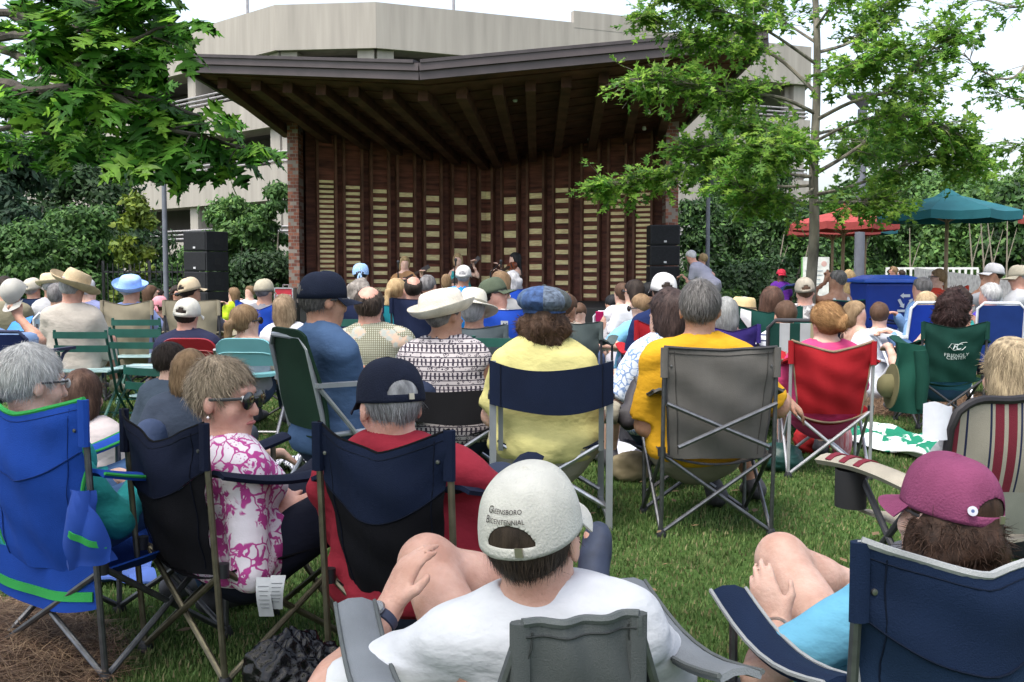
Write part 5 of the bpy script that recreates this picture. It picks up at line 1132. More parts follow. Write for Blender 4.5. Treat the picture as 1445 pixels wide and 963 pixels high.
def bistro_chair(label, at, Y, yaw, seat_c=(.42, .60, .60), fold=0):
    o, H = chair_root('bistro_chair', label, at, Y, yaw, back=.2); g = mat('bistro_green', (.012, .075, .058), .45, .12, 8); hs = H*.54; w = .20
    for s_ in (-1, 1):
        MB().tube([(s_*w, .22, .0), (s_*w, -.02, hs*.55), (s_*w, -.19, H-.06), (s_*w, -.205, H)], .012, 6, flat=.6).build('back_leg', g, o, True)
        MB().tube([(s_*(w-.025), -.25, 0), (s_*(w-.025), -.02, hs*.5), (s_*(w-.025), .2, hs-.01)], .012, 6, flat=.6).build('front_leg', g, o, True)
        MB().bar((s_*(w-.012), -.16, hs-.012), (s_*(w-.012), .2, hs-.012), .012, .022).build('seat_rail', g, o)
    for z in (H-.04, H-.145): MB().sheet(lambda u, v: V3((2*u-1)*(w+.012), -.205+(H-z)*.12-.018*(1-(2*u-1)**2), z-.026+.052*v), 8, 2, .012).build('back_slat', g, o)
    ts = paint(seat_c, .45)
    for k in range(8): MB().box((0, -.155+.05*k, hs+.004+.004*math.sin(k*.8)), (2*w-.01, .036, .012)).build('seat_slat', ts, o)
    MB().bar((-w, .21, .02), (w, .21, .02), .012, .012).build('stretcher', g, o); MB().bar((-w+.02, -.245, .05), (w-.02, -.245, .05), .012, .012).build('stretcher', g, o); return o
def plastic_chair(label, at, Y, yaw, col, w=.22):
    o, H = chair_root('folding_chair', label, at, Y, yaw, back=.24); m = mat('plastic_'+hexname(col), col, .4, .06, 4, spec=.4); hs = .44
    def bk(u, v):
        x = 2*u-1; e = (abs(x)**6)*.05*v; return V3(x*w*(1-.08*v), -.22-.06*v-.03*(1-x*x), hs+.08+(H-hs-.08)*v-e)
    b_ = MB().sheet(bk, 16, 8, .018).build('backrest', m, o, True); MB().tube([bk(u, .48)+V3(0, -.012, 0) for u in np.linspace(.05, .95, 9)], .006, 6).build('rib', m, b_, True)
    MB().sheet(lambda u, v: V3((2*u-1)*w, -.2+.4*v, hs+.015*(2*u-1)**2-.03*max(0, v-.8)), 10, 8, .02).build('seat', m, o, True); fr = metal((.3, .3, .31))
    for s_ in (-1, 1):
        MB().tube([(s_*w*1.04, .22, 0), (s_*w*1.04, -.2, hs+.1), (s_*w*.98, -.27, H-.08)], .012, 8).build('back_leg', fr, o, True); MB().tube([(s_*w*.98, -.26, 0), (s_*w*.98, .17, hs-.01)], .012, 8).build('front_leg', fr, o, True)
    MB().tube([(-w, -.24, .06), (w, -.24, .06)], .009, 6).build('stretcher', fr, o, True); return o
def tube_chair(label, at, Y, yaw, col, w=.25, strap=False, fr=None, topbar=True, low=False, hs=.38, arms=True, web=None, cover=False):
    o, H = chair_root('lawn_chair', label, at, Y, yaw, back=.28); fr = fr or mat('white_tube', (.62, .64, .68), .35); m = fabric(col)
    hs = .2 if low else hs
    MB().tube([(-w, -.2, hs), (-w, -.29, H-.05), (-w+.05, -.30, H), (w-.05, -.30, H), (w, -.29, H-.05), (w, -.2, hs)], .0125, 8).build('back_frame', fr, o, True)
    MB().tube([(-w, -.2, hs), (-w, .25, hs+.02), (w, .25, hs+.02), (w, -.2, hs)], .0125, 8).build('seat_frame', fr, o, True)
    for s_ in (-1, 1):
        MB().tube([(s_*(w+.02), .27, 0), (s_*(w+.02), -.1, hs+.05), (s_*(w+.02), -.24, hs+.22)], .0115, 8).build('leg', fr, o, True); MB().tube([(s_*(w+.02), -.30, 0), (s_*(w+.02), .12, hs+.2), (s_*(w+.02), .2, hs+.23)], .0115, 8).build('leg', fr, o, True)
        if arms: MB().bar((s_*(w+.02), -.26, hs+.235), (s_*(w+.02), .25, hs+.235), .045, .02).build('armrest', fr, o)
    MB().tube([(-w-.02, -.29, .02), (w+.02, -.29, .02)], .0115, 8).build('floor_bar', fr, o, True)
    bk = lambda u, v: V3((2*u-1)*(w-.01), -.2-.095*v-.02*(1-(2*u-1)**2), hs+(H-.02-hs)*v)
    if strap:
        for k in range(4): MB().sheet(lambda u, v: bk(.06+.25*k+.13*u, v), 1, 8, .004).build('strap', m, o)
        for k in range(5): MB().sheet(lambda u, v: bk(u, .06+.19*k+.10*v)+V3(0, -.006, 0), 6, 1, .004).build('strap', fabric(web or col), o)
    elif web:   # vertical stripes as real panels
        n = len(web)
        for k, c in enumerate(web): MB().sheet(lambda u, v: bk((k+u)/n, v), 2, 10, .006).build('stripe_panel', fabric(c), o, True)
    elif cover:
        bc = lambda u, v: V3((2*u-1)*(w+.022)*(1-.05*max(0, v-.85)*abs(2*u-1)**6*6), -.215-.095*v+.02*abs(2*u-1)**3-.012*math.sin(5*v+3*u), hs+.02+(H+.018-hs)*v-.03*abs(2*u-1)**6*v)
        MB().sheet(bc, 18, 16, .012).build('backrest', m, o, True)
    else: MB().sheet(bk, 12, 10, .006).build('backrest', m, o, True)
    MB().sheet(lambda u, v: V3((2*u-1)*(w-.01), -.2+.45*v, hs+.01-.04*(1-(2*u-1)**2)), 8, 6, .006).build('seat', m, o, True); return o, bk
def text_obj(body, size, name, m, parent, fn=None, loc=None, spacing=1.0, font=None):
    cu = bpy.data.curves.new(name, 'FONT'); cu.body = body; cu.size = size; cu.align_x = 'CENTER'; cu.align_y = 'CENTER'; cu.space_character = spacing; cu.resolution_u = 3
    t = bpy.data.objects.new(name, cu); COL.objects.link(t); dg = bpy.context.evaluated_depsgraph_get(); me = bpy.data.meshes.new_from_object(t.evaluated_get(dg)); bpy.data.objects.remove(t)
    v = np.array([q.co[:] for q in me.vertices]); v = np.array([fn(*q[:2]) for q in v]); 
    me.vertices.foreach_set('co', v.astype(np.float32).ravel()); me.materials.clear(); me.materials.append(m); me.update(); return link(name, me, parent)
# ------------------------------------------------------------------ front rows
KH = (.36, .33, .25); NAVY = (.018, .026, .06); BLACK = (.012, .012, .014)
# man in the white cap, front centre
person((752, 760), 1.9, 0, 20, lean=24, side=-7, s=1.0, g=1.12, sk=(.57, .345, .265), hair='short', hc=((.012, .009, .007), (.07, .05, .035)), nod=-10, roll=-3, sf=.3, hat=dict(k='cap', c=(.50, .49, .44), up=.004), top='tee', tm=(.56, .57, .59), legs='shorts', lm=(.1, .11, .13),
       L=((549, 858, 2.16), (-.75, -.3, -.6), (.38, .25, .85), (-.75, -.5, .35)), Rr='lap', wr=2.0, kL=(600, 792, 2.42), fL=(818, 842, 2.62), kR=(800, 905, 2.5), fR=(760, 1120, 2.9), glasses='clear', h=.0065, strands=5000, curl=.55, shoe=(.03, .04, .07), label='person in a white cap and white t-shirt, front centre, hand on bare knee')
pA = PEOPLE['person in a white cap and white t-shirt, front centre, hand on bare knee']
camp_chair('grey camp chair with a narrow headrest under the white cap man', (812, 866), 1.66, -14, (.075, .083, .083), None, (.10, .11, .11), w=.285, hs=.26, dip=.004, topw=.33, narrow=2.55, armc=(.18, .195, .21), armz=.24, bow=.03, back=.30, arml=.22)
# printed lettering on the back of the white cap
def cap_print(pp, s, up, rows, m, az0, el0, parent):
    Hc, HM, org = pp['Hc'], pp['HM'], pp['org']; hr, hf, hu = HM
    def fn(x, y, row=0):
        a = az0+x/.098; e = el0+y/.105; w = math.cos(e)**.72; r_ = 1.058
        q = V3(.088*w*r_*math.cos(a), .110*w*r_*math.sin(a)-.006, .012+.114*math.sin(e)**.85+.006*math.sin(a)*(1-e/1.57))
        return q@HM*s+Hc+hu*up-org
    for body, size, dx, dy in rows: text_obj(body, size, 'lettering', m, parent, lambda x, y: fn(x+dx, y+dy))
pm_dark = mat('print_dark', (.03, .02, .018), .8)
cap_print(pA, 1.0, .004, [('G', .019, -.0335, .0100), ('REENSBORO', .0128, .0060, .0090), ('B', .019, -.0365, -.0080), ('ICENTENNIAL', .0122, .0075, -.0085)], pm_dark, 1.5*math.pi-.12, .60, pA['o'])
def band(pp, side, t0, r, w, m, name, face=True):
    sj, el, wr = pp['arms'][side]; d = nrm(wr-el); q = wr-d*t0; mb = MB(); ref = V3(0, 0, 1); rr_ = nrm(np.cross(d, ref)); u = np.cross(rr_, d)
    M = np.stack([rr_, u, d], 1); mb.lathe([(r, -w), (r+.003, -w*.8), (r+.003, w*.8), (r, w)], q, 18, M=M); o = mb.build(name, m, pp['o'], True, org=pp['org'])
    if face:
        n = nrm(V3(-.25, -.65, .7)-d*np.dot(V3(-.25, -.65, .7), d)); mb = MB(); x = np.cross(n, d); mb.lathe([(.017, 0), (.018, .006), (.015, .010), (.001, .0105)], q+n*r, 16, M=np.stack([x, d, n], 1)); mb.build('watch_case', mat('watch_metal', (.25, .26, .28), .25, metal=.8), o, True, org=pp['org'])
band(pA, -1, .03, .0315, .011, mat('watch_strap', (.035, .045, .085), .6), 'watch_strap')
# woman in the magenta cap, front right
lb = 'person in a magenta cap over dark curly hair, front right, holding a bare knee'
person((1336, 731), 2.06, -6, -28, lean=20, s=.91, g=1.08, sex='f', sk='fair', hair='curly', hc=((.012, .007, .005), (.065, .036, .024)), nod=-4, roll=4, sf=.3, hat=dict(k='cap', c=(.19, .048, .105), up=.006, brim=.062), top='tee', tm=(.13, .36, .50), legs='shorts', lm=(.1, .1, .12),
       L=((1098, 884, 2.30), (-.8, .1, -.55), (-.25, .35, .75), (-.55, -.8, .2)), Rr='arm', kL=(1102, 790, 2.52), fL=(1300, 870, 2.72), kR=(1260, 900, 2.5), fR=(1230, 1100, 2.85), h=.0065, strands=7000, curl=.35, glasses='clear', label=lb)
pB = PEOPLE[lb]; band(pB, -1, .02, .027, .006, mat('bracelet_silver', (.45, .43, .40), .3, metal=.9), 'bracelet', False)
hr_, hf_, hu_ = pB['HM']; a_ = 1.5*math.pi-.62; w_ = math.cos(.16)**.72*1.03
c_ = V3(.088*w_*math.cos(a_), .110*w_*math.sin(a_)-.006, .012+.114*math.sin(.16)**.85); n_ = nrm(V3(math.cos(a_), math.sin(a_), .3))@pB['HM']; q_b = c_@pB['HM']*.94+pB['Hc']+hu_*.006; x_ = nrm(np.cross(V3(0, 0, 1), n_))
MB().lathe([(.001, .0032), (.0078, .0032), (.0078, .0042), (.001, .0045)], q_b, 16, M=np.stack([x_, np.cross(n_, x_), n_], 1)).build('badge', mat('badge_blue', (.05, .09, .22), .6), pB['o'], True, org=pB['org']); MB().lathe([(.0078, .001), (.0092, .0015), (.0092, .0042), (.0078, .0044)], q_b, 16, M=np.stack([x_, np.cross(n_, x_), n_], 1)).build('badge_rim', mat('badge_white', (.5, .5, .55), .6), pB['o'], True, org=pB['org'])
camp_chair('large navy camp chair with grey piping, front right', (1376, 752), 1.76, -10, (.009, .022, .052), (.006, .015, .042), (.30, .31, .31), w=.215, hs=.32, dip=.062, bow=.05, armz=.17, back=.26, narrow=.86, vb=.74, arml=.24)
# grey haired woman on the left
oC, _ = camp_chair('blue camp chair with green piping at the left edge', (44, 556), 3.1, 30, (.010, .05, .28), (.011, .055, .31), (.035, .30, .07), w=.25, hs=.36, dip=.055, tube=gunm, back=.26, vb=.72, skirt=.17)
person((44, 541), 3.3, 42, 46, lean=10, s=.98, g=1.05, sex='f', sk='fair', hair='short', hc=((.24, .235, .23), (.70, .69, .67)), nod=6, top='long', tm=(.025, .25, .25), legs='long', lm=(.06, .12, .24), glasses='clear', strands=6000, label='person with short grey hair and a teal shirt at the left edge', L='lap', Rr='lap')
MB().sheet(lambda u, v: V3((2*u-1)*.214, -.235-.005-.004*math.sin(12*u), .35-.105-.028*v+.02*(2*u-1)**2), 14, 2, .004).build('green_stripe', fabric((.035, .30, .07)), oC, True)
# woman with sunglasses and floral shirt
lb = 'person with short streaked hair, sunglasses and a pink floral shirt turned to the right'
camp_chair('black camp chair with a navy top panel, holding the woman in the floral shirt', (238, 586), 3.1, 43, (.004, .004, .006), (.005, .008, .022), None, w=.225, hs=.36, dip=.075, tube=olive_m, back=.26, vb=.70)
person((316, 563), 3.22, 50, 106, lean=8, s=1.0, g=1.0, sex='f', sk='pink', hair='spiky', hc=((.06, .046, .03), (.48, .38, .27)), nod=3, top='long', tm=print_mat('floral_shirt', 'floral_pink'), legs='long', lm=(.012, .014, .025), glasses='sun', strands=6500,
       Rr=((402, 728, 3.26), (-.1, -.6, -.8), (.75, .35, .35), (.1, -.6, .7)), L=((420, 722, 3.32), (.3, .5, -.8), (-.3, -.3, .5), (0, -.5, .8)), label=lb, h=.0068, curl=.8)
pD = PEOPLE[lb]; q = pD['Hc']; e = q+(.079*pD['HM'][0]-.004*pD['HM'][1]-.047*pD['HM'][2]); MB().lathe([(.001, -.005), (.005, 0), (.001, .005)], e, 8).build('earring', mat('pearl', (.8, .78, .75), .2), pD['o'], True, org=pD['org'])
# man in red with navy cap
lb = 'person in a red t-shirt and navy cap seated behind the white cap man'
camp_chair('black camp chair with a navy top panel, holding the man in red', (544, 600), 2.82, 22, (.004, .004, .006), (.005, .010, .028), None, w=.195, hs=.36, dip=.07, tube=olive_m, back=.26, vb=.66)
person((551, 573), 2.98, 18, -26, wr=1.8, lean=10, side=-6, s=1.03, g=1.28, sk='pink', hair='short', hc=((.10, .10, .105), (.38, .38, .39)), nod=8, hat=dict(k='cap', c=(.010, .013, .026), up=.0), top='tee', tm=(.26, .022, .036), legs='long', lm=(.035, .045, .075), strands=4500, label=lb, L='lap', Rr='arm', h=.0068)
# yellow shirt woman in director chair
lb = 'person in a pale yellow shirt and patchwork denim cap in the navy director chair'
director_chair('navy director chair with a silver frame under the yellow shirt', (778, 508), 4.82, 0, (.005, .009, .028), mat('chair_silver', (.30, .32, .34), .4, metal=.6), w=.262, hs=.40, band=.195, dip=.045)
dn = [mat('denim_a', (.050, .085, .16), .95, .3, 40), mat('denim_b', (.085, .11, .15), .95, .35, 60), mat('denim_c', (.055, .065, .065), .95, .3, 50), mat('denim_d', (.035, .07, .17), .95, .3, 40)]
person((768, 447), 5.0, 0, 4, lean=4, s=1.04, g=1.42, sex='f', sk='fair', hair='curly', hc=((.022, .012, .008), (.11, .065, .042)), hat=dict(k='flat', ms=[dn[3], dn[0], dn[2], dn[1], dn[0], dn[3], dn[1], dn[2]], up=.018, sc=1.0), top='tee', tm=(.50, .46, .19), legs='long', lm=(.30, .28, .22), strands=4000,
       L='lap', Rr='lap', fR=(878, 585, 5.5), kR=(800, 560, 5.6), label=lb, shoe=(.025, .022, .026), wr=1.6)
# gold shirt man
lb = 'person in a gold t-shirt in the grey camp chair with crossed braces'
camp_chair('large grey camp chair with crossed braces on its back and a shoulder strap', (1016, 490), 4.68, -2, (.105, .10, .092), None, (.05, .05, .052), w=.245, hs=.40, dip=.012, tube=gunm, bow=.05, cross=True, narrow=.86, back=.27)
person((988, 437), 4.9, 0, 14, lean=8, s=1.1, g=1.15, sk='tan', hair='short', hc=((.028, .026, .025), (.24, .23, .22)), top='tee', tm=(.54, .29, .018), legs='shorts', lm=(.22, .2, .16), strands=4500, sl=.9, wr=1.6, L=((926, 566, 5.2), (-.3, -.6, -.7), (.2, .5, -.6), (-.8, -.4, .2)), Rr=((1106, 562, 5.25), (.2, -.7, -.7), (.75, .1, -.6), (.5, -.3, .8)), fL=(1008, 690, 5.25), fR=(1062, 680, 5.45), label=lb, shoe=(.045, .045, .05))
# red chair lady
camp_chair('bright red camp chair on silver legs', (1174, 481), 6.0, 8, (.29, .011, .016), None, (.22, .16, .11), w=.222, hs=.42, dip=.06, tube=mat('tube_silver', (.40, .41, .43), .4, metal=.5), back=.26, narrow=.78, sag=.13)
person((1166, 456), 6.2, 2, -18, lean=8, s=1.0, g=1.15, sex='f', sk='fair', hair='bun', hc='ginger', top='tee', tm=(.50, .055, .16), legs='shorts', lm=(.45, .06, .16), strands=3500, L='arm', label='person in a pink t-shirt with a ginger bun in the red chair')
# friendly center chair
o, bkf = camp_chair('dark green camp chair printed with a white emblem and lettering', (1347, 454), 7.9, 0, (.007, .040, .030), None, None, w=.235, hs=.40, dip=.05, tube=steel_d, narrow=.74, bow=.04)
wpr = mat('print_white', (.55, .60, .58), .8)
for body, size, y in (('FRIENDLY', .043, .50), ('CENTER', .043, .45)): text_obj(body, size, 'lettering', wpr, o, lambda x, yy, y=y: bkf(.52+x/.47, y+yy/.52)+V3(0, -.006, 0), spacing=1.08)
text_obj('FC', .075, 'emblem', wpr, o, lambda x, yy: bkf(.52+(x+.35*yy)/.47, .66+yy/.52)+V3(0, -.006, 0), spacing=.72)
MB().tube([bkf(.52+x/.47, .66+y/.52)+V3(0, -.006, 0) for x, y in ((-.075, -.015), (-.05, .03), (.0, .02), (.035, .037), (.075, .033))], .003, 5, flat=.5).build('emblem_flourish', wpr, o)
MB().tube([bkf(.52+x/.47, .66+y/.52)+V3(0, -.006, 0) for x, y in ((-.068, .0), (-.035, -.033), (.0, -.024), (.04, -.033), (.068, -.006))], .003, 5, flat=.5).build('emblem_flourish', wpr, o)
person((1341, 437), 8.1, 0, 0, lean=8, s=1.12, g=1.05, sex='f', sk='fair', hair='curly', hc=((.010, .006, .006), (.055, .03, .028)), top='tank', tm=(.05, .17, .26), legs='long', lm=(.05, .1, .2), strands=3000, L='arm', Rr='lap', label='person with dark curly hair in the lettered green chair')
# striped chair, right edge
bg_, mr, nv_ = (.29, .265, .215), (.14, .018, .03), (.016, .02, .05)
def striped(label, at, Y, yaw, bands, w):
    o, H = chair_root('striped_chair', label, at, Y, yaw, back=.27); hs = .33; tot = sum(b[0] for b in bands)
    def bk(u, v):
        x = 2*u-1; return V3(x*w*(.92+.08*v), -.2-.085*v-.035*(1-x*x)*math.sin(math.pi*v), hs+(H-hs)*v-.045*abs(x)**5*v**3+.003*math.sin(14*u+5*v))
    u0 = 0
    for wd, c in bands: u1 = u0+wd/tot; MB().sheet(lambda u, v: bk(u0+(u1-u0)*u, .34+.66*v), 3, 14, .006).build('stripe_panel', fabric(c), o, True); u0 = u1
    MB().sheet(lambda u, v: bk(u, .34*v), 12, 6, .006).build('lower_panel', fabric((.30, .29, .25)), o, True)
    MB().tube([bk(0, v)+V3(-.008, 0, 0) for v in (0, .5, .9)]+[bk(u, 1)+V3(0, 0, .008) for u in np.linspace(.03, .97, 16)]+[bk(1, v)+V3(.008, 0, 0) for v in (.9, .5, 0)], .014, 8).build('frame', mat('pad_black', (.014, .012, .014), .6), o, True)
    for s_ in (-1, 1):
        MB().tube([(s_*(w+.03), -.28, 0), (s_*(w+.03), .2, .5)], .012, 8).build('leg', steel_d, o, True); MB().tube([(s_*(w+.03), .28, 0), (s_*(w+.03), -.2, .5)], .012, 8).build('leg', steel_d, o, True)
        MB().sheet(lambda u, v: V3(s_*(w+.05)+(v-.5)*.09, -.22+.58*u, .5+.02*math.sin(3*u)-.02*(2*v-1)**2), 12, 4, .02).build('armrest', fabric(bg_), o, True)
        for k in range(3): MB().sheet(lambda u, v: V3(s_*(w+.05)+(v-.5)*.092, .08+.09*k+.035*u, .5125+.02*math.sin(3*((.3+.09*k)/.58))-.02*(2*v-1)**2), 2, 4, .004).build('stripe_panel', fabric(mr), o, True)
        MB().sheet(lambda u, v: V3(s_*(w+.05)+.05*math.cos(6.283*u), .2+.06*math.sin(6.283*u), .48-.13*v), 16, 4, .003).build('cup_holder', mat('mesh_black', (.014, .014, .016), .8), o, True)
    MB().sheet(lambda u, v: V3((2*u-1)*w, -.2+.46*v, hs-.03*(1-(2*u-1)**2)), 10, 6, .01).build('seat', fabric(bg_), o, True); return o
striped('beige camp chair with maroon and navy stripes at the right edge', (1431, 566), 3.35, -14, [(9, mr), (9, bg_), (3, nv_), (30, bg_), (3, nv_), (4, bg_), (13, mr), (6, bg_), (13, mr), (5, bg_), (3, nv_), (26, bg_), (3, nv_), (6, bg_), (12, mr), (6, bg_), (12, mr), (5, bg_), (3, nv_), (10, bg_)], .225)
person((1428, 530), 3.65, 22, -6, lean=8, s=1.02, sex='f', sk='fair', hair='bob', hc=((.05, .034, .02), (.55, .44, .28)), top='tee', tm=(.3, .3, .32), legs='long', lm=(.06, .06, .08), strands=7000, label='person with streaked blond bob at the right edge', h=.0075)
# blue tee man on the left in green lawn chair
lb = 'person in a slate blue t-shirt and navy cap in the dark green chair'
o, bkf = tube_chair('dark green folding chair with a grey tube frame under the blue t-shirt man', (410, 474), 5.02, 56, (.009, .028, .016), w=.215, fr=mat('tube_grey', (.30, .32, .35), .35, metal=.5), hs=.42, cover=True)
person((456, 425), 5.25, 56, 58, lean=6, s=1.12, g=1.3, sk='tan', hair='short', hc=((.035, .03, .028), (.16, .15, .14)), nod=3, hat=dict(k='cap', c=(.010, .014, .028), up=0, hole=False), top='tee', tm=(.055, .10, .19), legs='long', lm=(.02, .028, .055), strands=2500, glasses='clear',
       Rr=((503, 540, 5.45), (-.2, -.7, -.7), (.4, .4, .45)), L=((512, 524, 5.7), (.3, .6, -.7), (-.2, -.3, -.1)), label=lb)
pK = PEOPLE[lb]
def surf(pp, x, z, off=.004, nm='shirt'):
    sh = [c for c in pp['o'].children if c.name.split('.')[0] == nm][0].data; n = len(sh.vertices); a = np.empty(n*3, np.float32); sh.vertices.foreach_get('co', a); V_ = a.reshape(-1, 3)+pp['org']-pp['H']
    tn = nrm(pp['t']); X = V_@pp['r']; Zz = V_@tn; Yv = V_@pp['tf']; k = (np.abs(X-x) < .02) & (np.abs(Zz-z) < .02); y = Yv[k].min()-off
    return pp['H']+pp['r']*x+tn*z+pp['tf']*y-pp['org']
wp2 = mat('print_pale', (.30, .37, .43), .9)
for a in ([(-.065, .30), (-.065, .43)], [(-.065, .43), (.055, .43)], [(.055, .43), (.055, .30)], [(.055, .30), (-.065, .30)], [(-.05, .275), (.04, .275)], [(0, .415), (-.005, .37)], [(-.005, .37), (-.035, .32)], [(-.005, .37), (.03, .325)], [(-.04, .395), (.035, .40)]):
    MB().tube([surf(pK, a[0][0]+(a[1][0]-a[0][0])*t, a[0][1]+(a[1][1]-a[0][1])*t) for t in np.linspace(0, 1, 7)], .0045 if a[0][1] != .275 else .009, 5, flat=.5).build('back_print', wp2, pK['o'], True)
def back_pt(pp, x, z, off=0.0):   # point on the back of a torso, x to its right, z up the spine from the hip
    tf, r, t = pp['tf'], pp['r'], pp['t']; return pp['H']+t*z+r*x-tf*off-pp['org']
# plaid bald man, white hat woman, flower shirt woman
person((521, 434), 6.5, 4, 2, lean=8, s=1.05, g=1.25, sk='pink', hair='bald', hc=((.014, .010, .009), (.10, .075, .06)), top='polo', tm=print_mat('hawaiian_shirt', 'hawaii'), legs='shorts', lm=(.05, .06, .09), strands=1500, label='balding person in a plaid and floral shirt left of the white hat')
director_chair('black director chair under the woman in the white hat', (634, 546), 5.3, 8, (.010, .010, .012), mat('chair_black', (.014, .014, .016), .5), w=.24, hs=.40, band=.16, dip=.02)
person((627, 447), 5.5, 8, 48, lean=4, s=1.05, g=1.42, sex='f', sk='tan', hair='short', hc='salt', roll=-4, hat=dict(k='wide', c=(.62, .58, .50), brim=.150, crown=.105, round=1, curl=.045, up=.004, tilt=10, cw=.096), top='sleeveless', tm=print_mat('tribal_blouse', 'tribal'), legs='long', lm=(.04, .05, .1), L='lap', Rr='arm', label='person in a wide white hat and black and white patterned blouse')
person((942, 443), 5.8, -14, -34, lean=6, s=1.1, g=1.2, sex='f', sk='fair', hair='long', hc=((.012, .009, .010), (.075, .05, .045)), top='tee', tm=print_mat('flower_shirt', 'blueflower'), legs='shorts', lm=(.05, .07, .14), strands=4000, L=((876, 548, 6.0), (-.5, -.3, -.9)), label='person with long dark hair and a blue flowered shirt left of the gold t-shirt')
# ------------------------------------------------------------------ middle rows, left
def pp(label, head, Y, **k): return person(head, Y, label='person '+label, **k)
TAN = (.36, .31, .24); NV = (.010, .016, .045)
lb = 'person with brown shoulder length hair and a white shirt beside the blue chair'
pp(lb[7:], (118, 560), 5.0, yaw=10, hyaw=8, lean=6, pose='ground', sex='f', sk='fair', hair='long', hc=((.03, .016, .012), (.13, .075, .055)), tm=(.52, .46, .46), strands=3000, L='lap', Rr='lap', s=.98)
pp('with dark hair and sunglasses pushed up, sitting low on the lawn', (243, 512), 6.3, yaw=30, hyaw=60, pose='cross', lean=-4, hair='short', hc='dark', sk='fair', tm=(.06, .08, .11), lm=(.06, .07, .09), glasses='sun', s=.98, strands=1500)
pp('with shaggy brown hair and a grey blue t-shirt, sitting on the lawn', (270, 528), 5.6, yaw=10, hyaw=30, pose='cross', lean=-6, hair='bob', hc='lbrown', sk='fair', tm=(.045, .058, .085), lm=(.06, .07, .09), Rr=((398, 640, 5.7), (.3, -.5, -.5), (.6, .2, -.5)), strands=3000)
lb = 'person in a beige shirt and broad straw hat on a green bistro chair'
bistro_chair('green bistro chair under the beige shirt man', (113, 466), 8.3, 2)
pp(lb[7:], (103, 408), 8.6, yaw=2, hyaw=25, lean=2, s=1.06, g=1.08, sk='pink', hc='grey', top='long', tm=(.42, .385, .34), legs='shorts', lm=(.36, .33, .27), hat=dict(k='wide', c=(.46, .37, .24), brim=.175, crown=.125, band=(.09, .05, .03), tilt=-14, roll=-8, curl=.03, side=.03), shoe=(.55, .52, .40), Rr='lap', L='lap', fR=(163, 540, 8.9), kR=(152, 482, 8.9), wr=1.5)
for i, (x, y, Y, w_, lab) in enumerate([(190, 462, 8.5, 4, 'empty green bistro chair with a pale slatted seat, nearest of the pair'), (192, 449, 9.4, -2, 'empty green bistro chair just behind the nearest empty one, left of the red chair'), (489, 448, 8.0, 0, 'green bistro chair left of the plaid shirt'), (716, 474, 6.4, 0, 'green bistro chair left of the yellow shirt'), (205, 517, 7.6, 28, 'empty green bistro chair seen side on with crossed legs and a pale seat')]):
    bistro_chair(lab, (x, y), Y, w_)
pp('in a khaki shirt with dark hair at the far left edge', (8, 408), 10.2, hyaw=-20, hc='dark', tm=(.22, .20, .14), yaw=-6)
lb = 'person in a pale blue shirt at the left edge holding up a grey cap'
pp(lb[7:], (-22, 442), 7.6, yaw=14, tm=(.16, .24, .40), hc='grey', Rr=((26, 447, 7.9), (.7, -.2, -.7), (-.1, .1, .95)), top='tee', s=1.05)
lb_c = tube_chair('dark blue folding chair at the left edge below the raised cap', (-8, 468), 7.3, 8, (.012, .02, .08), w=.24, fr=mat('tube_navy', (.015, .02, .06), .5))
q = P(22, 414, 7.95); o = empty('cap', (q[0], q[1], 0), 'grey baseball cap held up by its brim at the left edge', 'cap')
mcap = mat('cap_grey', (.40, .39, .36), .9, .1); vs = MB()
Mx = np.stack([nrm(V3(.9, -.3, .1)), nrm(V3(.15, .55, .8)), nrm(np.cross(nrm(V3(.9, -.3, .1)), nrm(V3(.15, .55, .8))))], 1)
MB().lathe([(.085, 0), (.084, .03), (.075, .07), (.05, .105), (.003, .12), (.048, .10), (.072, .068), (.081, .03), (.083, .0)], q, 22, M=Mx, sy=1.15).build('crown', mcap, o, True, org=(q[0], q[1], 0))
MB().sheet(lambda u, v: Mx@V3(math.sin((u-.5)*2.2)*.085, -.01-math.cos((u-.5)*2.2)*.09-.065*v, .0-.02*((u-.5)*2)**2)+q, 10, 4, .004).build('brim', mcap, o, True, org=(q[0], q[1], 0))
pp('in a beige cap seated in a high navy chair at the left', (46, 409), 12.0, hyaw=30, hc='grey', hat=dict(k='cap', c=(.48, .44, .36)), tm=(.3, .05, .07))
camp_chair('navy camp chair at the far left behind the raised cap', (46, 420), 11.4, 0, (.012, .024, .065), w=.20, dip=.02, tube=steel_d)
pp('in a small pale straw hat at the left', (71, 404), 11.3, hyaw=-10, hc='grey', hat=dict(k='wide', c=(.52, .45, .31), brim=.14, crown=.11, band=(.25, .18, .1), tilt=-10, roll=8), tm=(.46, .46, .48))
pp('with dark grey hair half hidden by the broad straw hat', (82, 419), 9.8, hyaw=10, hc='salt', tm=(.1, .1, .12))
tube_chair('white webbed lawn chair left of the beige shirt', (86, 442), 9.3, -10, (.42, .46, .50), w=.22, strap=True, web=(.25, .35, .48))
pp('in a grey blue shirt partly hidden right of the straw hat man', (124, 409), 11.0, yaw=20, hyaw=30, hc='white', tm=(.17, .19, .33), top='long', Rr=((160, 446, 11.2), (.5, -.5, -.7)), sk='fair')
camp_chair('khaki camp chair holding the woman in the sky blue hat', (180, 424), 9.6, 2, (.26, .23, .165), None, None, w=.225, dip=.045, tube=steel_d, hs=.38)
pp('in a sky blue brimmed hat in the khaki chair', (184, 409), 10.0, yaw=4, hyaw=20, hc='grey', sex='f', hat=dict(k='wide', c=(.30, .45, .80), brim=.145, crown=.11, round=1, curl=.05, tilt=6, roll=-18), tm=(.22, .28, .5), legs='shorts', lm=(.3, .25, .2), fR=(222, 470, 10.4), Rr='arm')
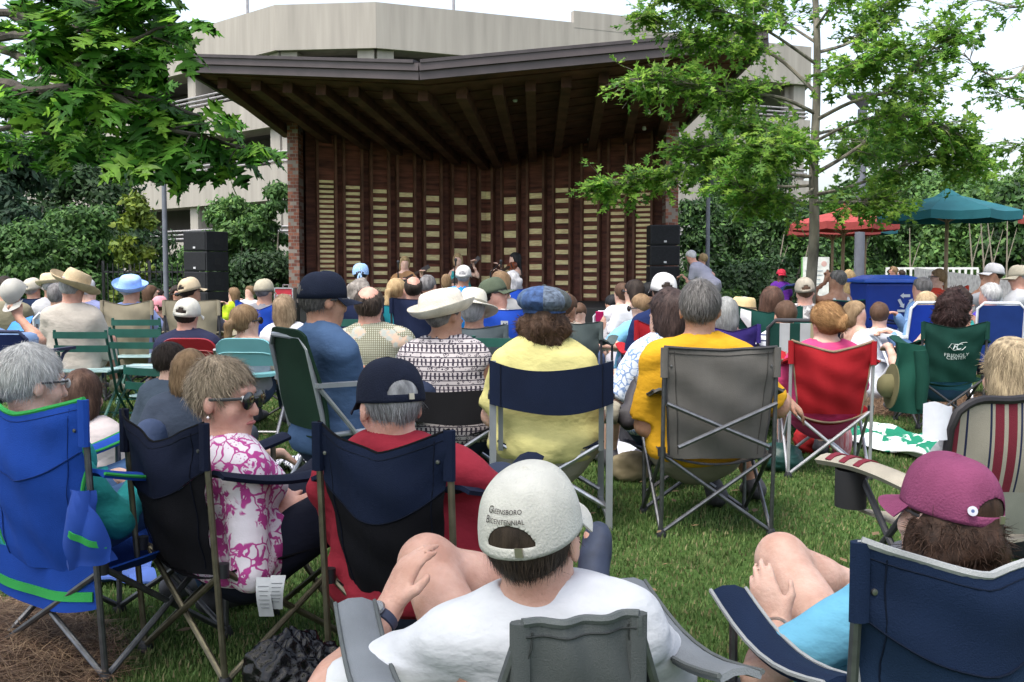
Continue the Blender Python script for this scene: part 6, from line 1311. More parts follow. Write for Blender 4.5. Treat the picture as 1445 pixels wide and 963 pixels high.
pp('with long brown hair and bare shoulders holding up a camera', (213, 416), 14.2, yaw=40, hyaw=60, sex='f', hair='long', hc='brown', top='tank', tm=(.05, .03, .04), sk='fair', pose='ground', Rr=((222, 418, 14.4), (0, 0, -1)))
pp('with dark hair beside the person with the camera', (223, 420), 14.8, yaw=30, hyaw=70, sex='f', hair='long', hc='dark', top='tank', tm=(.03, .02, .03), pose='ground')
pp('in a gathered pink cloth hat in the front rows', (226, 433), 12.2, hc='brown', sex='f', s=.9, hat=dict(k='bandana', c=(.62, .26, .30)), tm=(.04, .035, .04), pose='ground', hyaw=8)
pp('in a dark burgundy top with sunglasses near the left speakers', (250, 416), 14.5, yaw=-30, hyaw=140, sex='f', hair='long', hc='dark', top='tank', tm=(.07, .012, .04), pose='ground', glasses='sun')
camp_chair('khaki camp chair holding the man in the tan cap', (271, 424), 9.4, 2, (.24, .215, .155), None, None, w=.24, dip=.008, tube=steel_d, hs=.38)
pp('in a tan cap in the khaki chair before the left speakers', (269, 412), 9.7, yaw=4, hyaw=38, hc='dark', sk='tan', hat=dict(k='cap', c=(.46, .38, .26)), tm=(.08, .08, .1), legs='shorts', lm=(.30, .29, .28), Rr=((312, 455, 10.1), (.6, -.3, -.7)), kR=(318, 462, 10.2), L='arm')
plastic_chair('red plastic folding chair holding the man in navy', (268, 477), 7.7, 4, (.28, .014, .022), w=.21)
pp('in a pale cap and navy t-shirt in the red plastic chair', (264, 447), 8.0, hyaw=8, yaw=4, lean=4, sk='pink', hc='dark', s=1.06, g=1.15, hat=dict(k='cap', c=(.52, .51, .46)), tm=(.022, .025, .055), legs='shorts', L='lap', Rr='lap')
plastic_chair('pale turquoise plastic folding chair under the ponytail', (346, 477), 7.4, 4, (.16, .40, .43), w=.21)
pp('with a brown ponytail and dark glasses in the turquoise chair', (347, 455), 7.7, yaw=6, hyaw=52, lean=4, sex='f', sk='fair', hair='pony', hc='lbrown', top='tank', tm=(.30, .30, .34), glasses='sun', strands=1200)
pp('child in a bright yellow green t-shirt standing', (329, 416), 12.6, yaw=-60, hyaw=-75, pose='stand', s=.70, sk='fair', hair='long', hc='lbrown', tm=(.42, .56, .03), legs='shorts', lm=(.2, .2, .3), Rr=((318, 428, 12.5), (.2, -.4, -.8)))
pp('child in a white shirt beside the child in yellow green', (352, 413), 13.4, yaw=150, hyaw=-140, pose='stand', s=.72, sk='fair', hair='short', hc='lbrown', tm=(.5, .5, .52), Rr=((338, 420, 12.9), (-.3, -.3, -.7)))
camp_chair('royal blue camp chair with a deep scooped back, left of the slate t-shirt', (367, 424), 9.9, 4, (.012, .055, .36), None, None, w=.21, dip=.09, tube=steel_d)
pp('with grey hair under a khaki cap in the scooped blue chair', (373, 413), 10.3, hyaw=20, hc='salt', hat=dict(k='cap', c=(.36, .33, .25), hole=False, brim=.05), tm=(.2, .2, .22))
pp('with straight light brown hair left of the slate t-shirt', (402, 438), 8.6, sex='f', hair='long', hc=((.10, .068, .04), (.34, .25, .16)), tm=(.55, .55, .56), lean=4, strands=1500, hyaw=5)
# middle
pp('with wavy grey hair in a navy chair behind the plaid shirt', (508, 416), 9.3, sex='f', hair='curly', hc=((.09, .08, .07), (.32, .29, .26)), tm=(.02, .025, .05), hyaw=4)
camp_chair('navy camp chair behind the plaid shirt', (500, 420), 8.9, 0, (.010, .016, .045), w=.23, dip=.02, tube=steel_d)
pp('in a pale blue head scarf before the stage', (509, 389), 12.0, hc='dark', hat=dict(k='bandana', m=print_mat('bandana_cloth', 'bandana')), tm=(.02, .025, .05), hyaw=2)
pp('with a blond ponytail and an arm stretched along the next chair', (561, 413), 9.8, yaw=4, hyaw=28, sex='f', hair='pony', hc='blond', sk='fair', top='tank', tm=(.05, .3, .36), Rr=((590, 428, 9.7), (.2, -.8, -.2), (1, 0, -.1)), L='lap')
camp_chair('turquoise camp chair between two navy chairs', (556, 428), 9.5, 2, (.012, .19, .24), w=.21, dip=.03, tube=steel_d)
pp('with a balding dark head in a navy chair left of the white hat', (583, 409), 9.6, hc='dark', hair='bald', tm=(.05, .05, .07), sk='pink')
camp_chair('navy camp chair left of the white hat', (588, 421), 9.2, 3, (.010, .016, .045), w=.215, dip=.015, tube=steel_d)
pp('with close cropped grey hair behind the white hat', (605, 405), 10.6, hyaw=18, hair='crew', hc='salt', tm=(.2, .08, .1))
pp('child with light brown hair before the stage', (630, 397), 13.6, s=.75, hc='lbrown', hair='bob', tm=(.4, .35, .3), pose='ground')
pp('in a white cap and bright blue shirt before the stage', (654, 391), 12.2, hc='grey', sk='tan', hat=dict(k='cap', c=(.58, .58, .57)), tm=(.02, .22, .60), g=1.15)
pp('in a tipped back cream hat with dark cords', (668, 440), 6.9, yaw=4, hyaw=10, nod=-10, hc='grey', hat=dict(k='wide', c=(.55, .53, .45), brim=.16, crown=.11, cw=.082, tilt=-38, roll=4, curl=-.01, cord=1, band=(.2, .19, .15), up=.01), tm=(.1, .12, .15), lean=16)
camp_chair('grey blue camp chair under the tipped back cream hat', (668, 458), 6.6, 4, (.075, .095, .105), None, None, w=.20, dip=.03, tube=steel_d)
pp('in a green cap and sunglasses leaning far back, seen in profile', (697, 416), 8.2, yaw=60, hyaw=82, nod=-14, lean=40, sk='pink', hc='dark', hat=dict(k='cap', c=(.075, .095, .065), hole=False), top='long', tm=print_mat('mottled_shirt', 'camo_soft'), Rr=((742, 436, 8.1), (.1, -.3, -.8)), glasses='sun')
o, bkf = camp_chair('royal blue camp chair with a small white square mark, behind the denim cap', (714, 436), 7.9, 6, (.012, .055, .36), None, None, w=.20, dip=.012, tube=steel_d)
mb = MB(); mb.add([bkf(.42, .72)+V3(0, -.006, 0), bkf(.56, .72)+V3(0, -.006, 0), bkf(.56, .86)+V3(0, -.006, 0), bkf(.42, .86)+V3(0, -.006, 0)], [(0, 1, 2, 3)]); mb.build('emblem', mat('mark_grey', (.36, .38, .40), .8), o)
MB().tube([bkf(.445, .75)+V3(0, -.009, 0), bkf(.48, .83)+V3(0, -.009, 0), bkf(.515, .77)+V3(0, -.009, 0), bkf(.535, .83)+V3(0, -.009, 0)], .006, 5, flat=.4).build('emblem', mat('mark_navy', (.02, .03, .1), .8), o)
pp('with brown hair just beyond the green cap', (709, 402), 9.9, sex='f', hair='bob', hc='lbrown', tm=(.3, .3, .3), hyaw=30)
pp('with curly grey hair in the blue chair with a paper tag', (722, 402), 10.8, hair='curly', hc='grey', tm=(.3, .3, .35))
o, bkf = camp_chair('blue camp chair with a white paper tag, left of the denim cap', (724, 408), 10.4, 0, (.012, .055, .36), None, None, w=.185, dip=.01, tube=steel_d)
MB().sheet(lambda u, v: bkf(.12+.2*u+.12*v, .62+.3*v)+V3(0, -.012, 0), 2, 2, .003).build('paper_tag', paint((.62, .64, .66)), o)
pp('with brown hair half hidden right of the denim cap', (800, 436), 8.6, hc='brown', hair='short', tm=(.35, .3, .25), hyaw=40, sk='olive')
pp('child with short brown hair looking down beyond the denim cap', (818, 443), 10.6, yaw=180, hyaw=175, nod=24, s=.86, hc='brown', sk='fair', tm=(.5, .5, .5), pose='ground')
camp_chair('grey green camp chair right of the denim cap', (814, 454), 8.0, 14, (.065, .085, .085), None, None, w=.185, dip=.02, tube=steel_d)
# right middle
pp('with black hair bending forward in the front rows', (863, 430), 12.0, hyaw=-40, nod=20, hc='black', pose='ground', tm=(.2, .1, .08), s=.9)
pp('with short dark hair and a sleeveless white top', (878, 416), 11.0, yaw=-30, hyaw=-50, sex='f', hc='brown', hair='short', sk='fair', top='sleeveless', tm=(.52, .52, .54), pose='ground', tor=.8)
pp('with long dark hair, sunglasses and a white t-shirt, hand on hip', (894, 413), 10.6, yaw=-14, hyaw=-48, sex='f', hc='dark', hair='long', sk='fair', tm=(.52, .53, .56), glasses='sun', pose='ground', tor=1.0, L='prop')
pp('with cropped hair in a light blue t-shirt sitting on the grass', (904, 434), 9.6, yaw=-35, hyaw=-48, hair='crew', hc='lbrown', sk='fair', tm=(.18, .42, .60), legs='shorts', lm=(.34, .33, .36), pose='ground', fL=(852, 486, 9.9), kL=(862, 470, 10.1), fR=(840, 490, 9.3), L=((896, 492, 9.2), (-.5, -.4, -.2), (-.3, -.2, -.6)), Rr='knee', glasses='sun', lean=14)
pp('with dark hair mostly hidden behind the long dark hair', (914, 414), 12.2, hyaw=-60, hc='black', tm=(.04, .04, .09))
pp('in a navy t-shirt half hidden behind the flowered shirt', (936, 412), 7.4, yaw=-10, hc='dark', sk='tan', tm=(.012, .022, .075), hat=dict(k='cap', c=(.6, .6, .6)), L=((908, 480, 7.6), (-.4, -.4, -.8)), s=1.0)
camp_chair('red camp chair half hidden behind the flowered shirt', (938, 452), 7.1, -4, (.30, .012, .018), w=.19, tube=steel_d)
o, bkf = tube_chair('magenta topped striped beach chair with its back to the lawn', (866, 440), 11.5, 6, (.3, .02, .12), w=.21, web=[(.30, .33, .42), (.42, .28, .30), (.16, .22, .36), (.44, .40, .36), (.20, .20, .34), (.35, .30, .42)], low=True, fr=mat('white_tube', (.62, .64, .68), .35), arms=False)
MB().sheet(lambda u, v: bkf(.03+.94*u, .84+.2*v)+V3(0, -.02, 0), 8, 3, .03).build('head_pad', fabric((.36, .012, .09)), o, True)
o, bkf = tube_chair('blue striped beach chair beside the magenta topped one', (884, 450), 10.9, 2, (.2, .2, .3), w=.19, web=[(.22, .26, .40), (.46, .42, .36), (.13, .18, .34), (.30, .22, .36), (.36, .40, .46), (.15, .16, .30)], low=True, arms=False)
pp('with straight grey hair beside the gold t-shirt', (1024, 445), 7.7, yaw=-6, hyaw=6, sex='f', hair='bob', hc=((.15, .155, .15), (.36, .37, .36)), tm=(.40, .26, .28), strands=1200)
camp_chair('purple camp chair right of the gold t-shirt', (1030, 458), 7.4, -10, (.035, .022, .14), None, None, w=.20, dip=.05, tube=steel_d)
pp('in a natural straw hat right of the grey haired woman', (1049, 441), 8.4, hc='grey', sk='pink', hyaw=20, hat=dict(k='wide', c=(.58, .45, .24), brim=.13, crown=.10, band=(.2, .15, .1), curl=-.02), tm=(.45, .30, .28), lean=20)
pp('with a brown bob and fair highlights in the green chair with a tag', (1088, 428), 8.1, yaw=6, hyaw=-6, sex='f', hair='long', hc=((.03, .017, .012), (.13, .07, .05)), tm=(.05, .1, .08), strands=1000)
o, bkf = camp_chair('dark green camp chair with a white tag left of the oak trunk', (1084, 432), 7.8, 10, (.008, .052, .042), None, None, w=.225, dip=.05, tube=steel_d)
MB().sheet(lambda u, v: bkf(.05+.16*u+.02*v, .86-.16*u*(1-v)+.12*v)+V3(0, -.012, 0), 2, 2, .003).build('paper_tag', paint((.62, .64, .66)), o)
MB().sheet(lambda u, v: V3(.10+.22*u+.06*v*u, -.33-.03*math.sin(9*u), .86-.5*v*(.4+.6*u)-.05*u), 8, 8, .006).build('draped_cover', fabric((.010, .075, .062)), o, True)
tube_chair('green and white striped lawn chair left of the ginger bun', (1122, 452), 7.0, 14, (.3, .3, .3), w=.17, web=[(.01, .05, .04), (.42, .45, .46), (.01, .05, .04), (.42, .45, .46), (.36, .33, .2)], fr=steel_d)
pp('in a striped shirt behind the striped lawn chair', (1108, 447), 7.5, yaw=4, hc='brown', sex='f', hair='short', tm=print_mat('striped_shirt', 'stripe_h'), lean=2, s=.92)
pp('in a tan cap and mottled shirt partly behind the oak trunk', (1136, 412), 9.8, yaw=10, hc='brown', sk='pink', hat=dict(k='cap', c=(.30, .27, .22)), tm=print_mat('mottled_shirt', 'camo_soft'), hyaw=6)
pp('in a red cap and purple shirt standing by the dark hedge', (1102, 389), 18.0, yaw=175, hyaw=165, pose='stand', s=.82, sk='dark', hc='black', hat=dict(k='cap', c=(.45, .03, .06)), tm=(.09, .02, .22))
pp('in a white tank top with hand to mouth', (1181, 397), 12.0, yaw=-24, hyaw=-62, sk='tan', hc='salt', top='tank', tm=(.58, .59, .62), L=((1166, 398, 12.1), (-.5, -.2, -.9), (.1, .2, .9)), Rr='lap', legs='shorts')
camp_chair('dark navy camp chair under the white tank top', (1196, 424), 11.6, -24, (.008, .012, .03), None, (.01, .10, .09), w=.21, dip=.01, tube=steel_d)
pp('with long fair hair beyond the white tank top', (1198, 394), 14.5, sex='f', hair='long', hc='blond', tm=(.1, .3, .36), hyaw=30)
pp('with a fair bob and brown top laughing towards the camera', (1208, 444), 10.0, yaw=60, hyaw=128, sex='f', hair='bob', hc=((.12, .075, .04), (.34, .24, .14)), sk='fair', top='tank', tm=(.05, .03, .028), pose='ground', tor=.95, L='lap', Rr='lap')
pp('with short dark hair in a white t-shirt sitting with back to the camera', (1241, 446), 9.5, yaw=20, hair='short', hc='brown', sk='fair', tm=(.53, .56, .62), legs='shorts', lm=(.3, .3, .32), pose='ground', tor=.95, L='prop', lean=-4)
pp('in sunglasses and a white shirt behind the recycling bin', (1260, 384), 17.5, yaw=-40, hyaw=-80, pose='stand', s=.8, sk='pink', hc='lbrown', hair='crew', tm=(.55, .56, .6), glasses='sun')
pp('with dark hair beside the person in sunglasses behind the bin', (1271, 388), 18.5, pose='stand', s=.72, hc='dark', hyaw=-60, tm=(.05, .16, .12))
pp('with dark grey hair and a denim shirt turned left, right of the bin', (1300, 408), 11.3, yaw=-40, hyaw=-55, hc='salt', sk='pink', top='long', tm=(.13, .23, .42), L=((1262, 440, 11.0), (-.3, -.5, -.7)))
camp_chair('dark navy camp chair facing left, right of the bin', (1312, 432), 11.4, -60, (.01, .016, .05), w=.2, tube=steel_d)
pp('with a short fair bob in a denim jacket on the blue lawn chair', (1307, 432), 9.4, yaw=-20, hyaw=-10, sex='f', hair='bob', hc=((.22, .15, .08), (.55, .44, .28)), top='long', tm=print_mat('denim_jacket', 'denim'), L=((1254, 468, 9.3), (-.5, -.5, -.6)), lean=10, strands=900)
tube_chair('royal blue lawn chair with a white tube frame, left of the lettered chair', (1314, 427), 9.0, -16, (.012, .045, .36), w=.20)
pp('with brown hair and a red top near the low wall', (1323, 393), 13.5, yaw=-30, hyaw=-60, sex='f', hair='short', hc='lbrown', sk='fair', tm=(.50, .05, .03), glasses='sun')
camp_chair('orange red camp chair beside the teal umbrella pole', (1346, 403), 13.6, -20, (.42, .04, .02), w=.2, tube=steel_d)
pp('with grey hair and a teal top hidden beyond the dark curls', (1352, 425), 9.6, sex='f', hair='curly', hc=((.012, .008, .007), (.05, .035, .03)), top='tank', tm=(.03, .25, .24), s=.95)
pp('with short white hair and a purple shirt', (1396, 418), 9.9, yaw=-40, hyaw=-34, hc=((.22, .22, .22), (.62, .62, .62)), sk='pink', tm=(.075, .045, .36), L=((1368, 434, 10.2), (-.3, -.3, -.9)), strands=900)
tube_chair('blue lawn chair with a white tube top beside the purple shirt', (1413, 428), 9.3, 14, (.012, .035, .16), w=.19)
pp('in a blue and white cap and white shirt, hand to chin', (1402, 388), 12.0, yaw=-60, hyaw=-80, hc='dark', sk='tan', hat=dict(k='cap', c=(.5, .5, .52), bm=mat('brim_white', (.5, .5, .52), .9)), tm=(.50, .50, .54), L=((1388, 404, 12.0), (-.4, -.2, -.9), (0, .1, .9)))
pp('in a khaki cap, white polo shirt and jeans at the right edge', (1438, 392), 11.2, yaw=-70, hyaw=-80, hc='grey', sk='pink', hat=dict(k='cap', c=(.42, .38, .30)), top='polo', tm=(.58, .58, .60), lm=(.07, .13, .27), seat=None, shoe=(.2, .18, .15), kL=(1420, 432, 10.8), fL=(1415, 470, 10.8), kR=(1442, 428, 10.6))
pp('with white hair leaning over beside the right speaker stack', (975, 363), 19.6, yaw=-60, hyaw=-70, lean=-42, pose='stand', s=1.0, sk='pink', hc='white', tm=(.34, .34, .42), legs='long', lm=(.2, .2, .22), L=((962, 388, 19.6), (0, 0, -1)), Rr=((996, 392, 19.5), (.6, -.2, -.5)), nod=20)
pp('with fair hair partly hidden behind the leaning person', (991, 366), 20.3, yaw=-60, hyaw=-60, pose='stand', s=.95, hc='blond', tm=(.3, .3, .34))
# stools under the seated people whose seats are hidden
seats = [np.array(o.location) for o in COL.objects if o.type == 'EMPTY' and o.parent is None and o.get('category') == 'chair']
frs = mat('stool_frame', (.05, .05, .055), .5)
for lab, d in list(PEOPLE.items()):
    H = d['H']
    if H[2] < .24 or H[2] > .62 or min(math.hypot(H[0]-q[0], H[1]-q[1]) for q in seats) < .36: continue
    ws = ('folding stool under the '+lab).split()[:15]
    while ws[-1] in ('a', 'the', 'in', 'of', 'with', 'and', 'at', 'to', 'behind', 'beside', 'left', 'right', 'partly', 'half', 'before', 'short', 'brown', 'small', 'light', 'white', 'long', 'sunglasses,', 'next', 'an', 'denim', 'cream', 'straw'): ws.pop()
    o = empty('folding_stool', (H[0], H[1], 0), ' '.join(ws), 'stool', 'stools under the audience'); z = H[2]-.125; f = d['f']; o.rotation_euler = (0, 0, -math.atan2(f[0], f[1]))
    MB().sheet(lambda u, v: V3((u-.5)*.38, (v-.5)*.34, z-.02*(1-(2*u-1)**2)), 8, 6, .008).build('seat', fabric((.02, .025, .04)), o, True)
    for sx in (-1, 1):
        for sy in (-1, 1): MB().tube([(sx*.18, sy*.15, z), (-sx*.18, sy*.16, .01)], .010, 6).build('leg', frs, o, True)
# ------------------------------------------------------------------ performers on the stage
stand_m = mat('stand_black', (.015, .015, .017), .4)
def mic(px, py, Y, label, px2=None):
    q = P(px, py, Y); g = P(px2 or px, 420, Y); o = empty('microphone_stand', (g[0], Y, zf), label, 'microphone stand', 'microphone stands on the stage'); og = np.array((g[0], Y, zf))
    top = q-og; mid = V3(0, .12, top[2]*.78)
    MB().tube([(0, .12, .02), mid], .012, 8).build('pole', stand_m, o, True); MB().tube([mid, top], .009, 8).build('boom', stand_m, o, True)
    MB().lathe([(.012, -.09), (.016, -.02), (.026, .0), (.028, .02), (.018, .04), (.002, .045)], top, 12).build('microphone', mat('mic_grey', (.06, .06, .065), .4, metal=.5), o, True)
    for k in range(3): MB().tube([(0, .12, .10), (.26*math.cos(2.09*k), .12+.26*math.sin(2.09*k), .01)], .010, 6).build('leg', stand_m, o, True)
def stool(pp_, label):
    h_ = pp_['H']; o = empty('stool', (h_[0], h_[1], zf), label, 'stool', 'stools on the stage'); z = h_[2]-.1-zf
    MB().lathe([(.001, z-.05), (.16, z-.05), (.175, z-.02), (.16, z), (.001, z)], (0, 0, 0), 18).build('seat', blk, o, True)
    for k in range(4): a = math.pi/4+k*math.pi/2; MB().tube([(.1*math.cos(a), .1*math.sin(a), z-.04), (.19*math.cos(a), .19*math.sin(a), 0)], .014, 6).build('leg', stand_m, o, True)
def guitar(body, neck_, Y, r, label, name, col, dY=.0):
    b = P(*body, Y-.22); n = P(*neck_, Y-.10); d = nrm(n-b); fr = nrm(V3(0, -1, .15)-d*np.dot(V3(0, -1, .15), d)); sd_ = np.cross(d, fr); M = np.stack([sd_, d, fr], 1)
    o = empty(name, (b[0], b[1], 0), label, 'guitar' if name == 'guitar' else name, None); og = (b[0], b[1], 0)
    prof = []; k = 28
    for i in range(k):
        a = 2*math.pi*i/k; y = math.cos(a); w = abs(math.sin(a))*(1.0 if y < 0 else .80)*(1-.22*math.exp(-((y-.12)/.28)**2)); prof.append((math.copysign(w, math.sin(a))*r, y*r*1.28))
    mb = MB(); top = [M@V3(x, y, .045) for x, y in prof]; bot = [M@V3(x, y, -.045) for x, y in prof]; mb.add([b+q for q in top+bot], [tuple(range(k)), tuple(range(k, 2*k))[::-1]]+[(i, k+i, k+(i+1) % k, (i+1) % k) for i in range(k)])
    mb.build('guitar_body', mat('guitar_'+hexname(col), col, .35, .15, 6), o, False, org=og)
    MB().lathe([(.001, 0), (r*.24, 0), (r*.24, .003), (.001, .003)], b+M@V3(0, r*.25, .046), 16, M=M).build('sound_hole', blk, o, org=og)
    MB().bar(b+d*r*.3+fr*.055, n, .05, .03, up=fr).build('neck', mat('fretboard', (.04, .022, .014), .5), o, org=og); MB().bar(n, n+d*.16, .075, .02, up=fr).build('headstock', mat('headstock', (.03, .022, .02), .4), o, org=og)
    MB().bar(b-M@V3(.05, r*.55, -.05), b+M@V3(.05, -r*.55, .05), .02, .015).build('bridge', blk, o, org=og)
gp = 'performers on the stage'; fr_ = dict(group=gp, sex='f', sk=(.66, .44, .35), top='tank', s=1.06)
person((571, 372), 19.4, 176, 168, lean=4, pose='chair', hair='long', hc='blond', tm=(.36, .42, .38), legs='dress', lm=(.2, .25, .25), Rr=((567, 392, 19.1), (-.6, -.3, -.6)), L=((594, 383, 19.2), (.5, -.3, -.8)), label='performer with long fair hair singing and playing a guitar on stage', seat=None, tor=.95, **fr_)
person((646, 368), 19.7, 180, 176, lean=2, pose='chair', hair='bob', hc='blond', tm=(.05, .34, .36), legs='long', lm=(.04, .04, .06), Rr=((640, 400, 19.4), (-.6, -.3, -.6)), L=((667, 372, 19.5), (.6, -.3, -.8)), label='performer with short fair hair and a turquoise top playing a small guitar', tor=1., **fr_)
person((726, 367), 19.4, -105, -100, lean=4, pose='chair', hair='long', hc='black', tm=(.06, .045, .04), legs='dress', lm=(.14, .10, .08), L=((706, 381, 19.2), (.1, -.5, -.8)), Rr=((708, 376, 19.5), (.2, .5, -.8)), label='performer with dark hair playing a fiddle on stage, seen in profile', tor=1., **fr_)
for l_, t_ in (('performer with long fair hair singing and playing a guitar on stage', 'black stool under the guitar player'), ('performer with short fair hair and a turquoise top playing a small guitar', 'black stool under the performer in the turquoise top'), ('performer with dark hair playing a fiddle on stage, seen in profile', 'black stool under the fiddle player')): stool(PEOPLE[l_], t_)
guitar((568, 397), (595, 382), 19.4, .19, 'tan acoustic guitar held by the performer with long fair hair', 'guitar', (.34, .17, .06)); guitar((640, 402), (668, 372), 19.7, .12, 'small dark guitar held by the performer in turquoise', 'guitar', (.06, .03, .02))
guitar((722, 376), (710, 382), 19.5, .075, 'reddish brown fiddle under the chin of the dark haired performer', 'fiddle', (.20, .05, .02))
mic(562, 371, 19.0, 'microphone stand before the guitar player', 561); mic(643, 368, 19.2, 'microphone stand before the performer in turquoise', 641); mic(707, 370, 19.0, 'slanting microphone stand before the fiddle player', 692)
# ------------------------------------------------------------------ things lying about
def thing(name, px, py, Y, label, cat, group=None): q = P(px, py, Y); return empty(name, (q[0], q[1], 0), label, cat, group), q
def cloth_sheet(name, label, cat, c, rx, ry, rot, m, hgt=.03, seed=1, folds=3., base=.012):
    o = empty(name, (c[0], c[1], 0), label, cat); ca, sa = math.cos(rot), math.sin(rot); r_ = random.Random(seed); ph = [r_.uniform(0, 6) for _ in range(6)]
    def fn(u, v):
        x = (2*u-1)*rx*(1+.08*math.sin(5*v+ph[0])); y = (2*v-1)*ry*(1+.08*math.sin(6*u+ph[1])); z = base+hgt*abs(math.sin(folds*u*3+ph[2]+2*v)*math.sin(folds*v*2.3+ph[3]+u*1.5))+.3*hgt*math.sin(9*u*folds+ph[4])**2
        return V3(x*ca-y*sa, x*sa+y*ca, z)
    MB().sheet(fn, 40, 34, .008).build('cloth', m, o, True); return o
cloth_sheet('beach_towel', 'crumpled green and white towel spread on the pine straw', 'towel', G(1286, 7.1), .36, .50, .5, print_mat('towel_print', 'towel_green'), .07, 3)
cloth_sheet('blanket', 'black and white zebra patterned cloth on the grass left of the navy cap man', 'blanket', G(408, 6.35), .17, .16, .4, print_mat('zebra_cloth', 'zebra'), .05, 4)
cloth_sheet('blanket', 'white and navy blanket on the grass behind the gold shirt chair', 'blanket', G(925, 7.0), .55, .45, .1, mat('blanket_white', (.50, .52, .58), .9, .2, 2), .035, 5)
cloth_sheet('blanket', 'pink blanket beside the striped beach chairs', 'blanket', G(848, 11.2), .4, .35, .2, mat('blanket_pink', (.55, .22, .42), .9, .2, 4), .05, 6)
cloth_sheet('blanket', 'pale turquoise blanket under the person in the light blue t-shirt', 'blanket', G(880, 9.9), .65, .4, 0, mat('blanket_aqua', (.20, .40, .44), .9, .25, 5), .03, 7)
cloth_sheet('cloth', 'blue ground sheet at the left edge under the chairs', 'ground sheet', G(30, 4.1), .5, .18, 0, mat('sheet_blue', (.05, .10, .32), .8, .15, 6), .03, 8)
def bag(name, label, cat, px, py, Y, r, m, seed=0, knot=True, lump=.18, hang=0):
    """slumped bag : crumpled closed surface"""
    q = P(px, py, Y); o = empty(name, (q[0], q[1], 0), label, cat); rg = np.random.default_rng(seed); nu, nv = (110, 70) if lump > .25 else (48, 30); V_ = []
    for j in range(nv+1):
        for i in range(nu):
            a = 2*math.pi*i/nu; e = math.pi*j/nv; V_.append((math.sin(e)*math.cos(a), math.sin(e)*math.sin(a), -math.cos(e)))
    V_ = np.array(V_); w = 1+lump*wav(V_, 3.2, seed)+lump*.55*np.abs(wav(V_, 8, seed+1))+lump*.3*np.abs(wav(V_, 19, seed+2))-(lump > .25)*(.13*np.abs(wav(V_*np.array((1, 1, .6)), 11, seed+3))+.08*np.abs(wav(V_, 26, seed+4))); V_ = V_*w[:, None]*np.array(r); V_[:, 2] = np.maximum(V_[:, 2]+r[2]*.86, .004)+hang
    F_ = np.array([(j*nu+i, j*nu+(i+1) % nu, (j+1)*nu+(i+1) % nu, (j+1)*nu+i) for j in range(nv) for i in range(nu)]); link('bag_body', np_mesh('bag_body', V_, F_, m), o)
    if knot:
        mb = MB(); zt_ = V_[:, 2].max()-.02
        for k in range(5): a = k*1.26; mb.tube([(0, 0, zt_-.02), (.03*math.cos(a), .03*math.sin(a), zt_+.04), (.06*math.cos(a+.4), .06*math.sin(a+.4), zt_+.05+.03*math.sin(k))], [.016, .02, .03], 6, flat=.3)
        mb.build('tied_neck', m, o, True)
    return o
plast = mat('bin_liner', (.003, .003, .004), .2, .1, 9, .5, 30, spec=.3)
bag('rubbish_bag', 'crumpled glossy black plastic bag between the two black chairs', 'bag', 420, 932, 2.62, (.125, .11, .15), plast, 3, False, .3)
bag('tote_bag', 'black bag with pale swirls left of the magenta cap', 'bag', 1262, 715, 3.0, (.11, .12, .16), mat('swirl_bag', (.012, .012, .018), .6, .2, 10, col2=(.05, .055, .075)), 5, False)
bag('dry_bag', 'dark green bag lying on the grass left of the red chair', 'bag', 1100, 655, 6.3, (.13, .12, .085), mat('green_bag', (.010, .05, .045), .5, .2, 6), 6, False)
bag('cloth_bag', 'tan canvas bag on the grass right of the navy director chair', 'bag', 890, 655, 6.0, (.11, .10, .085), mat('tan_bag', (.24, .20, .12), .9, .2, 8), 7, False)
bag('red_bag', 'red bag under the red chair, left', 'bag', 1146, 628, 6.9, (.12, .10, .10), mat('red_bag', (.40, .015, .02), .7, .2, 8), 8, False)
bag('striped_bag', 'red and white bag under the red chair, right', 'bag', 1188, 630, 6.7, (.06, .06, .13), mat('candy_bag', (.45, .03, .04), .7, .2, 30, col2=(.55, .4, .42), stretch=(3, 3, .3)), 9, False)
bag('black_backpack', 'black backpack left of the flowered shirt', 'backpack', 890, 520, 7.2, (.10, .14, .20), mat('pack_black', (.014, .014, .017), .7, .2, 12), 10, False)
o = empty('carry_bag', P(126, 750, 2.9)*np.array((1, 1, 0)), 'blue carry bag with a green stripe hanging from the left blue chair', 'bag'); og = np.array(o.location); cbl = mat('carry_blue', (.010, .05, .28), .8, .1, 7)
def cbf(u, v, off=0): a = P(104+22*u-8*v*(1-u)+34*v*u, 694+108*v-10*u*v, 2.88)-og; return a+V3(0, -.03*math.sin(math.pi*u)*math.sin(math.pi*min(1, v*1.1))-off+.008*math.sin(9*u+6*v), 0)
MB().sheet(cbf, 12, 14, .035).build('bag_body', cbl, o, True); MB().sheet(lambda u, v: cbf(u, .42+.28*u+.10*v, .021), 10, 2, .004).build('stripe', fabric((.035, .30, .07)), o, True)
o, q = thing('jacket', 1282, 540, 7.75, 'dark green jacket draped over the arm of the lettered chair', 'jacket')
MB().sheet(lambda u, v: V3((u-.5)*.20*(1+.35*v)+.02*math.sin(7*v), -.02+.05*math.sin(6.28*u+2*v)*v, .66-.50*v-.03*u), 16, 16, .03).build('jacket_body', fabric((.008, .055, .038)), o, True); MB().tube([(.06, -.05, .6), (.08, -.06, .4), (.07, -.05, .18)], [.045, .05, .04], 10).build('sleeve', fabric((.007, .045, .032)), o, True)
o, q = thing('hanging_hat', 1258, 545, 7.6, 'olive brimmed hat hanging beside the draped green jacket', 'hat')
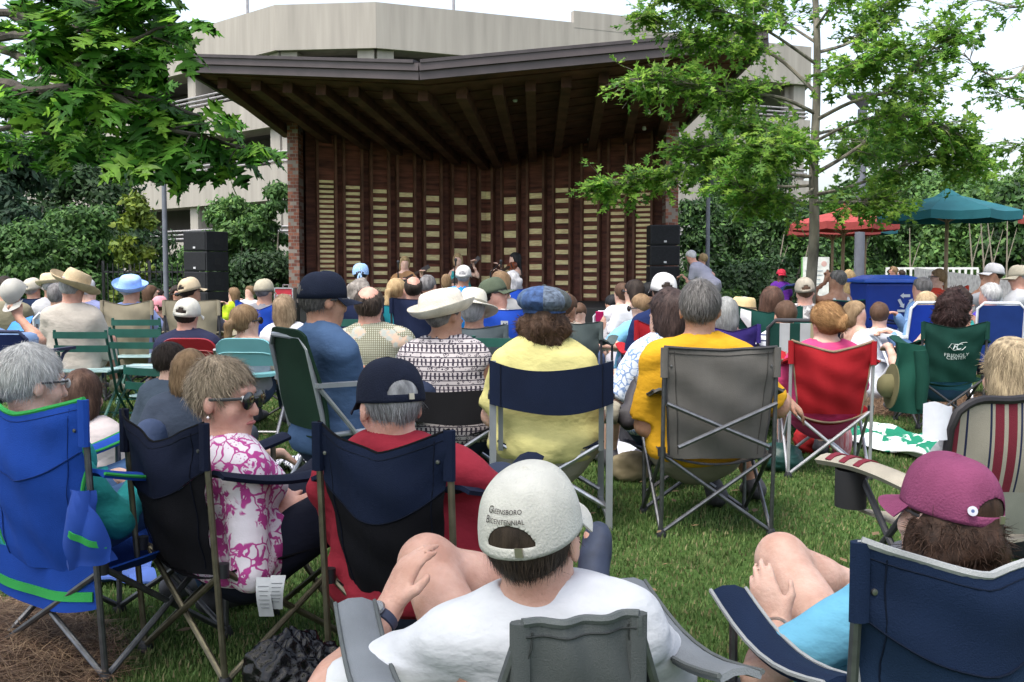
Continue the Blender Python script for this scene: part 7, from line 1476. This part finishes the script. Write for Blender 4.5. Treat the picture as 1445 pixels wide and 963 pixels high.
M_ = np.stack([nrm(V3(.1, .2, 1)), nrm(V3(0, 1, -.2)), nrm(V3(-1, .0, .1))], 1); MB().lathe([(.16, 0), (.16, .006), (.085, .01), (.08, .06), (.05, .09), (.002, .095)], (0, 0, q[2]), 22, M=M_).build('hat_body', mat('olive_hat', (.11, .10, .045), .9), o, True)
o, q = thing('paper_bag', 1322, 595, 3.3, 'white paper stuck in the side of the striped chair', 'paper'); MB().sheet(lambda u, v: V3((u-.5)*.085, -.02*math.sin(3*u), q[2]-.055+.11*v+.008*math.sin(5*u)*v), 6, 4, .006).build('sheet', paint((.62, .63, .68)), o, True)
for k, (px, py, ln, rz) in enumerate(((372, 815, .115, .1), (393, 812, .10, -.25))):
    o, q = thing('label_tag', px, py, 3.0, 'white printed fabric label hanging under the floral shirt woman, %s one' % ('left' if k == 0 else 'right'), 'label', 'labels hanging under the chair')
    MB().sheet(lambda u, v: V3((u-.5)*.042+rz*.05*v, -.012*math.sin(4*v), q[2]-ln*v), 3, 8, .002).build('cloth', paint((.45, .46, .47)), o, True)
    mb = MB()
    for j in range(6): mb.box((rz*.05*(.2+.11*j), -.012*math.sin(4*(.2+.11*j))-.0025, q[2]-ln*(.2+.11*j)), (.030-.004*(j % 3), .001, .0016))
    mb.build('printed_lines', paint((.16, .17, .18)), o)
o, q = thing('water_bottle', 925, 524, 5.5, 'clear water bottle with a blue label held by the gold shirt man', 'bottle')
MB().lathe([(.001, -.1), (.031, -.098), (.032, .03), (.026, .07), (.013, .09), (.013, .10), (.001, .10)], (0, 0, q[2]), 16).build('bottle', mat('bottle_clear', (.55, .60, .64), .08, .03), o, True); MB().lathe([(.0325, -.05), (.0328, -.05), (.0328, .01), (.0325, .01)], (0, 0, q[2]), 16).build('bottle_label', mat('label_blue', (.05, .18, .5), .5), o, True); MB().lathe([(.001, .098), (.015, .098), (.015, .118), (.001, .118)], (0, 0, q[2]), 12).build('bottle_cap', paint((.6, .6, .62)), o)
o, q = thing('equipment_case', 403, 417, 17.5, 'red flight case with silver edges left of the left brick pillar', 'case'); zc = q[2]
MB().box((0, 0, zc), (.29, .3, .24)).build('case_body', paint((.36, .02, .035)), o)
for a in (-1, 1):
    MB().box((a*.145, -.002, zc), (.02, .31, .25)).build('edge', metal((.5, .5, .52)), o); MB().box((0, -.153, zc+a*.118), (.27, .012, .02)).build('edge', metal((.5, .5, .52)), o); MB().box((a*.1, -.155, zc+.0), (.045, .012, .03)).build('latch', metal((.5, .5, .52)), o)
MB().tube([(-.04, 0, zc+.12), (-.04, 0, zc+.17), (.05, 0, zc+.17), (.05, 0, zc+.12)], .008, 6).build('handle', metal((.5, .5, .52)), o, True); MB().box((0, .02, (zc-.12)/2), (.4, .3, zc-.125)).build('stand', blk, o)
o, q = thing('covered_cooler', 1116, 410, 14.0, 'dark blue tarpaulin cover over a low table by the hedge', 'tarpaulin'); MB().sheet(lambda u, v: V3((u-.5)*.36, -.1+.3*v, q[2]+.08-.30*(2*u-1)**4-.06*v+.012*math.sin(11*u+7*v)), 20, 10, .02).build('cover', mat('tarp_blue', (.018, .04, .17), .35, .3, 7), o, True); MB().box((0, .06, .35), (.3, .25, .68)).build('table_box', blk, o)
o, q = thing('folder', 24, 462, 8.1, 'bright blue paper folder on the lap at the left edge', 'folder'); MB().sheet(lambda u, v: V3((u-.5)*.16, .10*v, q[2]-.03+.06*v+.05*u*v), 3, 3, .006).build('cover', paint((.02, .20, .62)), o)
o, q = thing('programme', 300, 446, 9.9, 'white programme sheet on the lap of the tan cap man', 'paper'); MB().sheet(lambda u, v: V3((u-.5)*.15, .12*v, q[2]-.05+.06*v-.05*u), 3, 3, .004).build('sheet', paint((.62, .63, .65)), o)
o, q = thing('drink_can', 27, 810, 3.75, 'silver drink can on the ground under the blue chair', 'can'); MB().lathe([(.001, .004), (.028, .004), (.033, .012), (.033, .11), (.027, .122), (.001, .122)], (0, 0, .01), 18).build('can_body', metal((.5, .5, .52), .25), o, True)
